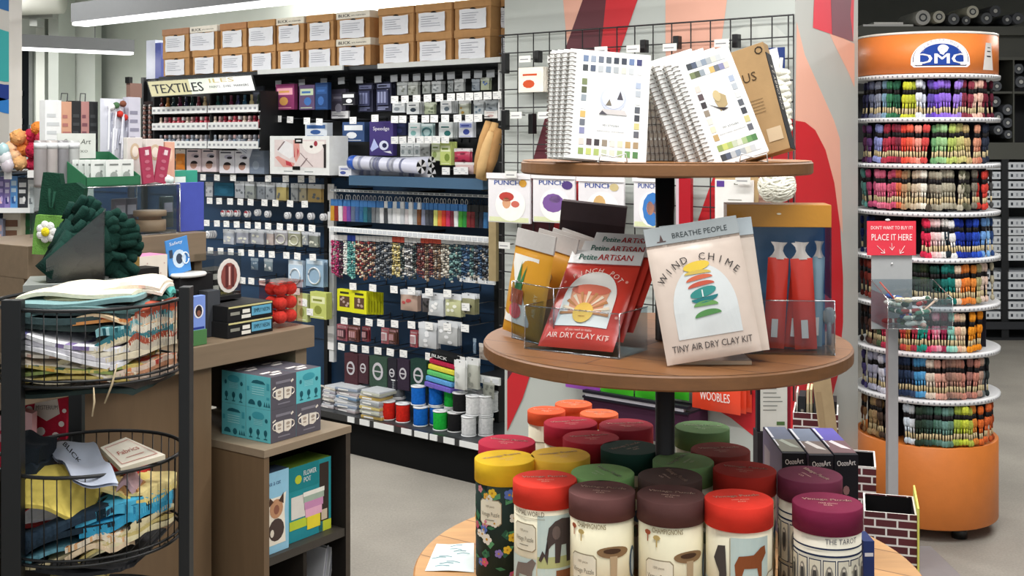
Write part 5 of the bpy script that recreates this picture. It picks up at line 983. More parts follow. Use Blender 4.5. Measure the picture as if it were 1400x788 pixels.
# sloping black art boxes
for k, (px_, py_) in enumerate(((1086, 620), (1123, 623), (1157, 622))):
    zt3 = .965; q = onz(px_, py_, zt3); w_ = .0445; r = root('art_set_box', Matrix.Translation((q.x, q.y, ZL+.001)) @ Rz(R(-2)), 'black art set box with white brush lettering, %s' % ['nearest the tins', 'middle one of three', 'last one by the brick bins'][k], 'box')
    m = MB(); h = zt3-ZL-.001; bk = mat('#15161f', 'paper'); m.box(-w_/2, w_/2, 0, .2, 0, h, bk, b=.001, mats=None)
    m.art([rect(-w_/2+.001, .1, w_/2-.001, .198)], mat(['#5f6678', '#6a7486', '#5a52a0'][k]), lambda x, z: (x, z, h+.0005)); m.art([rect(-w_/2+.001, .01, w_/2-.001, .1)], mat(['#6b6a60', '#6c605c', '#70565a'][k]), lambda x, z: (x, z, h+.0006))
    m.art([[(-.012, .09), (-.004, .1), (.014, .05), (.018, .035), (.002, .045)]], mat(['#9aa094', '#c9c4c0', '#d8cfd2'][k]), lambda x, z: (x, z, h+.001)); m.art([rect(-w_/2+.0015, .11, -w_/2+.006, .19), rect(-w_/2+.0015, .05, -w_/2+.004, .1)], mat('#d0d0d6'), lambda x, z: (x, z, h+.0012))
    m.art([rect(-.18, .02, -.12, h-.03), rect(-.09, .02, -.05, h-.05)], mat('#8d8794'), lambda y, z: (-w_/2-.0008, -y, z)); m.art([rect(-.198, .0, -.002, h-.001)], mat('#66607c'), lambda y, z: (-w_/2-.0004, -y, z))
    put('box_body', m, parent=r)
    m = MB(); F = lambda x, z: (x, -.0008, z); m.text('OozeArt', 0, h-.02, .0105, '#e9e9ec', F, w=.034, rot=.08, bold=True); m.art([circ(.0, h-.066, .006, .009, 8)], mat('#8d6a6e'), F); m.art([[(.007*cos(t*pi/5)*(1 if t % 2 else .55), h-.1+.007*sin(t*pi/5)*(1 if t % 2 else .55)) for t in range(10)]], mat('#d0d2d4'), F); put('printed_front', m, parent=r, label='white brush lettering')
q = C0.at(1188, 790, 1.93); m = MB(); m.box(-.009, .009, 0, .05, 0, .085, mat('#24366c', 'paper')); m.art([rect(-.007, .06, .007, .066)], mat('#cfd4e0'), lambda x, z: (x, -.0006, z)); q.z = ZL+.001; put('small_box', m, Matrix.Translation(q), None, 'small navy blue box at the right rim of the bottom tier', 'box')
# handwritten slip
z = ZL+.0015; cs = [onz(581, 781, z), onz(648, 783, z), onz(648, 744, z), onz(597, 745, z)]
m = MB(); m.surf(lambda u, v: tuple(cs[0].lerp(cs[1], u).lerp(cs[3].lerp(cs[2], u), v)+Vector((0, 0, .002*sin(3*u+2*v)**2))), 6, 5, mat('#dfe9ea', 'paper'))
rr = random.Random(3)
for k in range(9):
    u0, v0 = rr.uniform(.05, .6), .12+.09*k; P0 = cs[0].lerp(cs[1], u0).lerp(cs[3].lerp(cs[2], u0), v0); P1 = cs[0].lerp(cs[1], u0+.3).lerp(cs[3].lerp(cs[2], u0+.3), v0+rr.uniform(-.05, .08)); m.tube([P0+Vector((0, 0, .003)), P0.lerp(P1, .5)+Vector((0, .004, .003)), P1+Vector((0, 0, .003))], .0007, '#5f8f9a', 3)
put('paper_slip', m, None, None, 'pale blue handwritten paper slip lying on the rim of the bottom tier', 'paper slip')
# ================================================================== items on the wire grid
gq = CC-.075
Q('card', 709, 92, 743, 126, 'cream boxed card set with an orange flower hanging on the grid', cols=('#e6e2d6', '#c4502c', '#e2ddd0'), c=gq, d=.008, n=3, gap=.01, name='card_set', group='grid cards')
Q('card', 753, 88, 775, 124, 'cream boxed card set half hidden behind the snow globe notebook', cols=('#e2dfd6', '#a8b09a', '#d9d4c8'), c=gq, d=.008, n=2, name='card_set', group='grid cards')
def kit(x0, y0, x1, y1, col, lab, extra=None):
    w_, h, M = hp(x0, y0, x1, y1, gq); r = root('embroidery_kit', M, lab, 'craft kit'); m = MB(); m.box(-w_/2, w_/2, 0, .014, 0, h, mat('#e6e3e6', 'plastic'), b=.003)
    F = lambda e: (lambda x, z: (x, -e, z)); m.art([rect(-w_*.47, 0.004, w_*.47, h*.12)], mat('#d8ddb4'), F(.0008)); m.art([circ(.04*w_, h*.38, w_*.36, h*.34, 20)], mat('#f4f3ee'), F(.001)); m.text('PUNCH', -w_*.05, h*.8, h*.1, '#4a5fa8', F(.001), w=w_*.62, bold=True)
    for c_, x, z, a, b in col: m.art([circ(x*w_, z*h, a*w_, b*h, 12)], mat(c_), F(.0014))
    put('kit_body', m, parent=r); m = MB(); m.surf(lambda u, v: ((u-.5)*w_*1.06, -.004-.004*sin(pi*u), h*.93+v*h*.12), 6, 2, mat('#e9e6e8', 'bag')); put('bag_flap', m, parent=r)
kit(667, 240, 724, 305, [('#b8423c', -.05, .55, .18, .1), ('#d8a27c', -.05, .42, .1, .12), ('#c96a5c', .16, .4, .1, .07), ('#c9963c', .34, .84, .09, .08)], 'white embroidery kit with a red mushroom picture, by the grid edge')
kit(728, 240, 785, 305, [('#7c5a9a', .0, .42, .26, .2), ('#54407c', .33, .8, .13, .09), ('#a98ac0', .05, .5, .14, .08)], 'white embroidery kit with a violet crystal picture')
kit(790, 244, 852, 310, [('#d2ac74', -.02, .45, .14, .2), ('#c9b98a', .3, .82, .1, .08)], 'white embroidery kit with a tan gnome picture')
kit(866, 244, 908, 312, [('#3f7ac0', .14, .38, .34, .34), ('#d99a78', .05, .4, .12, .14), ('#d99a78', .26, .4, .12, .14)], 'white embroidery kit with an orange butterfly on a blue disc')
w_, h, M = hp(977, 246, 1030, 302, gq); m = MB(); m.box(-w_/2, w_/2, 0, .006, 0, h, mat('#e9e7e3', 'plastic'), b=.002); F = lambda x, z: (x, -.0008, z)
m.art([rect(-w_*.45, h*.82, -w_*.25, h*.97)], mat('#5a3f8c'), F); m.art([rect(-w_*.2, h*.4, w_*.2, h*.44), rect(-w_*.15, h*.5, w_*.2, h*.52), rect(.0, h*.88, w_*.1, h*.92)], mat('#8a8a80'), F); m.box(-w_*.52, w_*.6, .008, .01, h*.1, h*1.12, mat('#b59a72', 'card')); put('header_pack', m, M, None, 'white back turned pack with a small violet square on the grid', 'hanging pack')
w_, h, M = hp(928, 244, 944, 312, gq); m = MB(); m.box(-w_/2, w_/2, 0, .02, 0, h, mat('#a81c28', 'plastic')); m.box(-w_/2-.012, -w_/2, 0, .02, 0, h, mat('#c9b4bc', 'plastic')); put('folded_felt', m, M, None, 'dark red folded pack seen between the pole and the white pack', 'hanging pack')
# yarn: braided skein and ball
p = G.at(1070, 180, gq); m = MB(); ym = mat('#e8e2d0', 'yarn')
for k in range(11):
    for s_ in (0, 1, 2): m.ball((.016*sin(k*1.3+s_*2.1), -.012*cos(k*1.3+s_*2.1), .012+.0195*k), .031-.0006*k, ym, 12, (1, .8, .62))
m.tube([(0, 0, .2), (.005, 0, .26)], .006, ym, 6); put('yarn_skein', m, G.M @ T(p.x, gq-.02, p.z), None, 'thick braided skein of cream yarn hanging on the grid', 'yarn')
w_, h, M = hp(1040, 68, 1068, 98, gq); m = MB(); m.box(-w_/2, w_/2, 0, .003, 0, h, mat('#dfe0e6', 'plastic'), Ry(R(-12))); m.box(-w_*.3, w_*.62, .006, .01, h*.1, h*1.1, mat('#2a3c74', 'paper')); put('yarn_tag', m, M, None, 'white and navy tag above the cream yarn skein', 'tag')
p = G.at(1062, 279, CC-.12); p = Vector((p.x, CC-.12, p.z)); m = MB(); rb = .062
m.ball((0, 0, rb), rb*.96, ym, 20)
for k in range(16):
    a = k*.42; ax = Rz(a) @ Rx(.5+.35*sin(k*2.1)); m.tube([tuple(Vector((0, 0, rb))+(ax @ Vector((rb*cos(t*pi/9), rb*sin(t*pi/9), .012*sin(t*.7+k))))) for t in range(18)], .0052, ym, 5, closed=True)
put('yarn_ball', m, G.M @ T(p.x, p.y, p.z), None, 'round ball of cream yarn just above the blue display box', 'yarn')
for k, (px, py, lb) in enumerate([(718, 80, 'above the orange flower cards'), (757, 80, 'above the hidden card set'), (822, 68, 'above the snow globe notebook'), (866, 66, 'beside the maroon mural stripe'), (916, 64, 'near the middle of the grid'), (987, 58, 'above the bird notebook'), (706, 157, 'under the orange flower cards'), (744, 157, 'beside the snow globe notebook edge'), (699, 238, 'over the mushroom embroidery kit'), (1016, 246, 'above the white back turned pack'), (690, 335, 'beside the mustard pouches')]):
    p = G.at(px, py, gq-.02); m = MB(); m.tube([(0, 0, 0), (0, CC-.036-gq+.02, 0)], .0022, mat('#2e2e30', 'metal'), 5); o = put('grid_hook', m, G.M @ T(p.x, gq-.02, p.z), None, 'black grid hook with a wide white price tag, '+lb, 'grid hook', 'hooks on the wire grid')
    m = MB(); m.box(-.03, .03, -.003, -.001, -.016, .012, mat('#dcdcd8', 'paper')); m.art([rect(-.024, -.006, .018, -.002)], mat('#8a8a8e'), lambda x, z: (x, -.0034, z)); put('price_tag', m, parent=o)
# soft packs under the middle tier
def soft(x0, y0, x1, y1, col, lab, c=gq, n=1, txt=None):
    for k in range(n):
        w_, h, M = hp(x0, y0, x1, y1, c); m = MB(); f = pillow(m, w_, h, .03, mat(col, 'bag'), seed=int(x0)+k, n=10, k=8)
        if txt and k == 0: m.text(txt, 0, h*.2, h*.17, '#f2e2dc', fsurf(w_, h, .03, e=.002, seed=int(x0)), w=w_*.62, bold=True)
        put('soft_pack', m, M @ T(.006*k, .032*k, 0), None, lab if k == 0 else 'pack right behind the '+lab, 'soft pack', 'soft packs under the middle tier' if k else None)
soft(773, 470, 820, 533, '#a04ac0', 'violet plastic pouch hanging below the middle tier')
soft(821, 470, 866, 545, '#4ac02c', 'bright green plastic pouch, left one')
soft(868, 470, 906, 548, '#46c02c', 'bright green plastic pouch, just left of the pole')
soft(910, 470, 942, 546, '#3fae28', 'bright green plastic pouch, right of the pole')
soft(946, 488, 1012, 563, '#e5482c', 'orange red kit pouch with white block lettering', n=3, txt='WOOBLES')
m = MB(); a = G.at(798, 548, CC-.16); b = G.at(942, 575, CC-.16); m.box(a.x, b.x, CC-.16, CC-.02, b.z-.1, b.z+.02, mat('#3d1d34', 'paper')); m.box(a.x, b.x, CC-.17, CC-.02, b.z+.02, b.z+.028, mat('#16141e', 'paper')); m.box(a.x+.01, b.x-.02, CC-.165, CC-.15, b.z+.028, b.z+.04, mat('#b9b6be', 'plastic')); m.box(a.x, b.x, CC-.168, CC-.145, b.z+.04, b.z+.05, mat('#16141e', 'paper')); put('wall_tray', m, G.M, None, 'dark plum tray with white lining fixed low on the mural column', 'tray')
# ================================================================== WOODEN COUNTER (left)
TCt = 2.63; zS = .96
wd = mat('#7b6a56', 'wood', sc=(1.2, 12, 12), v=.22, rough=.55); wdt = mat('#8a7a66', 'wood', sc=(1.2, 12, 12), v=.18, rough=.5); wdd = mat('#6b563f', 'wood', sc=(10, 10, 1.2), v=.2)
def tx(px, c): return TF.at(px, 190, c).x
xr = tx(430, TCt); xl = xr-1.95
ct = root('display_counter', TF.M, 'long thick topped grey brown wooden display counter', 'counter')
m = MB(); m.box(xl, xr, TCt, TCt+.62, zS-.066, zS, wd, b=.002, mats=None); put('countertop', m, parent=ct)
m = MB(); m.box(tx(115, TCt+.04), tx(250, TCt+.04), TCt+.05, TCt+.075, 0, zS-.066, wdd); put('front_panel', m, parent=ct)
m = MB(); m.box(tx(262, TCt+.02), tx(289, TCt+.02), TCt+.02, TCt+.5, 0, zS-.066, wdd); put('leg_panel', m, parent=ct)
m = MB(); m.box(tx(404, TCt+.02)-.0, tx(419, TCt+.02), TCt+.02, TCt+.5, 0.665, zS-.066, wd); put('leg_panel', m, parent=ct)
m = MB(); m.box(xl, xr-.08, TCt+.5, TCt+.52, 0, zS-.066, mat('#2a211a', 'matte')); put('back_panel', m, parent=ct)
# riser
rc = 2.88; zR = 1.26; ra, rb_ = tx(38, rc), tx(282, rc)
rs = root('counter_riser', TF.M, 'raised wooden shelf standing on the wooden counter', 'riser')
m = MB(); m.box(ra, rb_, rc, rc+.36, zR-.09, zR, wd, b=.002); put('riser_top', m, parent=rs)
for a in (tx(148, rc)-.02, rb_-.03, ra): m = MB(); m.box(a, a+.03, rc+.02, rc+.34, zS+.001, zR-.09, wd); put('riser_leg', m, parent=rs)
m = MB(); m.box(ra, rb_, rc+.33, rc+.35, zS+.001, zR-.09, mat('#241c16', 'matte')); put('riser_back', m, parent=rs)  # near-black sheet paints the shade of the gap under the slab
# cube cabinet in front
cc = 2.485; zC = .664; ca = tx(361, cc); cb = tx(479, cc)
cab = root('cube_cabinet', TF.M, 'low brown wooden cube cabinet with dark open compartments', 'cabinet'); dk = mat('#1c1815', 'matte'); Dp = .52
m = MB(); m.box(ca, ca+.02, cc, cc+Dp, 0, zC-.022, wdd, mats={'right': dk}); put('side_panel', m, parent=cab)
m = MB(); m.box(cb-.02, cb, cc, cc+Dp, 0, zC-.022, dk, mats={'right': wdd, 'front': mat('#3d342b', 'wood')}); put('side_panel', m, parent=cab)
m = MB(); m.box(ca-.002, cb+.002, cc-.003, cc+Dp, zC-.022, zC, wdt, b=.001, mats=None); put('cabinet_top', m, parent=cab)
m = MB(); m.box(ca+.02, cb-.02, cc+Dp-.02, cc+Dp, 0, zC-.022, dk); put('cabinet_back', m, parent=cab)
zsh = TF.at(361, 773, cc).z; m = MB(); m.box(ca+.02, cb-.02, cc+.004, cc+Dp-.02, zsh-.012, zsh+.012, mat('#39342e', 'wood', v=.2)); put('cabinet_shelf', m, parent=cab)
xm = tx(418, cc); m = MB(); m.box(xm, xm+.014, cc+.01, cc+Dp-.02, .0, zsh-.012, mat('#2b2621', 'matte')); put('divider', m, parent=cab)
# mug boxes on the cabinet
tq, gy_ = '#5fb4bd', '#56535c'; L1 = lambda e: (lambda x, z: (x, -e, z))
def fig(m, kind, w_, h, fn):
    dkc = mat('#1f5a66')
    if kind == 'tq':
        m.art([circ(0, h*.78, w_*.25, h*.12, 14)], mat('#3d96a4'), fn); 
        for x in (-.3, 0, .3):
            m.art([circ(x*w_, h*.28, w_*.07, h*.1, 10), rect(x*w_-w_*.015, h*.1, x*w_+w_*.015, h*.3), rect(x*w_-w_*.07, h*.08, x*w_+w_*.07, h*.11)], dkc, fn)
        m.art([circ(.33*w_, h*.66, w_*.06, h*.07, 8), circ(-.33*w_, h*.66, w_*.05, h*.07, 8)], dkc, fn)
        for k in range(4): m.art([rect(-w_*.18, h*(.5+.05*k), w_*.18, h*(.515+.05*k))], mat('#8fd0d6'), fn)
    elif kind == 'tq2':
        for k in range(4): m.art([rect(-w_*.25, h*(.42+.07*k), w_*.25, h*(.44+.07*k))], mat('#9fd8dc'), fn)
        m.art([[(-w_*.28, h*.76), (w_*.3, h*.76), (w_*.2, h*.84), (-w_*.05, h*.87), (-w_*.2, h*.84)]], dkc, fn); m.art([circ(-.26*w_, h*.1, w_*.14, h*.15, 12, 0, pi), circ(.06*w_, h*.16, w_*.09, h*.1, 10)]+[[(w_*a, h*.08), (w_*(a+.08), h*.08), (w_*(a+.04), h*.24)] for a in (.22, .31, .4)], dkc, fn)
        m.art([rect(-w_*.45, h*.5, -w_*.36, h*.64), rect(w_*.34, h*.3, w_*.45, h*.38), rect(w_*.34, h*.6, w_*.45, h*.8)], mat('#3d96a4'), fn)
    else:
        cr = mat('#e0d8cc')
        for s_ in (-1, 1):
            m.art([[(s_*w_*.02, h*.28), (s_*w_*.02, h*.62), (s_*w_*.32, h*.6), (s_*w_*.3, h*.32), (s_*w_*.18, h*.25)][::s_]], cr, fn); m.tube([fn(s_*w_*(.32+.1*sin(t*pi/6)), h*(.46+.1*cos(t*pi/6))) for t in range(7)], w_*.018, cr, 4)
            m.art([circ(s_*w_*.17, h*.5, w_*.08, h*.05, 8), rect(s_*w_*.17-w_*.06, h*.36, s_*w_*.17+w_*.06, h*.41)], mat('#a89a8c'), lambda x, z, fn=fn: tuple(Vector(fn(x, z))+Vector((0, 0, 0))) if 0 else fn2(fn, x, z))
        m.art([rect(-w_*.3, h*.76, w_*.28, h*.84), rect(-w_*.22, h*.12, w_*.25, h*.16)], mat('#7d7a84'), fn); m.art([[(w_*.3, h*.72), (w_*.4, h*.78), (w_*.36, h*.84), (w_*.28, h*.78)], [(-w_*.42, h*.6), (-w_*.3, h*.66), (-w_*.32, h*.7), (-w_*.44, h*.64)]], cr, fn)
def fn2(fn, x, z):
    a = Vector(fn(x, z)); b = Vector(fn(x+.001, z)); c = Vector(fn(x, z+.001)); n = (b-a).cross(c-a); n.normalize(); return tuple(a+n*.0006)
mx = TF.at(370, 190, cc+.03); bw, bd, bh = .102, .104, .0955; x0b = tx(370, cc+.035)
lay = [(0, 0, 0, 'tq', 'mug'), (1, 0, 0, None, 'mug'), (0, 1, 0, 'tq2', None), (1, 1, 0, None, None), (0, 0, 1, 'tq2', 'mug'), (1, 0, 1, None, 'tq'), (0, 1, 1, 'tq', None), (1, 1, 1, None, None)]
pos = {(0, 0): 'at the front corner', (1, 0): 'at the front right', (0, 1): 'behind the front corner', (1, 1): 'at the hidden back right'}
for i, j, k, lf, fr_ in lay:
    bx = x0b+i*(bw+.001); y = cc+.035+j*(bd+.001); z = zC+.001+k*(bh+.0005)
    m = MB(); gc = mat(gy_, 'paper'); tc_ = mat(tq, 'paper')
    m.box(0, bw, 0, bd, 0, bh, gc, mats={'left': tc_, 'front': tc_ if fr_ == 'tq' else gc, 'right': tc_, 'back': gc})
    if lf: fig(m, lf, bd, bh, lambda x, zz: (-.0006, bd/2-x, zz))
    if fr_: fig(m, fr_, bw, bh, lambda x, zz: (bw/2+x, -.0006, zz))
    if k: m.art([[(.03, .02), (.065, .02), (.072, .035), (.025, .035)], rect(.02, .055, .06, .07), rect(.05, .045, .085, .06)], mat('#e6e0dc'), lambda x, yy: (x, yy, bh+.0005))
    put('mug_gift_box', m, TF.M @ T(bx, y, z), None, 'turquoise and grey mug gift box %s of the stack, %s layer' % (pos[(i, j)], 'upper' if k else 'lower'), 'gift box', 'mug gift boxes on the cube cabinet')
# cabinet contents
def tbox(x0, y0, x1, y1, c, d, col, lab, art=None, z=None, name='craft_box', top=None, yaw=0, cat='box', side=None):
    w_, h, M = hp(x0, y0, x1, y1, c, TF)
    if z is not None: zz = M.translation.z; h = h+(zz-z); M = M.copy(); M.translation.z = z+.001
    m = MB(); m.box(-w_/2, w_/2, 0, d, 0, h, mat(col, 'paper'), b=.001) if not top else m.box(-w_/2, w_/2, 0, d, 0, h, mat(col, 'paper'), mats={'top': mat(top, 'paper'), 'left': mat(side or col, 'paper')})
    if art: art(m, w_, h)
    return put(name, m, M @ Rz(R(yaw)), None, lab, cat)
def fpot(m, w_, h):
    F = L1(.0008); F2 = L1(.0014); F3 = L1(.002)
    m.art([rect(-w_*.5, h*.68, w_*.2, h)], mat('#1f7f86'), F); m.art([rect(w_*.22, h*.14, w_*.44, h*.94)], mat('#3a2f2a'), F); m.art([rect(-w_*.48, h*.16, w_*.2, h*.28)], mat('#b8c83c'), F); m.art([rect(-w_*.5, 0, w_*.3, h*.14)], mat('#2a8a96'), F); m.art([rect(w_*.2, h*.0, w_*.5, h*.14)], mat('#c0c83a'), F)
    m.art([rect(-w_*.44, h*.3, -w_*.1, h*.6)], mat('#d8d4cc'), F); m.art([circ(-w_*.28, h*.82, w_*.08, h*.06, 10)], mat('#b9c43a'), F2); m.text('FLOWER', -w_*.16, h*.85, h*.07, '#eef4f4', F2, align='L', w=w_*.3, bold=True); m.text('POT', -w_*.16, h*.76, h*.07, '#eef4f4', F2, align='L', w=w_*.17, bold=True)
    for a, b, t_, u_, c_ in ((.56, .62, -.17, .33, '#e8e6dc'), (.48, .56, -.16, .32, '#9fb0a0'), (.38, .48, -.14, .3, '#c58ab0'), (.27, .38, -.12, .27, '#dfa8c0'), (.1, .27, -.08, .23, '#e6d23a')): m.art([rect(t_*w_, h*a, u_*w_, h*b)], mat(c_), F3)
    m.art([rect(w_*.26, h*.16, w_*.4, h*.3)], mat('#c9b8a0'), F2)
tbox(395, 633, 453, 722, cc+.04, .10, '#2a8c94', 'teal flower pot kit box with a striped pot picture in the cabinet', fpot, z=zsh+.012, name='craft_kit_box', top='#5d7a2a')
def cat_art(m, w_, h):
    F = L1(.0008); F2 = L1(.0014); F3 = L1(.002)
    m.art([[(-w_*.35, h*.1), (w_*.38, h*.1), (w_*.34, h*.5), (w_*.4, h*.72), (w_*.2, h*.68), (-w_*.1, h*.68), (-w_*.3, h*.7), (-w_*.25, h*.5)]], mat('#e8e0d0'), F)
    m.art([circ(w_*.04, h*.54, w_*.24, h*.12, 16)], mat('#b98a68'), F2); m.art([[(-w_*.24, h*.58), (-w_*.2, h*.7), (-w_*.05, h*.63)], [(w_*.3, h*.58), (w_*.3, h*.72), (w_*.12, h*.63)]], mat('#4a352c'), F2); m.art([circ(w_*.04, h*.28, w_*.28, h*.14, 14)], mat('#4a3c38'), F2); m.art([circ(w_*.04, h*.53, w_*.1, h*.06, 10)], mat('#8a5a48'), F3); m.art([circ(-w_*.12, h*.25, w_*.07, h*.05, 8)], mat('#d9cfc0'), F3)
    m.text('make a cat', -w_*.1, h*.84, h*.06, '#2a4a78', F, w=w_*.6)
tbox(357, 646, 395, 745, cc+.02, .06, '#8fc0d8', 'light blue craft box with a cat picture in the cabinet', cat_art, z=zsh+.012, name='craft_kit_box', top='#2c3a4a', side='#3a4a58')
for k in range(4):
    w_, h, M = hp(424+k*8, 744-k*3, 440+k*8, 845, cc+.05+.01*k, TF); M = M.copy(); M.translation.z = .001+.0; hh = TF.at(430, 742, cc+.05).z
    m = MB(); m.box(-.006, .006, 0, .16, 0, hh-.03+.012*k, mat(['#c9cbd0', '#dfe1e4', '#3a3234', '#e4e6e8'][k], 'plastic')); m.art([rect(-.004, .1, .004, .3)], mat('#8b8d95'), L1(.0008)); put('boxed_book', m, M @ Ry(R(10)), None, 'slim %s boxed set leaning in the lower compartment, %s from the divider' % (['grey', 'white', 'dark', 'white'][k], ordn[k]), 'boxed set', 'slim sets in the lower compartment')
# ---- things on the countertop
def bandbox(m, w_, h, lab2):
    F = L1(.0008); m.art([rect(-w_*.48, h*.86, w_*.48, h*.97)], mat('#c9c28a'), F); m.art([rect(w_*.02, h*.2, w_*.46, h*.8)], mat('#5fa2c0'), F); m.text('SIMPLY NEON', w_*.24, h*.38, h*.28, '#15222a', L1(.0014), w=w_*.36); m.art([rect(-w_*.18, h*.45, -w_*.02, h*.7), rect(-w_*.2, h*.12, 0, h*.35)], mat('#e2e0d8'), F); m.art([rect(-w_*.44, h*.4, -w_*.24, h*.6)], mat('#8a8a80'), F)
sb = [(311, 437, 373, 459, TCt+.03, 'bottom'), (311, 415, 373, 437, TCt+.035, 'second')]
for x0_, y0_, x1_, y1_, c_, nm in sb:
    a = TF.at(x0_, y1_, c_); b = TF.at(x1_, y0_, c_); k = 0 if nm == 'bottom' else 1; w_ = b.x-a.x; h = .046
    m = MB(); m.box(-w_/2, w_/2, 0, .14, 0, h, mat('#18191b', 'paper'), b=.001); bandbox(m, w_, h, ''); put('black_kit_box', m, TF.M @ T((a.x+b.x)/2, c_, zS+.001+k*.047), None, 'flat black kit box with a blue label, %s of the front stack' % nm, 'kit box', 'black kit boxes on the counter')
for k, (px_, c_, lv, w2, yw) in enumerate(((298, TCt+.12, 0, .13, 8), (299, TCt+.12, 1, .13, 6), (316, TCt+.2, 2, .15, 4), (322, TCt+.2, 3, .13, 2))):
    x = tx(px_, c_); m = MB(); h = .046 if lv < 2 else .036; m.box(-w2/2, w2/2, 0, .1, 0, h, mat('#1d1e20', 'paper'), b=.001); m.art([rect(-w2*.4, h*.2, w2*.05, h*.7)], mat('#c9c8c2'), L1(.0008)); m.art([rect(w2*.1, h*.2, w2*.45, h*.85)], mat('#c9b83a' if k > 1 else '#8a8a84'), L1(.0008))
    put('black_kit_box', m, TF.M @ T(x+.03, c_+.1 if lv > 1 else c_, zS+.001+(lv*.047 if lv < 2 else .094+(lv-2)*.037)) @ Rz(R(yw)) , None, 'flat black kit box with pale print in the rear stack, layer %s' % ordn[k], 'kit box', 'rear black kit boxes')
m = MB(); m.box(-.06, .1, -.0, .1, 0, .0935, mat('#1d1e20', 'paper')); m.art([rect(-.05, .02, .02, .07)], mat('#8a8a84'), L1(.0008)); put('black_kit_box', m, TF.M @ T(tx(316, TCt+.2)+.02, TCt+.29, zS+.001), None, 'thick black box carrying the two topmost kit boxes', 'kit box')
# red jar
q = TF.at(384, 446, TCt+.09); q = Vector((q.x, q.y, zS+.001)); r = root('pompom_jar', TF.M @ T(*q), 'clear square jar of coral red pom poms at the counter end', 'jar')
m = MB(); m.box(-.05, .05, -.045, .045, 0, .135, mat('#f6e6e4', 'clear', a=.08)); put('jar_body', m, parent=r); m = MB(); m.box(-.052, .052, -.047, .047, .135, .142, mat('#f0dcd8', 'clear', a=.25)); put('jar_lid', m, parent=r)
n = 0
for lv in range(3):
    for a, b in ((-.022, -.02), (.022, -.018), (-.02, .02), (.022, .02)):
        m = MB(); m.ball((0, 0, 0), .0225, mat('#d9463c', 'yarn'), 12, (1, 1, .95)); put('pompom', m, TF.M @ T(q.x+a, q.y+b, zS+.031+lv*.043), None, 'coral red fluffy pom pom inside the clear square jar', 'pom pom', 'coral pom poms in the jar'); n += 1
# blue face card + green box
def bface(m, w_, h):
    F = L1(.0008); m.art([circ(0, h*.55, w_*.34, h*.2, 14)], mat('#e9e8ee'), F); m.art([circ(0, h*.56, w_*.24, h*.17, 12)], mat('#2a2226'), L1(.0012)); m.art([circ(0, h*.5, w_*.14, h*.09, 10)], mat('#8a5a48'), L1(.0016)); m.art([rect(-w_*.4, h*.04, w_*.4, h*.1)], mat('#2c3c8a'), F)
tbox(262, 452, 283, 476, TCt+.015, .05, '#4c7a4a', 'small green box at the counter edge behind the wire basket', z=zS, name='green_box')
tbox(262, 405, 281, 452, TCt+.02, .02, '#7a94d8', 'blue card box with a dark haired face print standing on the green box', bface, name='card_box')
tbox(284, 398, 301, 458, TCt+.1, .06, '#42454a', 'smoky clear box standing behind the blue card box', z=zS, name='smoky_box')
# clear cube with picture on black box
tbox(246, 376, 292, 405, TCt+.14, .12, '#1a1a1c', 'plain black box under the clear picture cube', z=zS, name='black_box')
w_, h, M = hp(293, 348, 330, 404, TCt+.16, TF); r = root('clear_cube', M, 'clear acrylic cube with a rounded picture of a brown jar', 'cube')
M.translation.z  # base height follows the picture
m = MB(); m.box(-w_/2, w_/2, 0, .13, -.0, h, mat('#e9eceb', 'clear', a=.1)); put('cube_shell', m, parent=r)
m = MB(); m.prism([(x*1.0, z) for x, z in circ(w_*.02, h*.48, w_*.42, h*.42, 16)], -.003, -.001, mat('#dcd6d0')); m.art([circ(w_*.02, h*.47, w_*.3, h*.33, 14)], mat('#8a4a44'), L1(.0036)); m.art([rect(-w_*.12, h*.2, -w_*.02, h*.74), rect(w_*.1, h*.2, w_*.2, h*.74)], mat('#5a2c2c'), L1(.0042)); m.art([rect(w_*.0, h*.25, w_*.06, h*.7)], mat('#d8b0a8'), L1(.0042)); put('front_picture', m, parent=r)
m = MB(); m.box(-w_/2, w_/2, .0, .13, -.06, -.001, mat('#1d1d1f', 'paper')); put('cube_base', m, parent=r)
m = MB(); m.box(-.13, .16, 0, .14, 0, max(.01, M.translation.z-.062-zS), mat('#1a1a1c', 'paper')); put('black_box', m, TF.M @ T(TF.at(311, 404, TCt+.16).x, TCt+.155, zS+.001), None, 'wide black box low behind the kit box stacks', 'box')
# blue blister card on white oval stand
w_, h, M = hp(232, 325, 262, 374, TCt+.18, TF); m = MB(); m.box(-w_/2, w_/2, 0, .004, 0, h, mat('#4a8cd0', 'paper'), b=.001); F = L1(.0008)
m.text('Safety', -w_*.05, h*.84, h*.09, '#e6f0fa', F, w=w_*.6); m.art([circ(w_*.02, h*.42, w_*.3, h*.26, 14)], mat('#c6d8ea'), F); m.art([circ(w_*.02, h*.42, w_*.15, h*.15, 12), rect(-w_*.4, h*.5, -w_*.25, h*.72)], mat('#3a4458'), L1(.0012)); m.tube([(w_*.28+w_*.15*cos(t), -.003, h*.4+h*.16*sin(t)) for t in [k*.5 for k in range(13)]], .002, '#e6eef4', 5)
put('blister_card', m, M @ Ry(R(-9)), None, 'bright blue blister card leaning upright on a white oval plate', 'blister card')
m = MB(); m.lathe([(.001, 0), (.055, 0), (.06, .006), (.055, .011), (.001, .009)], mat('#e9e9e6', 'plastic'), 28); m.lathe([(.02, -.07), (.02, 0)], mat('#1a1a1c', 'paper'), 14); q = TF.at(258, 378, TCt+.16); put('oval_plate', m, TF.M @ T(q.x, q.y, q.z) @ Matrix.Diagonal((1, .7, 1, 1)), None, 'white oval plate stand holding the blue blister card', 'plate stand')
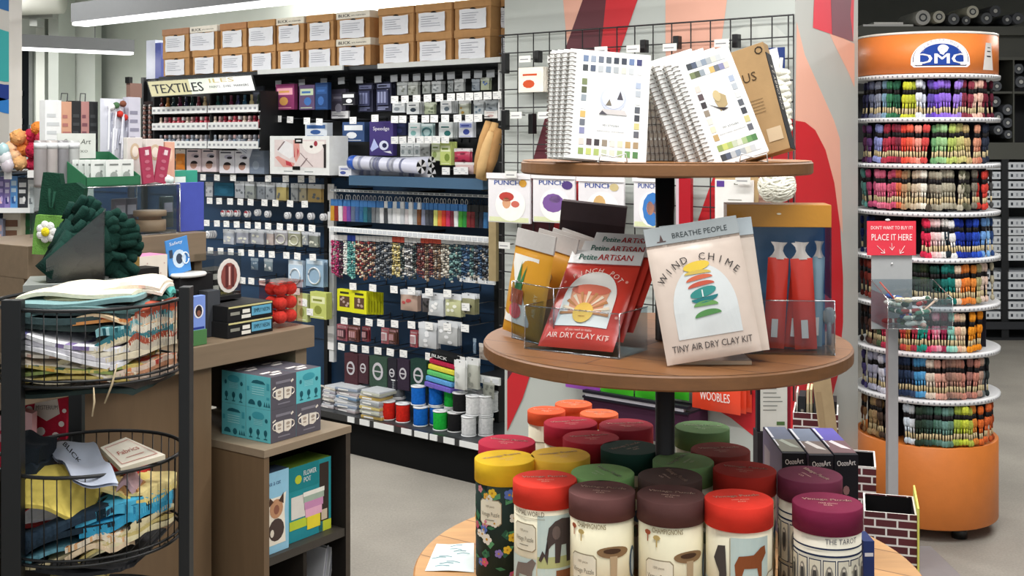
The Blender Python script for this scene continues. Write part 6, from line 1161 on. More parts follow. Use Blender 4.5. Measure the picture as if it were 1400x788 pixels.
m = MB(); m.box(-.05, .05, -.04, .04, 0, q.z-.072-zS, mat('#1b1b1d', 'paper')); put('black_box', m, TF.M @ T(q.x, q.y, zS+.001), None, 'black box under the white oval plate stand', 'box')
def pinkb(m, w_, h):
    F = L1(.0008); m.text('DIYmade', 0, h*.66, h*.1, '#c9908a', F, w=w_*.6); m.art([circ(w_*.2, h*.2, w_*.24, h*.22, 14)], mat('#d9a24e'), F)
    for k in range(12): rr = random.Random(k); m.art([circ(rr.uniform(-.42, .42)*w_, rr.uniform(.1, .95)*h, w_*.025, None, 6)], mat('#c9a9a0'), L1(.0012))
tbox(191, 350, 229, 402, TCt+.12, .08, '#e6dccf', 'cream craft box with a pink lid and orange spot behind the basket', pinkb, z=zS, name='craft_box', top='#d98ab0', side='#a8894e')
tbox(170, 368, 218, 400, TCt+.06, .08, '#1d1a19', 'black box with small white lettering just behind the basket cloths', lambda m, w_, h: m.text('A WILD', -w_*.1, h*.62, h*.14, '#c9c6c0', L1(.0008), w=w_*.5), z=zS, name='craft_box')
# ---- acrylic case on the riser and things on it
w_, h, M = hp(100, 256, 246, 322, rc+.03, TF); zc0 = zR+.001; zTop = TF.at(243, 252, rc+.03).z; xa, xb = tx(100, rc+.03), tx(246, rc+.03)
r = root('acrylic_case', TF.M, 'long clear acrylic display case on top of the wooden riser', 'case'); cm = mat('#eef2f4', 'clear', a=.07); em = mat('#f4f7f9', 'clear', a=.5, rough=.2)
for nm, b in (('front_pane', (xa, xb, rc+.03, rc+.033, zc0, zTop-.004)), ('side_pane', (xb-.003, xb, rc+.033, rc+.24, zc0, zTop-.004)), ('back_pane', (xa, xb, rc+.237, rc+.24, zc0, zTop-.004)), ('top_pane', (xa, xb, rc+.03, rc+.24, zTop-.004, zTop))):
    m = MB(); m.box(*b, cm); put(nm, m, parent=r)
m = MB()
for a, b in (((xa, rc+.03, zTop), (xb, rc+.03, zTop)), ((xb, rc+.03, zTop), (xb, rc+.03, zc0)), ((xa, rc+.03, zc0+.001), (xb, rc+.03, zc0+.001)), ((xb, rc+.03, zTop), (xb, rc+.24, zTop)), ((xb, rc+.24, zTop), (xb, rc+.24, zc0))): m.tube([a, b], .0022, em, 5)
put('pane_edge', m, parent=r)
m = MB(); m.lathe([(.045, 0), (.048, .005), (.048, .035), (.04, .036)], mat('#b08d6c', 'wood'), 24); m.lathe([(.034, .036), (.034, .046), (.05, .047), (.05, .062), (.047, .064)], mat('#c09c7a', 'wood'), 24); q = TF.at(205, 316, rc+.1); put('wooden_box', m, TF.M @ T(q.x, q.y, zR+.006), None, 'round turned wooden box inside the clear case', 'wooden box')
for k, (px_, cc_) in enumerate(((165, '#8d8490'), (180, '#6d6a74'), (230, '#5d6a66'))):
    q = TF.at(px_, 316, rc+.17); m = MB(); m.box(-.022, .022, 0, .02, 0, .1, mat(cc_, 'plastic'), b=.004); m.art([rect(-.016, .05, .016, .08)], mat('#c9c4cc'), L1(.0008)); put('small_kit', m, TF.M @ T(q.x, q.y, zR+.006), None, '%s kit standing at the back inside the clear case' % ['mauve', 'grey', 'green grey'][k], 'kit')
tbox(247, 250, 279, 313, rc+.05, .02, '#4652a8', 'plain violet blue folder standing on the right end of the riser', z=zR, name='folder', cat='folder')
# on top of the case
zz = zTop+.001
def onc(px, c): q = TF.at(px, 250, c); return Vector((q.x, c, zz))
q = onc(156, rc+.04); r = root('card_tray', TF.M @ T(*q), 'green cardboard tray of small white cards with a lettered header', 'card tray')
W2 = tx(192, rc+.04)-tx(118, rc+.04); m = MB(); gt_ = mat('#2f6a4a', 'paper'); m.box(-W2/2, W2/2, 0, .15, 0, .004, gt_); m.box(-W2/2, W2/2, 0, .003, 0, .028, gt_)
for s_ in (-1, 1): m.raw([(s_*W2/2, 0, 0), (s_*W2/2, .15, 0), (s_*W2/2, .15, .10), (s_*W2/2, 0, .028), (s_*(W2/2-.003), 0, 0), (s_*(W2/2-.003), .15, 0), (s_*(W2/2-.003), .15, .10), (s_*(W2/2-.003), 0, .028)], [(0, 1, 2, 3), (7, 6, 5, 4), (3, 2, 6, 7), (0, 3, 7, 4)], gt_)
m.box(-W2/2, W2/2, .147, .15, 0, .10, gt_); put('tray_body', m, parent=r)
m = MB(); m.box(-W2*.48, W2*.22, .145, .147, .08, .155, mat('#d2d6d0', 'paper')); m.text('Sassy Art', -W2*.13, .123, .016, '#5a5f5a', lambda x, z: (x, .1445, z), w=W2*.5, shear=.25); m.text('xo oxo', -W2*.13, .098, .012, '#8a8f8a', lambda x, z: (x, .1445, z), w=W2*.4); put('header_card', m, parent=r)
for k in range(6):
    m = MB(); m.box(-.026, .026, 0, .003, 0, .072, mat('#dfe3e0', 'plastic'), b=.001); m.art([circ(0, .025, .013, .012, 10), circ(.008, .038, .004, None, 6)], mat('#9aa09c'), L1(.0008)); m.art([rect(-.015, .055, .015, .06)], mat('#7d827f'), L1(.0008))
    x_ = [.008, .058, -.03, -.038, -.046, -.054][k]; y_ = [.012, .02, .03, .048, .066, .084][k]; put('stitch_card', m, TF.M @ T(q.x+x_, q.y+y_, zz+.0055), None, 'white embroidery card in the green tray, %s' % ['front middle', 'front right', 'front left', 'third row left', 'fourth row left', 'rearmost left'][k], 'card', 'white cards in the green tray')
def tallp(x0, y0, x1, col, lab, c=rc+.2, tab=False, y1=252, d=.03, ac=None):
    w_, h, M = hp(x0, y0, x1, y1, c, TF); M = M.copy(); dz = M.translation.z-zz; h += dz; M.translation.z = zz
    m = MB(); m.box(-w_/2, w_/2, 0, d, 0, h, mat(col, 'paper'), b=.001); rr = random.Random(x0)
    if ac:
        for k in range(7): m.art([rect(-w_*.4, h*(.2+.1*k), w_*rr.uniform(0, .4), h*(.24+.1*k))], mat(ac), L1(.0008))
    if tab: m.tube([(-w_*.3, d/2, h), (-w_*.2, d/2, h+.025), (w_*.4, d/2, h+.025), (w_*.35, d/2, h)], .002, mat('#3a3c40', 'plastic'), 4)
    return put('tall_box', m, M, None, lab, 'box', 'tall boxes above the riser')
for k, (a, b, t_, cc_, lb, tb_, ac) in enumerate([(62, 84, 137, '#e2e4e4', 'tall white corrugated box above the grey rolls', 0, '#c3c7c9'), (84, 98, 139, '#c99a80', 'tall peach box with a hang tab', 1, '#a8706a'), (98, 111, 138, '#2a2c2e', 'tall black box between peach and rose ones', 0, '#3f4244'), (111, 122, 139, '#b0807c', 'tall rose box with a hang tab', 1, '#7a5058'), (122, 134, 139, '#2b2d2e', 'tall black box, right end of the tall box row', 0, '#3f4244')]): tallp(a, t_, b, cc_, lb, rc+.24, tb_, ac=ac)
for k in range(4):
    a = 56+k*15; w_, h, M = hp(a, 192, a+15, 252, rc+.12, TF); M = M.copy(); h += M.translation.z-zz; M.translation.z = zz; m = MB(); m.lathe([(w_*.48, 0), (w_*.5, .01), (w_*.5, h-.01), (w_*.46, h)], mat(['#8d8888', '#a49e9c', '#7e7d80', '#a8aaa8'][k], 'bag'), 14); m.lathe([(w_*.51, h*.82), (w_*.51, h*.95)], mat('#d6d8da', 'plastic'), 14); put('silver_roll', m, M @ T(0, .03, 0), None, 'silver grey upright roll on the clear case, %s from the left end' % ordn[k], 'roll', 'silver rolls on the case')
# feather bag, yellow pack, notes, dotted cards
w_, h, M = hp(137, 135, 170, 214, rc+.22, TF); M = M.copy(); h += M.translation.z-zz; M.translation.z = zz; r = root('feather_bag', M, 'bag of white feathers with red and green bits at its top', 'bag'); m = MB(); pillow(m, w_, h, .04, mat('#c6c8d2', 'bag'), seed=9)
put('bag_body', m, parent=r); m = MB(); rr = random.Random(4)
for k in range(22): x = rr.uniform(-.35, .35)*w_; m.tube([(x, -.022, h*rr.uniform(.25, .5)), (x+rr.uniform(-.004, .012), -.026, h*rr.uniform(.6, .9))], .003, mat(rr.choice(['#eceef2', '#a8aab8', '#dfe0e8', '#8a8a9a']), 'cloth'), 4)
put('feathers', m, parent=r); m = MB(); 
for c_, x, z in (('#c03830', .15, .82), ('#c03830', .35, .78), ('#4a6a4a', .0, .92), ('#7a4a3a', .28, .94), ('#e8e8e8', -.2, .9)): m.ball((x*w_, -.02, z*h), .011, mat(c_, 'cloth'), 8)
put('ornaments', m, parent=r)
tallp(163, 147, 175, '#d8d820', 'bright yellow narrow pack beside the feather bag', rc+.26, ac='#e9e9a0'); tallp(176, 133, 192, '#c6c6d4', 'lilac grey lettered card box beside the yellow pack', rc+.2, ac='#8a8a9c')
w_, h, M = hp(178, 114, 194, 134, rc+.3, TF); m = MB(); m.box(-w_/2, w_/2, 0, .02, 0, h, mat('#8a6c62', 'plastic')); m.box(-w_*.6, -w_*.3, 0, .02, h, h+.02, blk); m.box(-.01, .01, .021, .03, -.5, h, mat('#55585c', 'metal')); put('pole_sign', m, M, None, 'small brown topper on a thin pole beside the lettered rack sign', 'topper')
for k, (a, b, t_, cc_, lb) in enumerate([(174, 195, 188, '#d5d0cb', 'cream pack with an oval picture, left of the red strips'), (200, 224, 190, '#d9d2cc', 'cream pack with an oval picture, between the red strips'), (226, 239, 194, '#dca993', 'peach pack behind the right red strip')]):
    w_, h, M = hp(a, t_, b, 252, rc+.1, TF); M = M.copy(); h += M.translation.z-zz; M.translation.z = zz; m = MB(); m.box(-w_/2, w_/2, 0, .02, 0, h, mat(cc_, 'paper'), b=.002); m.art([circ(0, h*.7, w_*.32, h*.18, 14)], mat('#c9b59a' if k < 2 else '#e0b8a0'), L1(.0008)); m.art([circ(0, h*.7, w_*.2, h*.12, 12)], mat('#e6ddd0' if k < 2 else '#e8c8b4'), L1(.0012)); put('oval_pack', m, M, None, lb, 'pack')
for k, (px_, rl, lb) in enumerate(((204, -7, 'left one'), (219, 11, 'right one'))):
    w_, h, M = hp(px_-7, 198, px_+7, 248, rc+.05, TF); M = M.copy(); M.translation.z = zz+.004; m = MB(); m.box(-w_*.55, w_*.55, 0, .008, 0, h, mat('#a23b55', 'paper'), b=.001)
    for t in range(4): m.art([circ(0, h*(.2+.2*t), w_*.25, h*.05, 8)], mat('#b86478'), L1(.0008))
    m.art([rect(-w_*.1, h*.78, w_*.25, h*.92)], mat('#e0ccd0'), L1(.0012)); put('red_strip_pack', m, M @ Ry(R(rl)), None, 'slanting raspberry red strip pack, %s of two' % lb, 'pack')
w_, h, M = hp(222, 236, 240, 252, rc+.045, TF); M = M.copy(); M.translation.z = zz; m = MB(); m.ball((0, .015, h*.4), .02, mat('#dfe6e4', 'bag'), 10, (1, .7, .8)); m.ball((.012, .01, h*.3), .014, mat('#c9d8d4', 'bag'), 8); put('clear_bag', m, M, None, 'little crumpled clear bag at the right end of the case', 'bag')
tbox(239, 233, 254, 250, rc+.12, .03, '#e4f0e8', 'small white and teal tub on the right end of the riser', lambda m, w_, h: m.art([rect(-w_*.5, h*.5, w_*.5, h)], mat('#3f9a80'), L1(.0008)), name='tub', cat='tub')
tbox(254, 233, 270, 250, rc+.13, .03, '#3a9a84', 'small teal green tub behind the violet blue folder', name='tub', cat='tub')
# ---- gloves in smoky bin, felt bag, shelves at far left
zb_ = zS+.001; q0 = TF.at(60, 388, TCt+.02); sm = mat('#a9b0ae', 'clear', a=.1, rough=.2)
a = C0.at(63, 386, 2.86); b = C0.at(141, 384, 2.90)
d_ = Vector((b.x-a.x, b.y-a.y, 0)); Lb = d_.length; ab = math.atan2(d_.y, d_.x); Mg = T(a.x, a.y, a.z) @ Rz(ab)
r = root('glove_bin', Mg, 'smoky grey slant sided bin full of dark green gloves', 'bin')
hb1 = .17; hb0 = .045
def wall(pts, t=.003): 
    m = MB(); n_ = (Vector(pts[1])-Vector(pts[0])).cross(Vector(pts[2])-Vector(pts[1])).normalized()*t; q_ = [tuple(Vector(p)+n_) for p in pts]; k = len(pts)
    m.raw(list(pts)+q_, [list(range(k)), list(range(2*k-1, k-1, -1))]+[[i, (i+1) % k, (i+1) % k+k, i+k] for i in range(k)], mat('#aab0ae', 'clear', a=.1, rough=.25)); return m
put('front_wall', wall([(0, 0, 0), (Lb, 0, 0), (Lb, 0, hb1), (0, 0, hb0+.01)]), parent=r); put('back_wall', wall([(0, .14, 0), (Lb, .14, 0), (Lb, .14, hb1), (0, .14, hb0)]), parent=r); put('side_wall', wall([(Lb, 0, 0), (Lb, .14, 0), (Lb, .14, hb1), (Lb, 0, hb1)]), parent=r); put('side_wall', wall([(0, 0, 0), (0, .14, 0), (0, .14, hb0), (0, 0, hb0)]), parent=r); put('floor_plate', wall([(0, 0, 0), (Lb, 0, 0), (Lb, .14, 0), (0, .14, 0)]), parent=r)
gl_ = mat('#12332c', 'felt')
def glove(M, lab, k):
    m = MB(); rr = random.Random(k)
    m.ball((0, 0, .05), .03, gl_, 14, (.95, .45, 1.5), M=None); m.tube([(0, 0, -.04), (0, 0, .01), (0, .0, .05)], [.032, .029, .031], gl_, 12)
    for f_, (x, L_, a) in enumerate(((-.019, .05, -.03), (-.0065, .058, 0), (.0065, .056, .03), (.018, .044, .06))):
        bnd = rr.uniform(-.012, .0); m.tube([(x, 0, .075), (x+sin(a)*L_*.5, bnd*.6, .075+L_*.5), (x+sin(a)*L_*.95, bnd*2, .075+L_*.95), (x+sin(a)*L_, bnd*2.2, .075+L_)], [.0112, .0108, .0095, .004], gl_, 10)
    m.tube([(.024, 0, .03), (.04, -.004, .055), (.047, -.008, .078), (.048, -.008, .084)], [.011, .0095, .008, .003], gl_, 10)
    put('glove', m, M, None, lab, 'glove', 'dark green gloves in the smoky bin')
for k, (x, y, z, rl, ln) in enumerate([(.03, .035, .04, 42, 5), (.05, .05, .065, 34, 8), (.075, .06, .07, 46, 2), (.055, .09, .09, 30, 0), (.09, .09, .09, 62, -4), (.11, .05, .09, 78, 8), (.04, .10, .07, 22, 3), (.115, .09, .085, 98, 0), (.12, .07, .065, 128, 0)]):
    glove(Mg @ T(x*Lb/.15, y, z) @ Ry(R(rl)) @ Rx(R(-ln)) @ Matrix.Diagonal((1.2, 1.2, .95, 1)), 'dark green knitted glove poking out of the smoky bin, %s' % ['front left', 'second', 'third', 'rear middle', 'fourth', 'drooping right one', 'rear left', 'rear right one', 'hanging low over the right side'][k], k)
mz = a.z; m = MB(); m.box(-.05, Lb+.05, -.03, .17, .0, .02, mat('#8a8f8c', 'metal')); m.box(Lb*.45, Lb*.55, .05, .09, zS-mz+.0+.022, .0, mat('#2a2c2e', 'metal')); put('bin_shelf', m, Mg @ T(0, 0, -.023), None, 'grey shelf plate under the smoky glove bin', 'shelf')
m = MB(); p = TF.at(147, 330, TCt+.12); m.box(-.012, .012, 0, .04, 0, p.z+.02-zS, mat('#231d19', 'matte')); put('dark_post', m, TF.M @ T(p.x, p.y, zS+.001), None, 'dark upright post between the gloves and the riser', 'post')
# felt bag with flower
p = C0.at(66, 352, 3.12); r = root('felt_bag', Matrix.Translation(p) @ Rz(R(-8)), 'dark and light green felt bag with a white daisy', 'felt bag')
fr_ = lambda px, py: ((px-66)/FPX*3.12, (352-py)/FPX*3.12)
m = MB(); m.prism([fr_(*v) for v in ((42, 348), (90, 350), (84, 310), (90, 296), (48, 294), (44, 320))], 0, .02, mat('#6a9a48', 'felt')); put('bag_front', m, parent=r, label='light green felt front')
m = MB(); m.prism([fr_(*v) for v in ((46, 345), (90, 345), (92, 296), (108, 288), (112, 258), (100, 250), (78, 252), (76, 238), (52, 236), (48, 262), (44, 300), (40, 330))], .022, .045, mat('#153a2c', 'felt')); put('bag_back', m, parent=r, label='dark green felt back')
m = MB(); m.tube([(*(fr_(75, 262)[0:1]), -.0, fr_(75, 262)[1]), (fr_(76, 285)[0], -.01, fr_(76, 285)[1]), (fr_(70, 283)[0], -.01, fr_(70, 283)[1]), (fr_(68, 258)[0], 0, fr_(68, 258)[1])], .004, mat('#153a2c', 'felt'), 6); put('bag_strap', m, parent=r)
fx, fz = fr_(65, 317); m = MB()
for k in range(7): m.ball((fx+.018*cos(k*.898), -.006, fz+.018*sin(k*.898)), .0125, mat('#e9ebe6', 'felt'), 10, (1, .35, 1))
m.ball((fx, -.012, fz), .012, mat('#e6cf2a', 'felt'), 12, (1, .4, 1)); put('felt_daisy', m, parent=r, label='white felt daisy with yellow middle')
# far left shelf fixture
sf_ = root('white_shelf_unit', T(0, 0, 0), 'white shelf unit with price lips at the far left', 'shelf unit'); YS = 3.75
m = MB(); m.box(cx(-70, YS), cx(52, YS), YS+.3, YS+.32, 0, cz(230, YS), mat('#2a3440', 'paint')); put('back_board', m, parent=sf_)
for pyy, xr_ in ((286, 47), (356, 54), (400, 50)):
    z = cz(pyy, YS); m = MB(); m.box(cx(-70, YS), cx(xr_, YS), YS, YS+.3, z-.008, z, mat('#d9dcda', 'plastic')); m.box(cx(-70, YS), cx(xr_, YS), YS-.006, YS, z-.012 if pyy < 300 else z-.035, z+.004, mat('#eef0ee', 'plastic')); put('shelf_board', m, parent=sf_)
m = MB(); m.box(cx(-68, YS), cx(-64, YS), YS+.02, YS+.3, 0, cz(230, YS), whi); m.box(cx(50, YS), cx(52, YS), YS+.24, YS+.3, 0, cz(360, YS), whi); put('side_post', m, parent=sf_)
def fbox(x0, y0, x1, zpy, Y, d, col, lab, ac='#ffffff', ac2='#333333', name='craft_pack', cat='pack', top=None):
    w_ = (x1-x0)/FPX*Y; z = zpy; xx = cx((x0+x1)/2, Y); h = cz(y0, Y)-z; m = MB(); m.box(-w_/2, w_/2, 0, d, 0, h, mat(col, 'plastic'), b=.001, mats=None); rr = random.Random(x0+y0)
    m.art([rect(-w_*.35, h*.5, w_*.3, h*.62), rect(-w_*.35, h*.7, w_*.35, h*.85)], mat(ac), L1(.0008)); m.art([rect(-w_*.3, h*.15, w_*.2, h*.35)], mat(ac2), L1(.0008)); m.art([circ(w_*.15, h*.3, w_*.15, h*.1, 8)], mat(ac), L1(.0012))
    return put(name, m, T(xx, Y, z+.001), None, lab, cat)
z1 = cz(286, YS)
for k, (a, b, t_, cc_, a1, a2, lb) in enumerate([(-4, 6, 242, '#6a5a9a', '#b8a8d8', '#d8b8c8', 'violet marker pack'), (6, 14, 244, '#8a7ab8', '#e0d8f0', '#3a3a7a', 'lilac marker pack'), (14, 24, 241, '#5f9fe0', '#cfe6fa', '#3a6ab0', 'sky blue pouch'), (24, 38, 244, '#26282e', '#e8e8e8', '#c8c8c8', 'black and white blister pack'), (38, 47, 246, '#d8dad8', '#f2f2f0', '#8a8d90', 'white pack')]): fbox(a, t_, b, z1, YS+.02, .06, cc_, lb+' on the top shelf of the white shelf unit', a1, a2)
z2 = cz(356, YS); fbox(4, 292, 28, z2, YS+.05, .08, '#cfc4ae', 'cream box with brown pictures on the second shelf of the white unit', '#7a5a48', '#8a9a6a', 'craft_box', 'box'); fbox(28, 292, 44, z2, YS+.09, .08, '#1f5a34', 'tall dark green book on the second shelf of the white unit', '#2f7048', '#2f7048', 'green_book', 'book'); fbox(-6, 300, 4, z2, YS+.03, .08, '#8a8fa8', 'grey violet box at the frame edge of the white unit', '#c8a8a8', '#4a4f68', 'craft_box', 'box')
fbox(6, 334, 34, z2, YS+.01, .03, '#d9cdb0', 'flat cream tray lying in front on the second shelf', '#b8a888', '#6a5a48', 'tray', 'tray')
z3 = cz(400, YS); fbox(0, 372, 18, z3, YS+.03, .08, '#c9b890', 'tan box on the lowest white shelf', '#4a6a4a', '#7a4a3a', 'craft_box', 'box'); fbox(18, 370, 48, z3, YS+.05, .1, '#3f5a4a', 'dark green box on the lowest white shelf', '#7a9a7a', '#2a3a30', 'craft_box', 'box')
for px_, py_ in ((11, 240), (43, 238)):
    m = MB(); m.box(-.012, .012, -.002, 0, -.012, .012, mat('#f0f0ee', 'paper')); m.tube([(0, 0, 0), (0, .33, 0)], .002, mat('#3a3c40', 'metal'), 4); p = C0.at(px_, py_, YS-.03); put('peg_hook', m, Matrix.Translation(p), None, 'peg hook with a square white tag above the white shelf unit, %s' % ('left' if px_ < 20 else 'right'), 'peg hook')
# pom pom bundle
pp = [(52, 175, 10, '#e8853a'), (25, 188, 12, '#eca468'), (45, 186, 12, '#b82848'), (57, 188, 9, '#c23a50'), (14, 204, 11, '#f0bc98'), (30, 204, 11, '#ea8c48'), (46, 206, 12, '#b02040'), (57, 205, 8, '#c83850'), (10, 222, 9, '#e6d6a0'), (27, 223, 11, '#ecb078'), (46, 224, 11, '#bc2c4c'), (38, 192, 9, '#e07040'), (20, 214, 9, '#f0b890')]
for k, (px_, py_, rr_, cc_) in enumerate(pp):
    Y = 3.78+.02*(k % 3); p = C0.at(px_, py_, Y); m = MB(); rad = rr_/FPX*Y; m.ball((0, 0, 0), rad*.92, mat(cc_, 'yarn'), 14); rg = random.Random(k)
    for t in range(26):
        v = Vector((rg.gauss(0, 1), rg.gauss(0, 1), rg.gauss(0, 1))).normalized()*rad*.82; m.ball(tuple(v), rad*.22, mat(cc_, 'yarn'), 5)
    nm_ = {'#e8853a': 'orange', '#eca468': 'light orange', '#b82848': 'crimson', '#c23a50': 'rose red', '#f0bc98': 'pale peach', '#ea8c48': 'orange', '#b02040': 'deep crimson', '#c83850': 'rose red', '#e6d6a0': 'pale yellow', '#ecb078': 'apricot', '#bc2c4c': 'crimson', '#e07040': 'dark orange', '#f0b890': 'peach'}[cc_]
    put('pompom', m, Matrix.Translation(p), None, 'big fluffy %s pom pom in the cluster by the dark window, %s row' % (nm_, 'top' if py_ < 180 else 'upper' if py_ < 195 else 'middle' if py_ < 210 else 'bottom'), 'pom pom', 'big pom poms by the dark window')
m = MB(); a = C0.at(-10, 234, 3.74); b = C0.at(62, 234, 3.74); m.box(a.x, b.x, 3.72, 4.05, a.z-.006, a.z, mat('#3a3c40', 'metal')); m.tube([(a.x+.05, 3.9, a.z), (a.x+.05, 3.9, a.z+.15)], .004, mat('#3a3c40', 'metal'), 5); put('pompom_tray', m, None, None, 'thin dark tray under the cluster of big pom poms', 'tray')
m = MB(); 
for k in range(3): p = C0.at(4+k*3, 206+10*k, 3.7); m.ball(tuple(p), .022, mat(['#a8c8cc', '#d8d8dc', '#c8c0c8'][k], 'bag'), 8, (1, .6, 1.2))
put('clear_bag', m, None, None, 'crumpled pale bag at the frame edge beside the pom poms', 'bag')
# ================================================================== WIRE BASKET STAND
BX, BY, BR = -.949, 2.64, .2
bs = root('wire_basket_stand', T(BX, BY, 0), 'black tiered stand with round wire baskets of fabric pieces', 'basket stand')
bk = mat('#101214', 'metal', rough=.45)
for (px_, Y, w1, w2, zt_) in ((18, 2.46, .021, .012, 1.212), (254.5, 2.6, .012, .018, 1.222), (105, 2.83, .016, .012, 1.16)):
    x = (px_-700)/1600*Y-BX; y = Y-BY; m = MB(); m.box(x-w1, x+w1, y-w2, y+w2, 0, zt_, bk, b=.002); put('post', m, parent=bs)
for zt_, zb2 in ((1.19, 1.03), (.842, .655), (.49, .31)):
    b_ = root_b = put('wire_basket', None, T(0, 0, 0), bs)
    ring = lambda r_, z, k=48: [(r_*cos(2*pi*i/k), r_*sin(2*pi*i/k), z) for i in range(k)]
    m = MB(); m.tube(ring(BR, zt_), .0042, bk, 6, closed=True); put('rim', m, parent=b_)
    m = MB(); m.tube(ring(BR*.985, zb2), .0038, bk, 6, closed=True); m.tube(ring(BR*.985, zb2+.012), .003, bk, 6, closed=True); put('base_ring', m, parent=b_)
    m = MB()
    for i in range(44): a = 2*pi*i/44; m.tube([(BR*cos(a), BR*sin(a), zt_), (BR*.985*cos(a), BR*.985*sin(a), zb2)], .0014, bk, 5)
    put('basket_wires', m, parent=b_)
    m = MB()
    for i in range(-9, 10):
        x = i*.02; s_ = math.sqrt(max(0, (BR*.98)**2-x*x)); m.tube([(x, -s_, zb2), (x, s_, zb2)], .0013, bk, 4)
    put('basket_floor', m, parent=b_)
def cloth(px_, py_, Y, w1, d1, h1, cols, lab, yaw=0, tilt=0, roll=0, folds=4, cat='fabric', name='folded_fabric', pat=None, droop=.008, kind='cloth'):
    """folded fabric: a few wavy layers with soft rounded fold edges"""
    p = C0.at(px_, py_, Y); m = MB(); rr = random.Random(lab)
    nx, ny = 16, 8; BM_ = Matrix.Translation(p) @ Rz(R(yaw)) @ Ry(R(roll)) @ Rx(R(tilt)); BI_ = BM_.inverted()
    for L_ in range(folds):
        z0 = h1*L_/folds; ph = rr.random()*6; ox, oy = rr.uniform(-.008, .008), rr.uniform(-.008, .008); cc_ = cols[L_ % len(cols)]; th = h1/folds*.8
        def f(u, v, s_=0):
            e = (abs(u*2-1))**4; x = (u-.5)*w1+ox; y = (v-.5)*d1+oy+.004*sin(8*u+ph); z = z0+s_*th+.006*sin(6*u+ph)+.004*sin(7*v+ph*2)-droop*e-droop*.6*(abs(v*2-1))**4
            q = BM_ @ Vector((x, y, z)); dx_, dy_ = q.x-BX, q.y-BY; rd = math.hypot(dx_, dy_)
            if rd > BR-.014: q.x, q.y = BX+dx_*(BR-.014)/rd, BY+dy_*(BR-.014)/rd
            return tuple(BI_ @ q)
        m.surf(lambda u, v: f(u, v, 1), nx, ny, mat(cc_, kind), pick=pat if (pat and L_ == folds-1) else None)
        m.surf(lambda u, v: f(1-u, v, 0), nx, ny, mat(cc_, kind))
        # rounded outer edges
        for (g) in (lambda t, s_: f(t, 0, s_), lambda t, s_: f(1-t, 1, s_), lambda t, s_: f(0, 1-t, s_), lambda t, s_: f(1, t, s_)):
            m.surf(lambda u, v, g=g: g(u, v), nx, 1, mat(cc_, kind), pick=(lambda u, v: pat(u, 0.1)) if pat and L_ == folds-1 else None)
    put(name, m, Matrix.Translation(p) @ Rz(R(yaw)) @ Ry(R(roll)) @ Rx(R(tilt)), None, lab, cat)
rp = random.Random(8); spots = {}
def scat(cols, dens=.35, seed=1):
    def f(u, v):
        k = (int(u*40), int(v*30), seed); r_ = random.Random(str(k)).random()
        return mat(cols[int(r_*997) % len(cols)], 'cloth') if r_ < dens else None
    return f
cloth(120, 517, 2.64, .34, .30, .022, ['#2d3a38', '#4a4440'], 'dark crumpled fabric at the bottom of the upper wire basket', folds=2)
cloth(105, 506, 2.58, .30, .24, .03, ['#c8b46a', '#d8cdb0', '#8a9a5a'], 'yellow and olive fabric near the bottom of the upper basket', 6, folds=4, pat=scat(['#8a9a5a', '#3a5a4a', '#d8a04a']))
cloth(185, 506, 2.6, .20, .22, .03, ['#d8c4b4', '#c08a6a'], 'peach printed fabric low at the right of the upper basket', -10, folds=3, pat=scat(['#b4443c', '#d88a5a']))
cloth(95, 488, 2.60, .26, .26, .034, ['#e4ddd0', '#cdbfae', '#dccab4'], 'cream fabric with rose scribbles in the upper basket', 4, roll=10, folds=4, pat=scat(['#b86a6a', '#8a7a9a', '#c0a090'], .25, 2))
cloth(105, 470, 2.58, .28, .24, .032, ['#e6e6ea', '#d6d4dc'], 'white fabric with small violet scribbles in the upper basket', -3, roll=8, folds=3, pat=scat(['#6a5a8a', '#8a7aa8', '#4a4a7a', '#b0a8c8'], .35, 3))
cloth(185, 480, 2.60, .21, .26, .05, ['#e0d6bc', '#e6dfcc', '#d8cba8'], 'plain cream folded fabric at the right of the upper basket', -8, roll=-12, folds=4)
cloth(187, 455, 2.56, .13, .16, .04, ['#3d7a84', '#5a98a0'], 'teal marbled fabric bundle in the upper basket', 0, roll=-8, folds=2, pat=scat(['#8abac0', '#2a5a64', '#a8d0d4'], .5, 4))
cloth(222, 466, 2.6, .08, .2, .09, ['#c8bfae', '#a8503c', '#e2dccb'], 'mixed white and rust fabric standing at the right basket wires', 10, folds=5)
cloth(190, 432, 2.60, .18, .22, .024, ['#d8955a', '#e2c8a4', '#c8603a'], 'orange toned fabric sticking out below the dark fold', -5, roll=6, folds=3, pat=scat(['#c8482c', '#e8a860'], .4, 5))
cloth(105, 437, 2.62, .30, .26, .05, ['#33403e', '#3f5254', '#2d3a3c'], 'dark slate fabric fold under the cream cloths', 2, roll=-2, folds=3)
cloth(115, 414, 2.62, .30, .25, .024, ['#5f7f80', '#76989a'], 'grey teal fabric with a rounded fold on the upper pile', 3, roll=-4, folds=2)
cloth(130, 403, 2.66, .26, .22, .022, ['#d8d0ae', '#e2dcc4'], 'pale yellow cream fabric near the top of the pile', -4, roll=-3, folds=2)
cloth(158, 393, 2.70, .25, .2, .018, ['#e9e2d4', '#ded2c2'], 'cream fabric with faint rose print on top of the pile', 4, roll=-2, folds=2, pat=scat(['#dcb8ac', '#e0c8b8', '#d8d0a8'], .2, 6))
cloth(222, 402, 2.72, .07, .1, .02, ['#4aa09a', '#5ab0a8'], 'bright teal fabric corner at the right back of the upper basket', 0, folds=2)
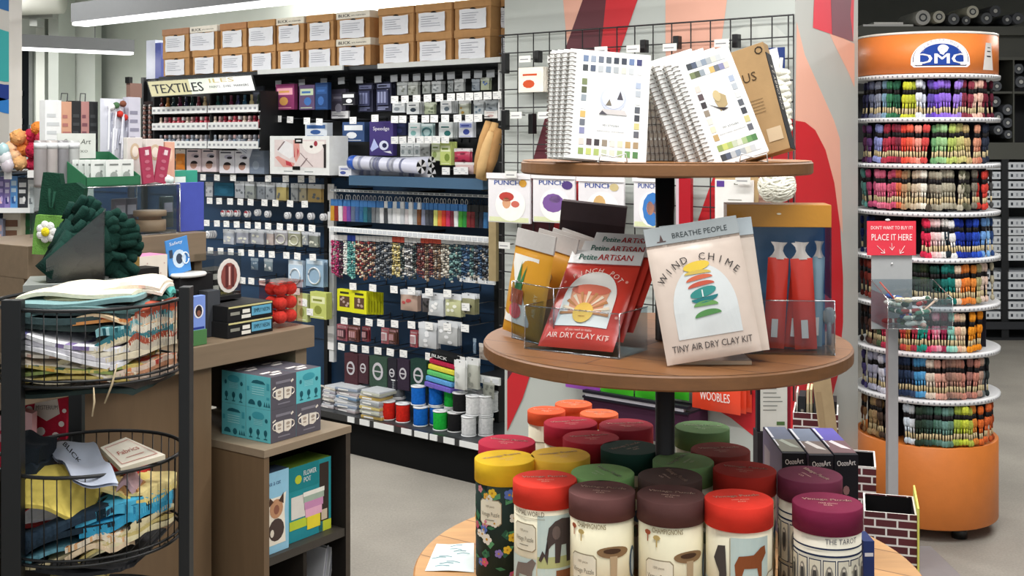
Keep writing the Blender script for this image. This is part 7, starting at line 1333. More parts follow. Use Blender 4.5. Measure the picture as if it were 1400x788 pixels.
for k, (a, b) in enumerate((((160, 498), (143, 552)), ((128, 530), (126, 570)))):
    p0 = C0.at(*a, 2.44); p1 = C0.at(*b, 2.43); m = MB(); m.tube([p0, p0.lerp(p1, .5)+Vector((.003, 0, 0)), p1], [.0014, .0024, .0018], mat('#b9a88a', 'cloth'), 6); put('fabric_tie', m, None, None, 'thin beige tie dangling from the upper wire basket, %s' % ('longer one' if k == 0 else 'shorter one'), 'tie')
# lower basket
cloth(110, 752, 2.6, .30, .28, .02, ['#26282c', '#3a3a3c'], 'black fabric on the floor of the lower wire basket', folds=2)
cloth(75, 748, 2.56, .2, .2, .02, ['#d8c9a0', '#6aa0b0'], 'cream and blue packet at the left bottom of the lower basket', 8, roll=-14, folds=2)
cloth(135, 745, 2.50, .11, .1, .028, ['#e6cfae', '#e9dcc6'], 'cream packet with an orange print in the lower basket', -6, roll=-6, folds=2, pat=scat(['#c87a3a', '#e0b080'], .3, 7))
cloth(185, 730, 2.56, .19, .18, .03, ['#e2d8b0', '#c9b878', '#dcd0a8'], 'cream and tan packet at the right bottom of the lower basket', -4, roll=-14, folds=3, pat=scat(['#8a6a3a', '#2a2a2a'], .15, 8))
cloth(85, 722, 2.54, .28, .22, .03, ['#22303c', '#2b3c4c'], 'dark slate blue folded fabric filling the left of the lower basket', 6, roll=-17, folds=2)
cloth(70, 704, 2.62, .18, .16, .02, ['#d6ccb4', '#8a2a2a', '#d8d8dc'], 'cream lettered packet edge above the dark slate fabric', 6, roll=-19, folds=3)
cloth(187, 706, 2.55, .18, .18, .05, ['#3a9cc4', '#4fb0d4'], 'bright blue fabric with black figures in the lower basket', -4, roll=-4, folds=2, pat=scat(['#162a34', '#2a7aa0'], .18, 9))
cloth(182, 678, 2.56, .04, .06, .05, ['#c9a8b0', '#b98a5a'], 'small pink and tan packet above the blue fabric', 0, roll=12, folds=3)
cloth(205, 666, 2.60, .14, .16, .016, ['#e4cf7c', '#ead898'], 'yellow paper packet at the right of the lower basket', -6, roll=12, folds=2)
cloth(85, 674, 2.52, .16, .14, .012, ['#e6d06a', '#efdc88'], 'yellow paper packet under the clear plastic bag', 4, roll=14, tilt=22, folds=1)
cloth(38, 668, 2.6, .08, .1, .12, ['#202830', '#2a343e'], 'dark folded fabric standing at the left of the lower basket', 0, roll=6, folds=3)
cloth(172, 640, 2.66, .08, .1, .02, ['#b0302a', '#c83c34'], 'red fabric edge under the white card', 0, roll=14, folds=1)
# plastic bag with writing
m = MB(); cs = [C0.at(60, 612, 2.72), C0.at(100, 652, 2.44), C0.at(162, 662, 2.42), C0.at(128, 600, 2.66)]
def bagf(u, v, e=0): a = cs[0].lerp(cs[3], u); b = cs[1].lerp(cs[2], u); p = a.lerp(b, v); return (p.x, p.y, p.z+.012*sin(5*u+3*v)*.6+.006*sin(11*v)+e)
m.surf(lambda u, v: bagf(1-u, v), 16, 12, mat('#c3cbdc', 'bag')); m.surf(lambda u, v: bagf(u, v, -.006), 16, 12, mat('#b4bccf', 'bag')); m.text('BLICK', .36, .66, .12, '#1c1e26', lambda x, z: bagf(x, 1-z, .0045), w=.34, rot=R(-55), bold=True); put('plastic_bag', m, None, None, 'clear bluish plastic bag with black lettering on the lower basket', 'plastic bag')
cs2 = [C0.at(137, 612, 2.62), C0.at(165, 640, 2.5), C0.at(226, 622, 2.54), C0.at(172, 598, 2.68)]
def cf(u, v, e=0): a = cs2[0].lerp(cs2[3], u); b = cs2[1].lerp(cs2[2], u); p = a.lerp(b, v); return (p.x, p.y, p.z+e)
m = MB(); m.surf(lambda u, v: cf(1-u, v), 2, 2, mat('#e9e2d2', 'paper'), smooth=False); m.surf(lambda u, v: cf(u, v, -.01), 2, 2, mat('#d8cfba', 'paper'), smooth=False)
for g in (lambda t, s_: cf(t, 1, -.01*s_), lambda t, s_: cf(1, 1-t, -.01*s_), lambda t, s_: cf(0, t, -.01*s_), lambda t, s_: cf(1-t, 0, -.01*s_)): m.surf(g, 2, 1, mat('#d8cfba', 'paper'), smooth=False)
m.text('Fabrics', .5, .45, .16, '#b4645a', lambda x, z: cf(x, 1-z, .001), w=.6, shear=.2); 
for e in (rect(.08, .1, .92, .12), rect(.08, .88, .92, .9), rect(.08, .1, .095, .9), rect(.905, .1, .92, .9), rect(.3, .28, .75, .3)): m.art([e], mat('#c98a80'), lambda x, z: cf(x, 1-z, .001))
put('pattern_card', m, None, None, 'cream card with a rose framed script title on the lower basket', 'card')
cloth(118, 778, 2.6, .12, .14, .02, ['#e0cf86'], 'yellow paper crumple in the lowest wire basket', 10, folds=1)
# red mushroom printed cloth and pink packet behind the stand
def cwall(px, Y): return (px-700)/1600*Y
m = MB(); ps = [C0.at(*v, 3.05) for v in ((32, 600), (90, 602), (92, 545), (78, 528), (50, 526), (32, 532))]
m.prism([(p.x-ps[0].x, p.z-ps[0].z) for p in ps], 0, .03, mat('#b8243c', 'cloth')); F = lambda e: (lambda x, z: (x, -e, z)); sc_ = 3.05/1600
for x, y, r_ in ((40, 560, 5), (56, 590, 6), (76, 596, 5), (84, 580, 4), (46, 580, 3), (88, 562, 3)): m.art([circ((x-32)*sc_, (600-y)*sc_, r_*sc_, None, 10)], mat('#ece6e2'), F(.0008))
m.art([[((x-32)*sc_, (600-y)*sc_) for x, y in ((46, 565), (50, 540), (56, 528), (72, 528), (78, 540), (82, 566), (64, 576))]], mat('#d8cfc6'), F(.0012)); m.art([circ((61-32)*sc_, (600-532)*sc_, 11*sc_, 8*sc_, 14, pi, 2*pi)], mat('#8a2038'), F(.0018)); m.text('MYSTERIUM', (64-32)*sc_, (600-560)*sc_, 6*sc_, '#5a5450', F(.0018), w=30*sc_)
put('printed_apron', m, Matrix.Translation(ps[0]), None, 'red cloth with white dots and a cream mushroom shape behind the baskets', 'cloth')
m = MB(); ps = [C0.at(*v, 2.98) for v in ((-4, 640), (44, 640), (44, 566), (30, 562), (-4, 570))]; m.prism([(p.x-ps[0].x, p.z-ps[0].z) for p in ps], 0, .03, mat('#d8a8ac', 'plastic'))
for k in range(12): rr = random.Random(k+3); m.art([circ(rr.uniform(2, 44)*sc_, rr.uniform(4, 66)*sc_, rr.uniform(1.5, 4)*sc_, None, 8)], mat(rr.choice(['#b8243c', '#2a2428', '#ece0e0'])), F(.0008))
m.art([[(0, 0), (26*sc_, 0), (22*sc_, 30*sc_), (0, 36*sc_)]], mat('#c0283e'), F(.001)); put('pink_packet', m, Matrix.Translation(ps[0]), None, 'pink packet with hearts and dots at the frame edge behind the basket post', 'packet')
z = C0.at(20, 641, 2.98).z; m = MB(); m.box(cwall(-40, 3), cwall(96, 3), 2.96, 3.3, z-.025, z, mat('#2a2522', 'matte')); m.box(cwall(-40, 3), cwall(96, 3), 3.26, 3.3, 0, z-.025, mat('#2a2522', 'matte')); m.box(cwall(60, 3), cwall(96, 3), 3.03, 3.1, z, C0.at(40, 601, 3.05).z-.001, mat('#3a3230', 'matte')); put('lower_shelf', m, TF.M.inverted(), ct)
# ================================================================== THREAD TOWER
DX, DY, DR = 1.677, 4.74, .272
dm = root('thread_tower', T(DX, DY, 0), 'tall round revolving thread display with an orange base and orange crown', 'thread tower')
ora = mat('#e8823a', 'plastic', rough=.45); orb = mat('#d97c34', 'plastic', rough=.45)
zr = [CZ-(y-190)/1600*4.485 for y in (104, 164, 228, 294, 357, 423, 487, 551)]; zbase = CZ-(612-190)/1600*4.485
m = MB(); m.lathe([(DR-.004, .05), (DR, .054), (DR, zbase-.004), (DR-.004, zbase)], orb, 64); put('base_drum', m, parent=dm, label='orange base drum')
m = MB()
for a in range(5): m = MB(); m.lathe([(.03, 0), (.03, .045)], mat('#1a1a1a', 'plastic'), 12, c=(.2*cos(a*1.257), .2*sin(a*1.257), 0)); put('caster', m, parent=dm)


ztop = CZ-(43-190)/1600*4.485
m = MB(); m.lathe([(DR, zr[0]+.012), (DR, ztop)], ora, 64); m.lathe([(DR+.0012, ztop-.008), (DR+.0012, ztop+.001)], mat('#f0ece4', 'plastic'), 64); put('crown', m, parent=dm, label='orange crown drum')
m = MB(); m.lathe([(.12, zbase), (.12, zr[0])], mat('#1b1a22', 'matte'), 32)
for k in range(18): a = 2*pi*k/18; m.box(-.003, .003, .12, DR-.045, zbase, zr[0], mat('#24222c', 'matte'), Rz(a))
put('core', m, parent=dm)
for j, z in enumerate(zr):
    m = MB(); m.lathe([(.1, z-.004), (DR+.006, z-.008), (DR+.008, z+.008), (DR-.002, z+.01)], mat('#e6e6e8', 'plastic'), 64)
    for k in range(90):
        a = 2*pi*k/90; rr = DR+.0085; w_ = .3*2*pi/90
        m.raw([(rr*cos(a), rr*sin(a), z-.004), (rr*cos(a+w_), rr*sin(a+w_), z-.004), (rr*cos(a+w_), rr*sin(a+w_), z+.004), (rr*cos(a), rr*sin(a), z+.004)], [(0, 1, 2, 3)], mat('#8f9096'))
    put('tier_ring', m, parent=dm)
# logo on the crown, facing the aisle
va = math.atan2(DX, DY); A0 = -va; off = (1283-1263)/1600*4.5/DR; SL = .006; lz = CZ-(92-190)/1600*4.485
F = lambda e: (lambda x, z: ((DR+e)*sin(A0+off+x/DR), -(DR+e)*cos(A0+off+x/DR), lz+z))
m = MB(); W_ = .112; H_ = .108
def dome(w_, h_, z0, b=.012): return [(-w_+b, z0), (w_-b, z0), (w_, z0+.01)]+[(w_*cos(t*pi/22), z0+.022+(h_-.022)*sin(t*pi/22)) for t in range(1, 22)]+[(-w_, z0+.01)]
for (w_, h_, z0, c_, e) in ((W_, H_, 0, '#f2f0f0', .0015), (W_-.007, H_-.007, .005, '#3a1c30', .002), (W_-.010, H_-.010, .008, '#f2f0f4', .0025), (W_-.028, H_-.026, .008, '#1b3f94', .003)): m.art([dome(w_, h_, z0)], mat(c_), F(e), slice=SL)
m.arc_text('CREATIVE WORLD', 0, .026, .0735, R(162), R(18), .011, '#9d98a8', F(.0034))
m.art([rect(-.104, .009, -.07, .02), rect(.07, .009, .104, .02)], mat('#f2f0f4'), F(.0036), slice=SL)
m.text('DMC', -.004, .014, .040, '#f4f4f6', F(.0048), w=.182, slice=SL, bold=True)
m.art([circ(.004, .07, .019, .016, 18)], mat('#f0eef2'), F(.0044), slice=SL); m.art([[(.018, .082), (.026, .074), (.02, .062), (.012, .056), (.006, .046), (-.008, .052), (-.006, .07)]], mat('#f0eef2'), F(.0046), slice=SL)
for k in range(5): m.tube([F(.005)(-.014+.006*k, .062+.002*k), F(.005)(-.010+.006*k, .07+.002*k), F(.005)(-.012+.007*k, .078)], .0006, mat('#8f93b4'), 4)
put('crown_emblem', m, parent=dm, label='white and blue arched emblem')
a2 = math.atan2(DX, DY); m = MB(); F = lambda e: (lambda x, z: ((DR+e)*sin(A0+.98+x/DR), -(DR+e)*cos(A0+.98+x/DR), zr[0]+.025+z)); m.art([[(-.034, 0), (.034, 0), (.02, .105), (-.018, .105)]], mat('#e2ddd8'), F(.002), slice=SL); m.art([rect(-.012, .05, .014, .055), rect(-.01, .07, .012, .074), rect(-.008, .085, .01, .088)], mat('#3a3a3a'), F(.0028)); put('crown_sticker', m, parent=dm, label='small white tag on the crown')
# skeins
SK = {}
def skein(col, kind=0):
    key = (col, kind)
    if key in SK: return SK[key]
    H = .150; m = MB(); tm = mat(col, 'yarn'); dark_ = mat('#1d1a1c'); gold = mat('#cdbb92')
    for s_ in ((-1, 0), (1, 0)) if kind != 2 else ((0, 0),):
        x = s_[0]*.0055
        m.lathe([(.003, 0), (.0078, .005), (.0085, .014), (.0036, .024)], tm, 8, c=(x, 0, 0)); m.lathe([(.0034, .024), (.0034, .046)], gold, 8, c=(x, 0, 0)); m.lathe([(.0034, .046), (.0036, .064)], tm, 8, c=(x, 0, 0))
        m.lathe([(.0036, .064), (.008, .074), (.0088, .088), (.0055, .100)], tm, 8, c=(x, 0, 0)); m.lathe([(.006, .1), (.006, .118)], dark_, 8, c=(x, 0, 0))
        m.lathe([(.005, .118), (.0085, .13), (.0075, .146), (.003, .15)], tm, 8, c=(x, 0, 0))
    SK[key] = m.mesh('thread_skein'); return SK[key]
tiers = [
 ['#2c2c48', '#3a3a58', '#6a7088', '#7a8098', '#8a90a0', '#7fa0b8', '#3f7a58', '#2f6a4a', '#2a5a44', '#c4c83a', '#b8bc40', '#a8b038', '#d0d4dc', '#c8ccd8', '#5a4a9a', '#6a48b8', '#7a58c8', '#8a68cc', '#8f6ad0', '#9878d0', '#9a80c8', '#7a3040', '#8a3a48', '#e0b8a8', '#dcb0a0', '#7a2a3a', '#6a2434', '#5a2030'],
 ['#4a2a4a', '#6a3a5a', '#5a3a6a', '#8a90c8', '#9098d0', '#a83848', '#b83a50', '#a03044', '#7a3040', '#e04a3c', '#e8604a', '#e87868', '#e89888', '#c84a48', '#2a3028', '#6a9a6a', '#86b07a', '#98c08a', '#a8b860', '#b0bc68', '#b8b470', '#c0b878', '#b8a070', '#c88a70', '#c07860', '#2e3444', '#262c3c', '#20242f'],
 ['#7aa8a0', '#5f9890', '#b04a70', '#c85a80', '#e07a98', '#d86a88', '#c86078', '#c05070', '#c86848', '#b08a68', '#a89878', '#b8a890', '#c8bca8', '#e8e0d0', '#4a443c', '#8a8474', '#9a9484', '#a8a290', '#a09a88', '#908a78', '#b0aa98', '#5a5a48', '#6a6858', '#7a7468', '#b83830', '#c84038', '#d04a40', '#4a4a4a'],
 ['#1e2a58', '#24326a', '#1a2440', '#14182a', '#12162a', '#181c34', '#181a2a', '#1a1a24', '#1c1c26', '#20202a', '#24242c', '#2a2428', '#14141c', '#c02848', '#d03050', '#e8b8b8', '#f0c8c8', '#e8dcd8', '#24303a', '#e0e0e0', '#2038a0', '#1c3090', '#183088', '#2848b0', '#3058c0', '#70a0e0', '#80b0e8', '#304878'],
 ['#5a2420', '#7a3028', '#8a3a30', '#a84838', '#903828', '#602a24', '#4a2a24', '#40302a', '#3a3a34', '#2e342e', '#2c3a30', '#2a3a2e', '#2a4030', '#34402c', '#28442c', '#1c3c34', '#1e4a44', '#1f6a64', '#208078', '#1c7068', '#e8c8b0', '#e07a38', '#e8823a', '#f08a40', '#a09a70', '#e8c8b8', '#e0c0b0', '#b0a890'],
 ['#3a2c28', '#4a3430', '#5a3a30', '#6a5a4a', '#4a5a40', '#a83048', '#c04060', '#303840', '#4a4440', '#c04840', '#b87840', '#a83848', '#2a8a7a', '#289080', '#c83860', '#e06a88', '#e8a0b0', '#9a3050', '#88c8b8', '#a0d0c0', '#e8b098', '#f0c8a8', '#f09028', '#f08a20', '#e88820', '#3a2020', '#30201c', '#2a1c1c'],
 ['#403868', '#504878', '#a8a8c0', '#b8b8cc', '#c0c0d0', '#d0d0dc', '#8890b0', '#1e2438', '#243048', '#283450', '#2c3c58', '#384a68', '#4a90c0', '#5aa0d0', '#d8c8b8', '#e8d0c0', '#d8a090', '#c89888', '#8a6a60', '#a88070', '#b08070', '#c88878', '#a07068', '#c08070', '#b09080', '#6a7070', '#303838', '#202828'],
 ['#6a4430', '#8a6848', '#a89068', '#b89870', '#9a7a50', '#4a3a30', '#3a322c', '#282828', '#202428', '#202820', '#c8d4e4', '#d8e0f0', '#2a382c', '#304438', '#385048', '#446858', '#587a70', '#6a9088', '#608070', '#a0b048', '#b8c840', '#c8d048', '#b0b850', '#d08038', '#d86a30', '#d86838', '#c05a30', '#a04a28']]
tn = ['on the top tier', 'on the second tier', 'on the third tier', 'on the fourth tier', 'on the fifth tier', 'on the sixth tier', 'on the seventh tier', 'on the lowest tier']
def cname(h):
    import colorsys
    r, g, b = (int(h[i:i+2], 16)/255 for i in (1, 3, 5)); H, Lg, S = colorsys.rgb_to_hls(r, g, b); sh = 'dark ' if Lg < .27 else 'pale ' if Lg > .72 else ''
    if S < .13: return 'near black' if Lg < .2 else 'white' if Lg > .85 else sh+'grey'
    H *= 360
    n = 'red' if H < 12 or H > 348 else 'orange' if H < 38 and Lg > .45 and S > .5 else 'brown' if H < 45 else 'yellow green' if H < 75 else 'green' if H < 160 else 'teal' if H < 195 else 'blue' if H < 250 else 'violet' if H < 295 else 'pink'
    return sh+n
for j, cols in enumerate(tiers):
    z = (zr[j]-.008) - .158; n = len(cols)
    for k, c_ in enumerate(cols):
        if sum(lin(c_)) < .075: continue
        t = (k+.5)/n; x = (t-.5)*2*.985; a = math.asin(x)*1.03; rr = DR-.018+random.uniform(-.006, .004)
        if j == 7: rr += .008
        A = A0+a; kd = 0 if abs(x) < .85 else 2
        tx_ = cname(c_); M = T(DX+rr*sin(A), DY-rr*cos(A), z+random.uniform(-.004, .004)) @ Rz(A) @ Ry(R(random.uniform(-6, 6))) @ Rx(R(random.uniform(-5, 3)))
        put('thread_skein', SK.get((c_, kd)) or skein(c_, kd), M, None, '%s embroidery thread skein hanging %s of the thread tower' % (tx_, tn[j]), 'thread skein', '%s skeins %s' % (tx_, tn[j]))
# ---- return stand
YR = 4.12
xs_ = cx(1219, YR); st = root('return_stand', T(xs_, YR, 0), 'grey return stand with a red sign and clear tray in front of the thread tower', 'stand')
gm = mat('#9c9a9c', 'metal'); zz = cz(452, YR)
m = MB(); m.box(-.012, .024, 0, .03, .012, zz+.02, gm, b=.002); put('pole', m, parent=st)
m = MB(); m.box(-.05, cx(1314, YR)-xs_, -.02, .30, 0, .012, mat('#8d8d90', 'metal'), b=.002); put('base_plate', m, parent=st)
m = MB(); a, b = cx(1195, YR)-xs_, cx(1251, YR)-xs_; m.box(a, b, .03, .034, cz(452, YR), cz(345, YR), mat('#a3a5a6', 'metal')); m.ball(((a+b)/2, .028, cz(362, YR)), .004, mat('#d0d0d0', 'metal'), 8); put('back_plate', m, parent=st)
sg_ = put('sign_board', None, T(cx(1188, YR)-xs_, .02, cz(350, YR)), st); Wd = cx(1255, YR)-cx(1188, YR); Hd = cz(303, YR)-cz(350, YR)
m = MB(); m.box(0, Wd, 0, .004, 0, Hd, mat('#d63a4a', 'paper')); F = L1(.0008); ww = '#f6e4e4'
m.text("DON'T WANT TO BUY IT?", Wd/2, Hd*.76, Hd*.1, ww, F, w=Wd*.86); m.text('PLACE IT HERE', Wd/2, Hd*.44, Hd*.19, ww, F, w=Wd*.84)
def arrow(x0, z0, x1, z1):
    m.tube([(x0, -.0012, z0), (x1, -.0012, z1)], .0009, ww, 4); dx, dz = x1-x0, z1-z0; L_ = math.hypot(dx, dz); dx, dz = dx/L_, dz/L_
    for s_ in (1, -1): m.tube([(x1, -.0012, z1), (x1-dx*.012+s_*dz*.009, -.0012, z1-dz*.012-s_*dx*.009)], .0009, ww, 4)
arrow(Wd*.2, Hd*.28, Wd*.36, Hd*.06); arrow(Wd*.5, Hd*.36, Wd*.51, Hd*.15); arrow(Wd*.77, Hd*.28, Wd*.67, Hd*.05)
put('sign_face', m, parent=sg_, label='red sign with white writing and arrows'); m = MB(); m.ball((Wd*.42, .0, Hd+.004), .007, mat('#e8e8e8', 'plastic'), 10, (1.3, .6, .6)); put('sign_clip', m, parent=sg_)
zA, zB = cz(440, YR), cz(385, YR); x0, x1 = cx(1194, YR)-xs_, cx(1279, YR)-xs_
m = MB(); cl = mat('#eef2f4', 'clear', a=.06); 
for b in ((x0, x1, -.16, -.157, zA, zA+.10), (x0, x1, .026, .029, zA, zB+.005), (x0, x0+.003, -.157, .026, zA, zA+.11), (x1-.003, x1, -.157, .026, zA, zA+.11), (x0, x1, -.16, .029, zA-.003, zA)): m.box(*b, cl)
put('clear_tray', m, parent=st)
m = MB(); em = mat('#f4f7f9', 'clear', a=.45, rough=.2)
for b in (((x0, -.16, zA+.1), (x1, -.16, zA+.1)), ((x0, -.16, zA), (x1, -.16, zA)), ((x0, -.16, zA), (x0, -.16, zA+.1)), ((x1, -.16, zA), (x1, -.16, zA+.1)), ((x0, -.16, zA+.1), (x0, .029, zB+.005)), ((x1, -.16, zA+.1), (x1, .029, zB+.005))): m.tube(b, .0018, em, 5)
put('tray_edge', m, parent=st)
rr = random.Random(12); sc_c = ['#4f7a68', '#3a5a50', '#c9a89a', '#7a3a3a', '#5a7a5a', '#c8cfc8', '#8a9a90', '#2e4a44', '#a83c3c', '#6a8a7a', '#d8c8a8', '#3a5a9a', '#4a6a5a', '#e0d8d0']
for k, c_ in enumerate(sc_c*2):
    a = rr.uniform(0, pi); x = rr.uniform(x0+.05, x1-.05); y = rr.uniform(-.12, -.01); z = zA+.008+.02*(k//6)+rr.uniform(0, .004)
    m = MB(); m.lathe([(.003, -.035), (.0085, -.028), (.0085, -.01), (.005, -.004), (.0085, .006), (.0085, .026), (.003, .035)], mat(c_, 'yarn'), 8, Rz(a) @ Ry(R(90+rr.uniform(-8, 8)))); m.lathe([(.0068, -.008), (.0068, 0)], mat('#dcdad2'), 8, Rz(a) @ Ry(R(90)))
    put('loose_skein', m, T(xs_+x, YR+y, z), None, '%s loose thread skein lying in the clear return tray' % cname(c_), 'thread skein', '%s skeins in the return tray' % cname(c_))
m = MB(); m.tube([(0, 0, 0), (-.06, .02, .075)], .003, mat('#a8483c', 'plastic'), 6); put('crochet_hook', m, T(xs_+x0+.07, YR-.06, zA+.07), None, 'thin red brown stick leaning in the clear return tray', 'stick')
m = MB(); m.tube([(0, 0, 0), (.055, .0, .05)], .004, mat('#d8b8a0', 'plastic'), 6); m.ball((.055, 0, .05), .008, mat('#e0cdb8', 'plastic'), 8); put('wooden_stick', m, T(xs_+x1-.09, YR-.1, zA+.04), None, 'pale stick with a knob leaning right in the clear return tray', 'stick')
# ---- brick printed floor display
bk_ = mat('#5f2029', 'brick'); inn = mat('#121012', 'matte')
BM = T(0, 0, 0) @ Rz(R(-16)); fr2 = Fr(R(-16))
brd = root('brick_print_display', None or Matrix.Identity(4), 'cardboard floor display printed with dark red bricks', 'floor display')
def bin2(px0, px1, pyr, Y, w_, d_, lab):
    q = C0.at(px0, pyr, Y); M = T(q.x, q.y, 0) @ Rz(R(-16)); h = q.z
    m = MB(); t = .004
    for b in ((0, w_, 0, t, 0, h), (0, w_, d_-t, d_, 0, h), (0, t, t, d_-t, 0, h), (w_-t, w_, t, d_-t, 0, h)): m.box(*b, bk_, mats={'top': mat('#d8d4d0', 'paper')})
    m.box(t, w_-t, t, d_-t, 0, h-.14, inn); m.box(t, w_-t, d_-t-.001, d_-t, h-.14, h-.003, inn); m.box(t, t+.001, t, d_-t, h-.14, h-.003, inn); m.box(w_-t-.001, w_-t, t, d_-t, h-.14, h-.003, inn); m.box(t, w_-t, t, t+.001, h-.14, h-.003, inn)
    put('display_bin', m, M, brd); return M, h
Ma, ha = bin2(1181, 1245, 699, 2.75, .118, .15, ''); Mb_, hb_ = bin2(1122, 1192, 634, 2.98, .135, .16, ''); Mc, hc_ = bin2(1084, 1140, 564, 3.22, .12, .13, '')
m = MB(); m.box(.1185, .1225, -.02, .17, 0.25, ha+.022, mat('#d8d46a', 'paper')); sF = lambda y, z: (.1232, y, z)
rr = random.Random(2)
for k in range(14): m.art([circ(rr.uniform(0, .15), rr.uniform(.3, ha), rr.uniform(.008, .018), rr.uniform(.012, .03), 9)], mat(rr.choice(['#b8a05a', '#a07858', '#c8b070', '#8a6a4a'])), sF)
m.art([[(.03, .45), (.05, .45), (.12, .62), (.10, .63)]], mat('#2a2a26'), lambda y, z: (.124, y, z)); m.art([rect(-.02, .25, -.014, ha+.02)], mat('#e8e498'), sF); put('comic_board', m, Ma, None, 'yellow comic printed board on the side of the front brick bin', 'board')
q = Mb_.translation; m = MB(); m.box(-.022, .022, 0, .006, 0, .36, mat('#b9a07c', 'card')); m.art([rect(-.02, .17, .02, .19)], mat('#cdb690'), L1(.0008)); m.art([rect(-.018, .1, -.005, .3)], mat('#ab9270'), L1(.0008)); put('kraft_board', m, T(q.x+.06, q.y+.06, hb_-.13) @ Rz(R(-16)) @ Ry(R(-7)) @ Matrix.Diagonal((1.05, 1, 1, 1)), None, 'long brown kraft board standing in the middle brick bin', 'board')
q = Mc.translation
for k, (cc_, w2, hh) in enumerate((('#d8d4cc', .004, .19), ('#2a2c30', .018, .18), ('#d6c8a0', .006, .2), ('#c8ba90', .006, .2), ('#3a3a3c', .026, .2), ('#8a1e2a', .01, .19), ('#1f1c1e', .02, .17))):
    x = .008+sum((.004, .018, .006, .006, .026, .01, .02)[:k])+.003*k; m = MB(); m.box(0, w2, 0, .08, 0, hh, mat(cc_, 'paper'), b=.0008); m.art([rect(w2*.3, hh*.3, w2*.7, hh*.8)], mat('#9a9488'), L1(.0008)); put('thin_book', m, Mc @ T(x, .02, hc_-.1385), None, 'thin %s standing in the rear brick bin' % ['white card set', 'charcoal book', 'cream board', 'tan board', 'dark grey book', 'deep red book', 'black book'][k], 'book', 'books in the rear brick bin')
w2 = 37/1600*2.72; q = C0.at(1058, 590, 2.72); m = MB(); h = 66/1600*2.72+.03; m.box(-w2/2, w2/2, 0, .012, 0, h, mat('#e6e6e0', 'paper'), b=.001)
for k in range(9): m.art([rect(-w2*.4, h*(.9-.07*k), w2*random.Random(k).uniform(0, .4), h*(.915-.07*k))], mat('#8a8d88'), L1(.0008))
m.art([rect(w2*.1, h*.1, w2*.4, h*.16)], mat('#5a7a4a'), L1(.0008)); m.box(-w2*.62, -w2*.5, .0, .02, 0, h*.97, mat('#1f1c24', 'paper')); m.box(w2*.5, w2*.62, 0, .03, 0, h*.94, mat('#8a2030', 'paper')); put('text_board', m, Matrix.Translation(q), None, 'white board of small text with dark red edge behind the black art boxes', 'board')
m = MB(); m.box(-.04, .04, -.01, .04, 0, q.z-.001, mat('#2a2428', 'matte')); put('board_support', m, T(q.x, q.y, 0), None, 'dark upright support carrying the white text board', 'support')
# ---- far right rolled goods rack
YK = 9.0; rk = root('paper_roll_rack', Matrix.Identity(4), 'tall dark rack with cubbies of rolls and white labelled drawers at the far wall', 'rack')
dkm = mat('#16181c', 'paint'); gm2 = mat('#55564f', 'paint')
m = MB(); x0, x1 = cx(1160, YK), cx(1500, YK); m.box(x0, x1, YK+.45, YK+.5, 0, cz(36, YK), dkm); m.box(x0, x1, YK, YK+.45, 0, cz(462, YK), mat('#202226', 'paint')); put('rack_body', m, parent=rk)
for a, b in ((36, 48), (195, 218), (78, 82)): m = MB(); m.box(x0, x1, YK, YK+.45, cz(b, YK), cz(a, YK), gm2); put('rack_shelf', m, parent=rk)
m = MB(); m.box(x0, x1, YK+.1, YK+.45, cz(82, YK), cz(48, YK), gm2)
m.box(x0, x1, YK+.01, YK+.4, cz(128, YK), cz(125, YK), gm2); put('rack_shelf', m, parent=rk)
for px_ in (1386, 1345, 1440): m = MB(); m.box(cx(px_-1, YK), cx(px_+1, YK), YK, YK+.45, cz(195, YK), cz(82, YK), gm2); put('cubby_divider', m, parent=rk)
for px_, w2 in ((1374, 5), (1450, 5)): m = MB(); m.box(cx(px_-w2, YK), cx(px_+w2, YK), YK-.005, YK, cz(462, YK), cz(218, YK), dkm); put('drawer_post', m, parent=rk)
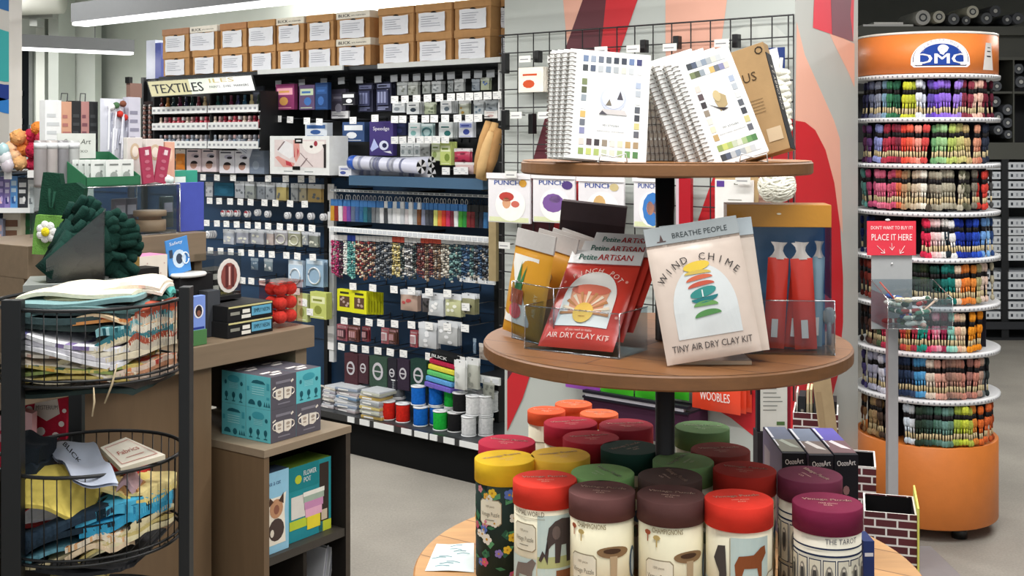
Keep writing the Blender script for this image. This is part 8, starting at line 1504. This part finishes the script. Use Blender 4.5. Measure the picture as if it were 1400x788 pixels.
for g_, (ya, yb) in enumerate(((222, 287), (300, 358), (372, 440))):
    n = 5
    for k in range(n):
        y = ya+(yb-ya)*k/n
        for (xa, xb) in ((1346, 1368), (1379, 1446)):
            m = MB(); m.box(cx(xa, YK-.02), cx(xb, YK-.02), YK-.02, YK+.3, cz(y+10, YK-.02), cz(y, YK-.02), mat('#dfe3e8', 'plastic'))
            for t in range(3): m.art([rect(cx(xa+3+t*7, YK-.02), cz(y+7, YK-.02), cx(xa+6+t*7, YK-.02), cz(y+3, YK-.02))], mat(['#3a3f48', '#a8adb5', '#7a7f88'][t]), lambda x, z: (x, YK-.021, z))
            put('paper_drawer', m, parent=rk)
m = MB(); m.box(cx(1186, YK), cx(1500, YK), YK-.02, YK-.0, cz(450, YK), cz(440, YK), mat('#2c2e33', 'paint')); put('base_rail', m, parent=rk)
def rrl(px_, py_, r_, col, lab, Y=8.95, grp='rolls on top of the far rack'):
    p = C0.at(px_, py_, Y); rad = r_/1600*Y; m = MB(); MX = Rx(-pi/2); m.lathe([(rad*.96, 0), (rad, .004), (rad, .42)], mat(col, 'plastic'), 18, MX); m.art([circ(0, 0, rad*.55, None, 12)], mat('#4a4c50'), lambda x, z: (x, -.001, z)); m.art([circ(0, 0, rad*.35, None, 10)], mat('#c8c8c4'), lambda x, z: (x, -.002, z)); put('paper_roll', m, Matrix.Translation(p), None, lab, 'paper roll', grp)
for k, (a, b, c_, col) in enumerate([(1262, 24, 10.5, '#b4b2ac'), (1284, 23, 8.5, '#c4c0b0'), (1304, 26, 8, '#4a4c50'), (1321, 28, 6, '#3c3e42'), (1330, 16, 8.5, '#cdc9b8'), (1349, 25, 8, '#54565a'), (1361, 15, 8, '#44464c'), (1377, 27, 7, '#3a3c42'), (1392, 25, 8, '#4c4e54')]): rrl(a, b, c_, col, 'paper roll end on top of the far dark rack, %s from the column' % ordn[k])
for k, (a, b, c_) in enumerate([(1363, 118, 7), (1361, 139, 7.5), (1378, 150, 7.5), (1365, 160, 7), (1378, 168, 7), (1365, 178, 6.5), (1379, 184, 6), (1393, 94, 7), (1396, 112, 8)]): rrl(a, b, c_, '#55585e', 'dark roll end in the cubbies of the far rack, %s listed from above' % ordn[k], YK+.02, 'rolls in the cubbies of the far rack')
m = MB(); m.box(cx(1181, 9), cx(1250, 9), 9.02, 9.3, cz(36, 9.0)+.001, cz(33, 9.0), mat('#c9c8c2', 'plastic')); m.box(cx(1196, 9), cx(1236, 9), 9.02, 9.3, cz(33, 9.0), cz(30, 9.0), mat('#dedcd6', 'plastic')); put('flat_package', m, None, None, 'flat white packages lying on the far rack just left of the rolls', 'package')
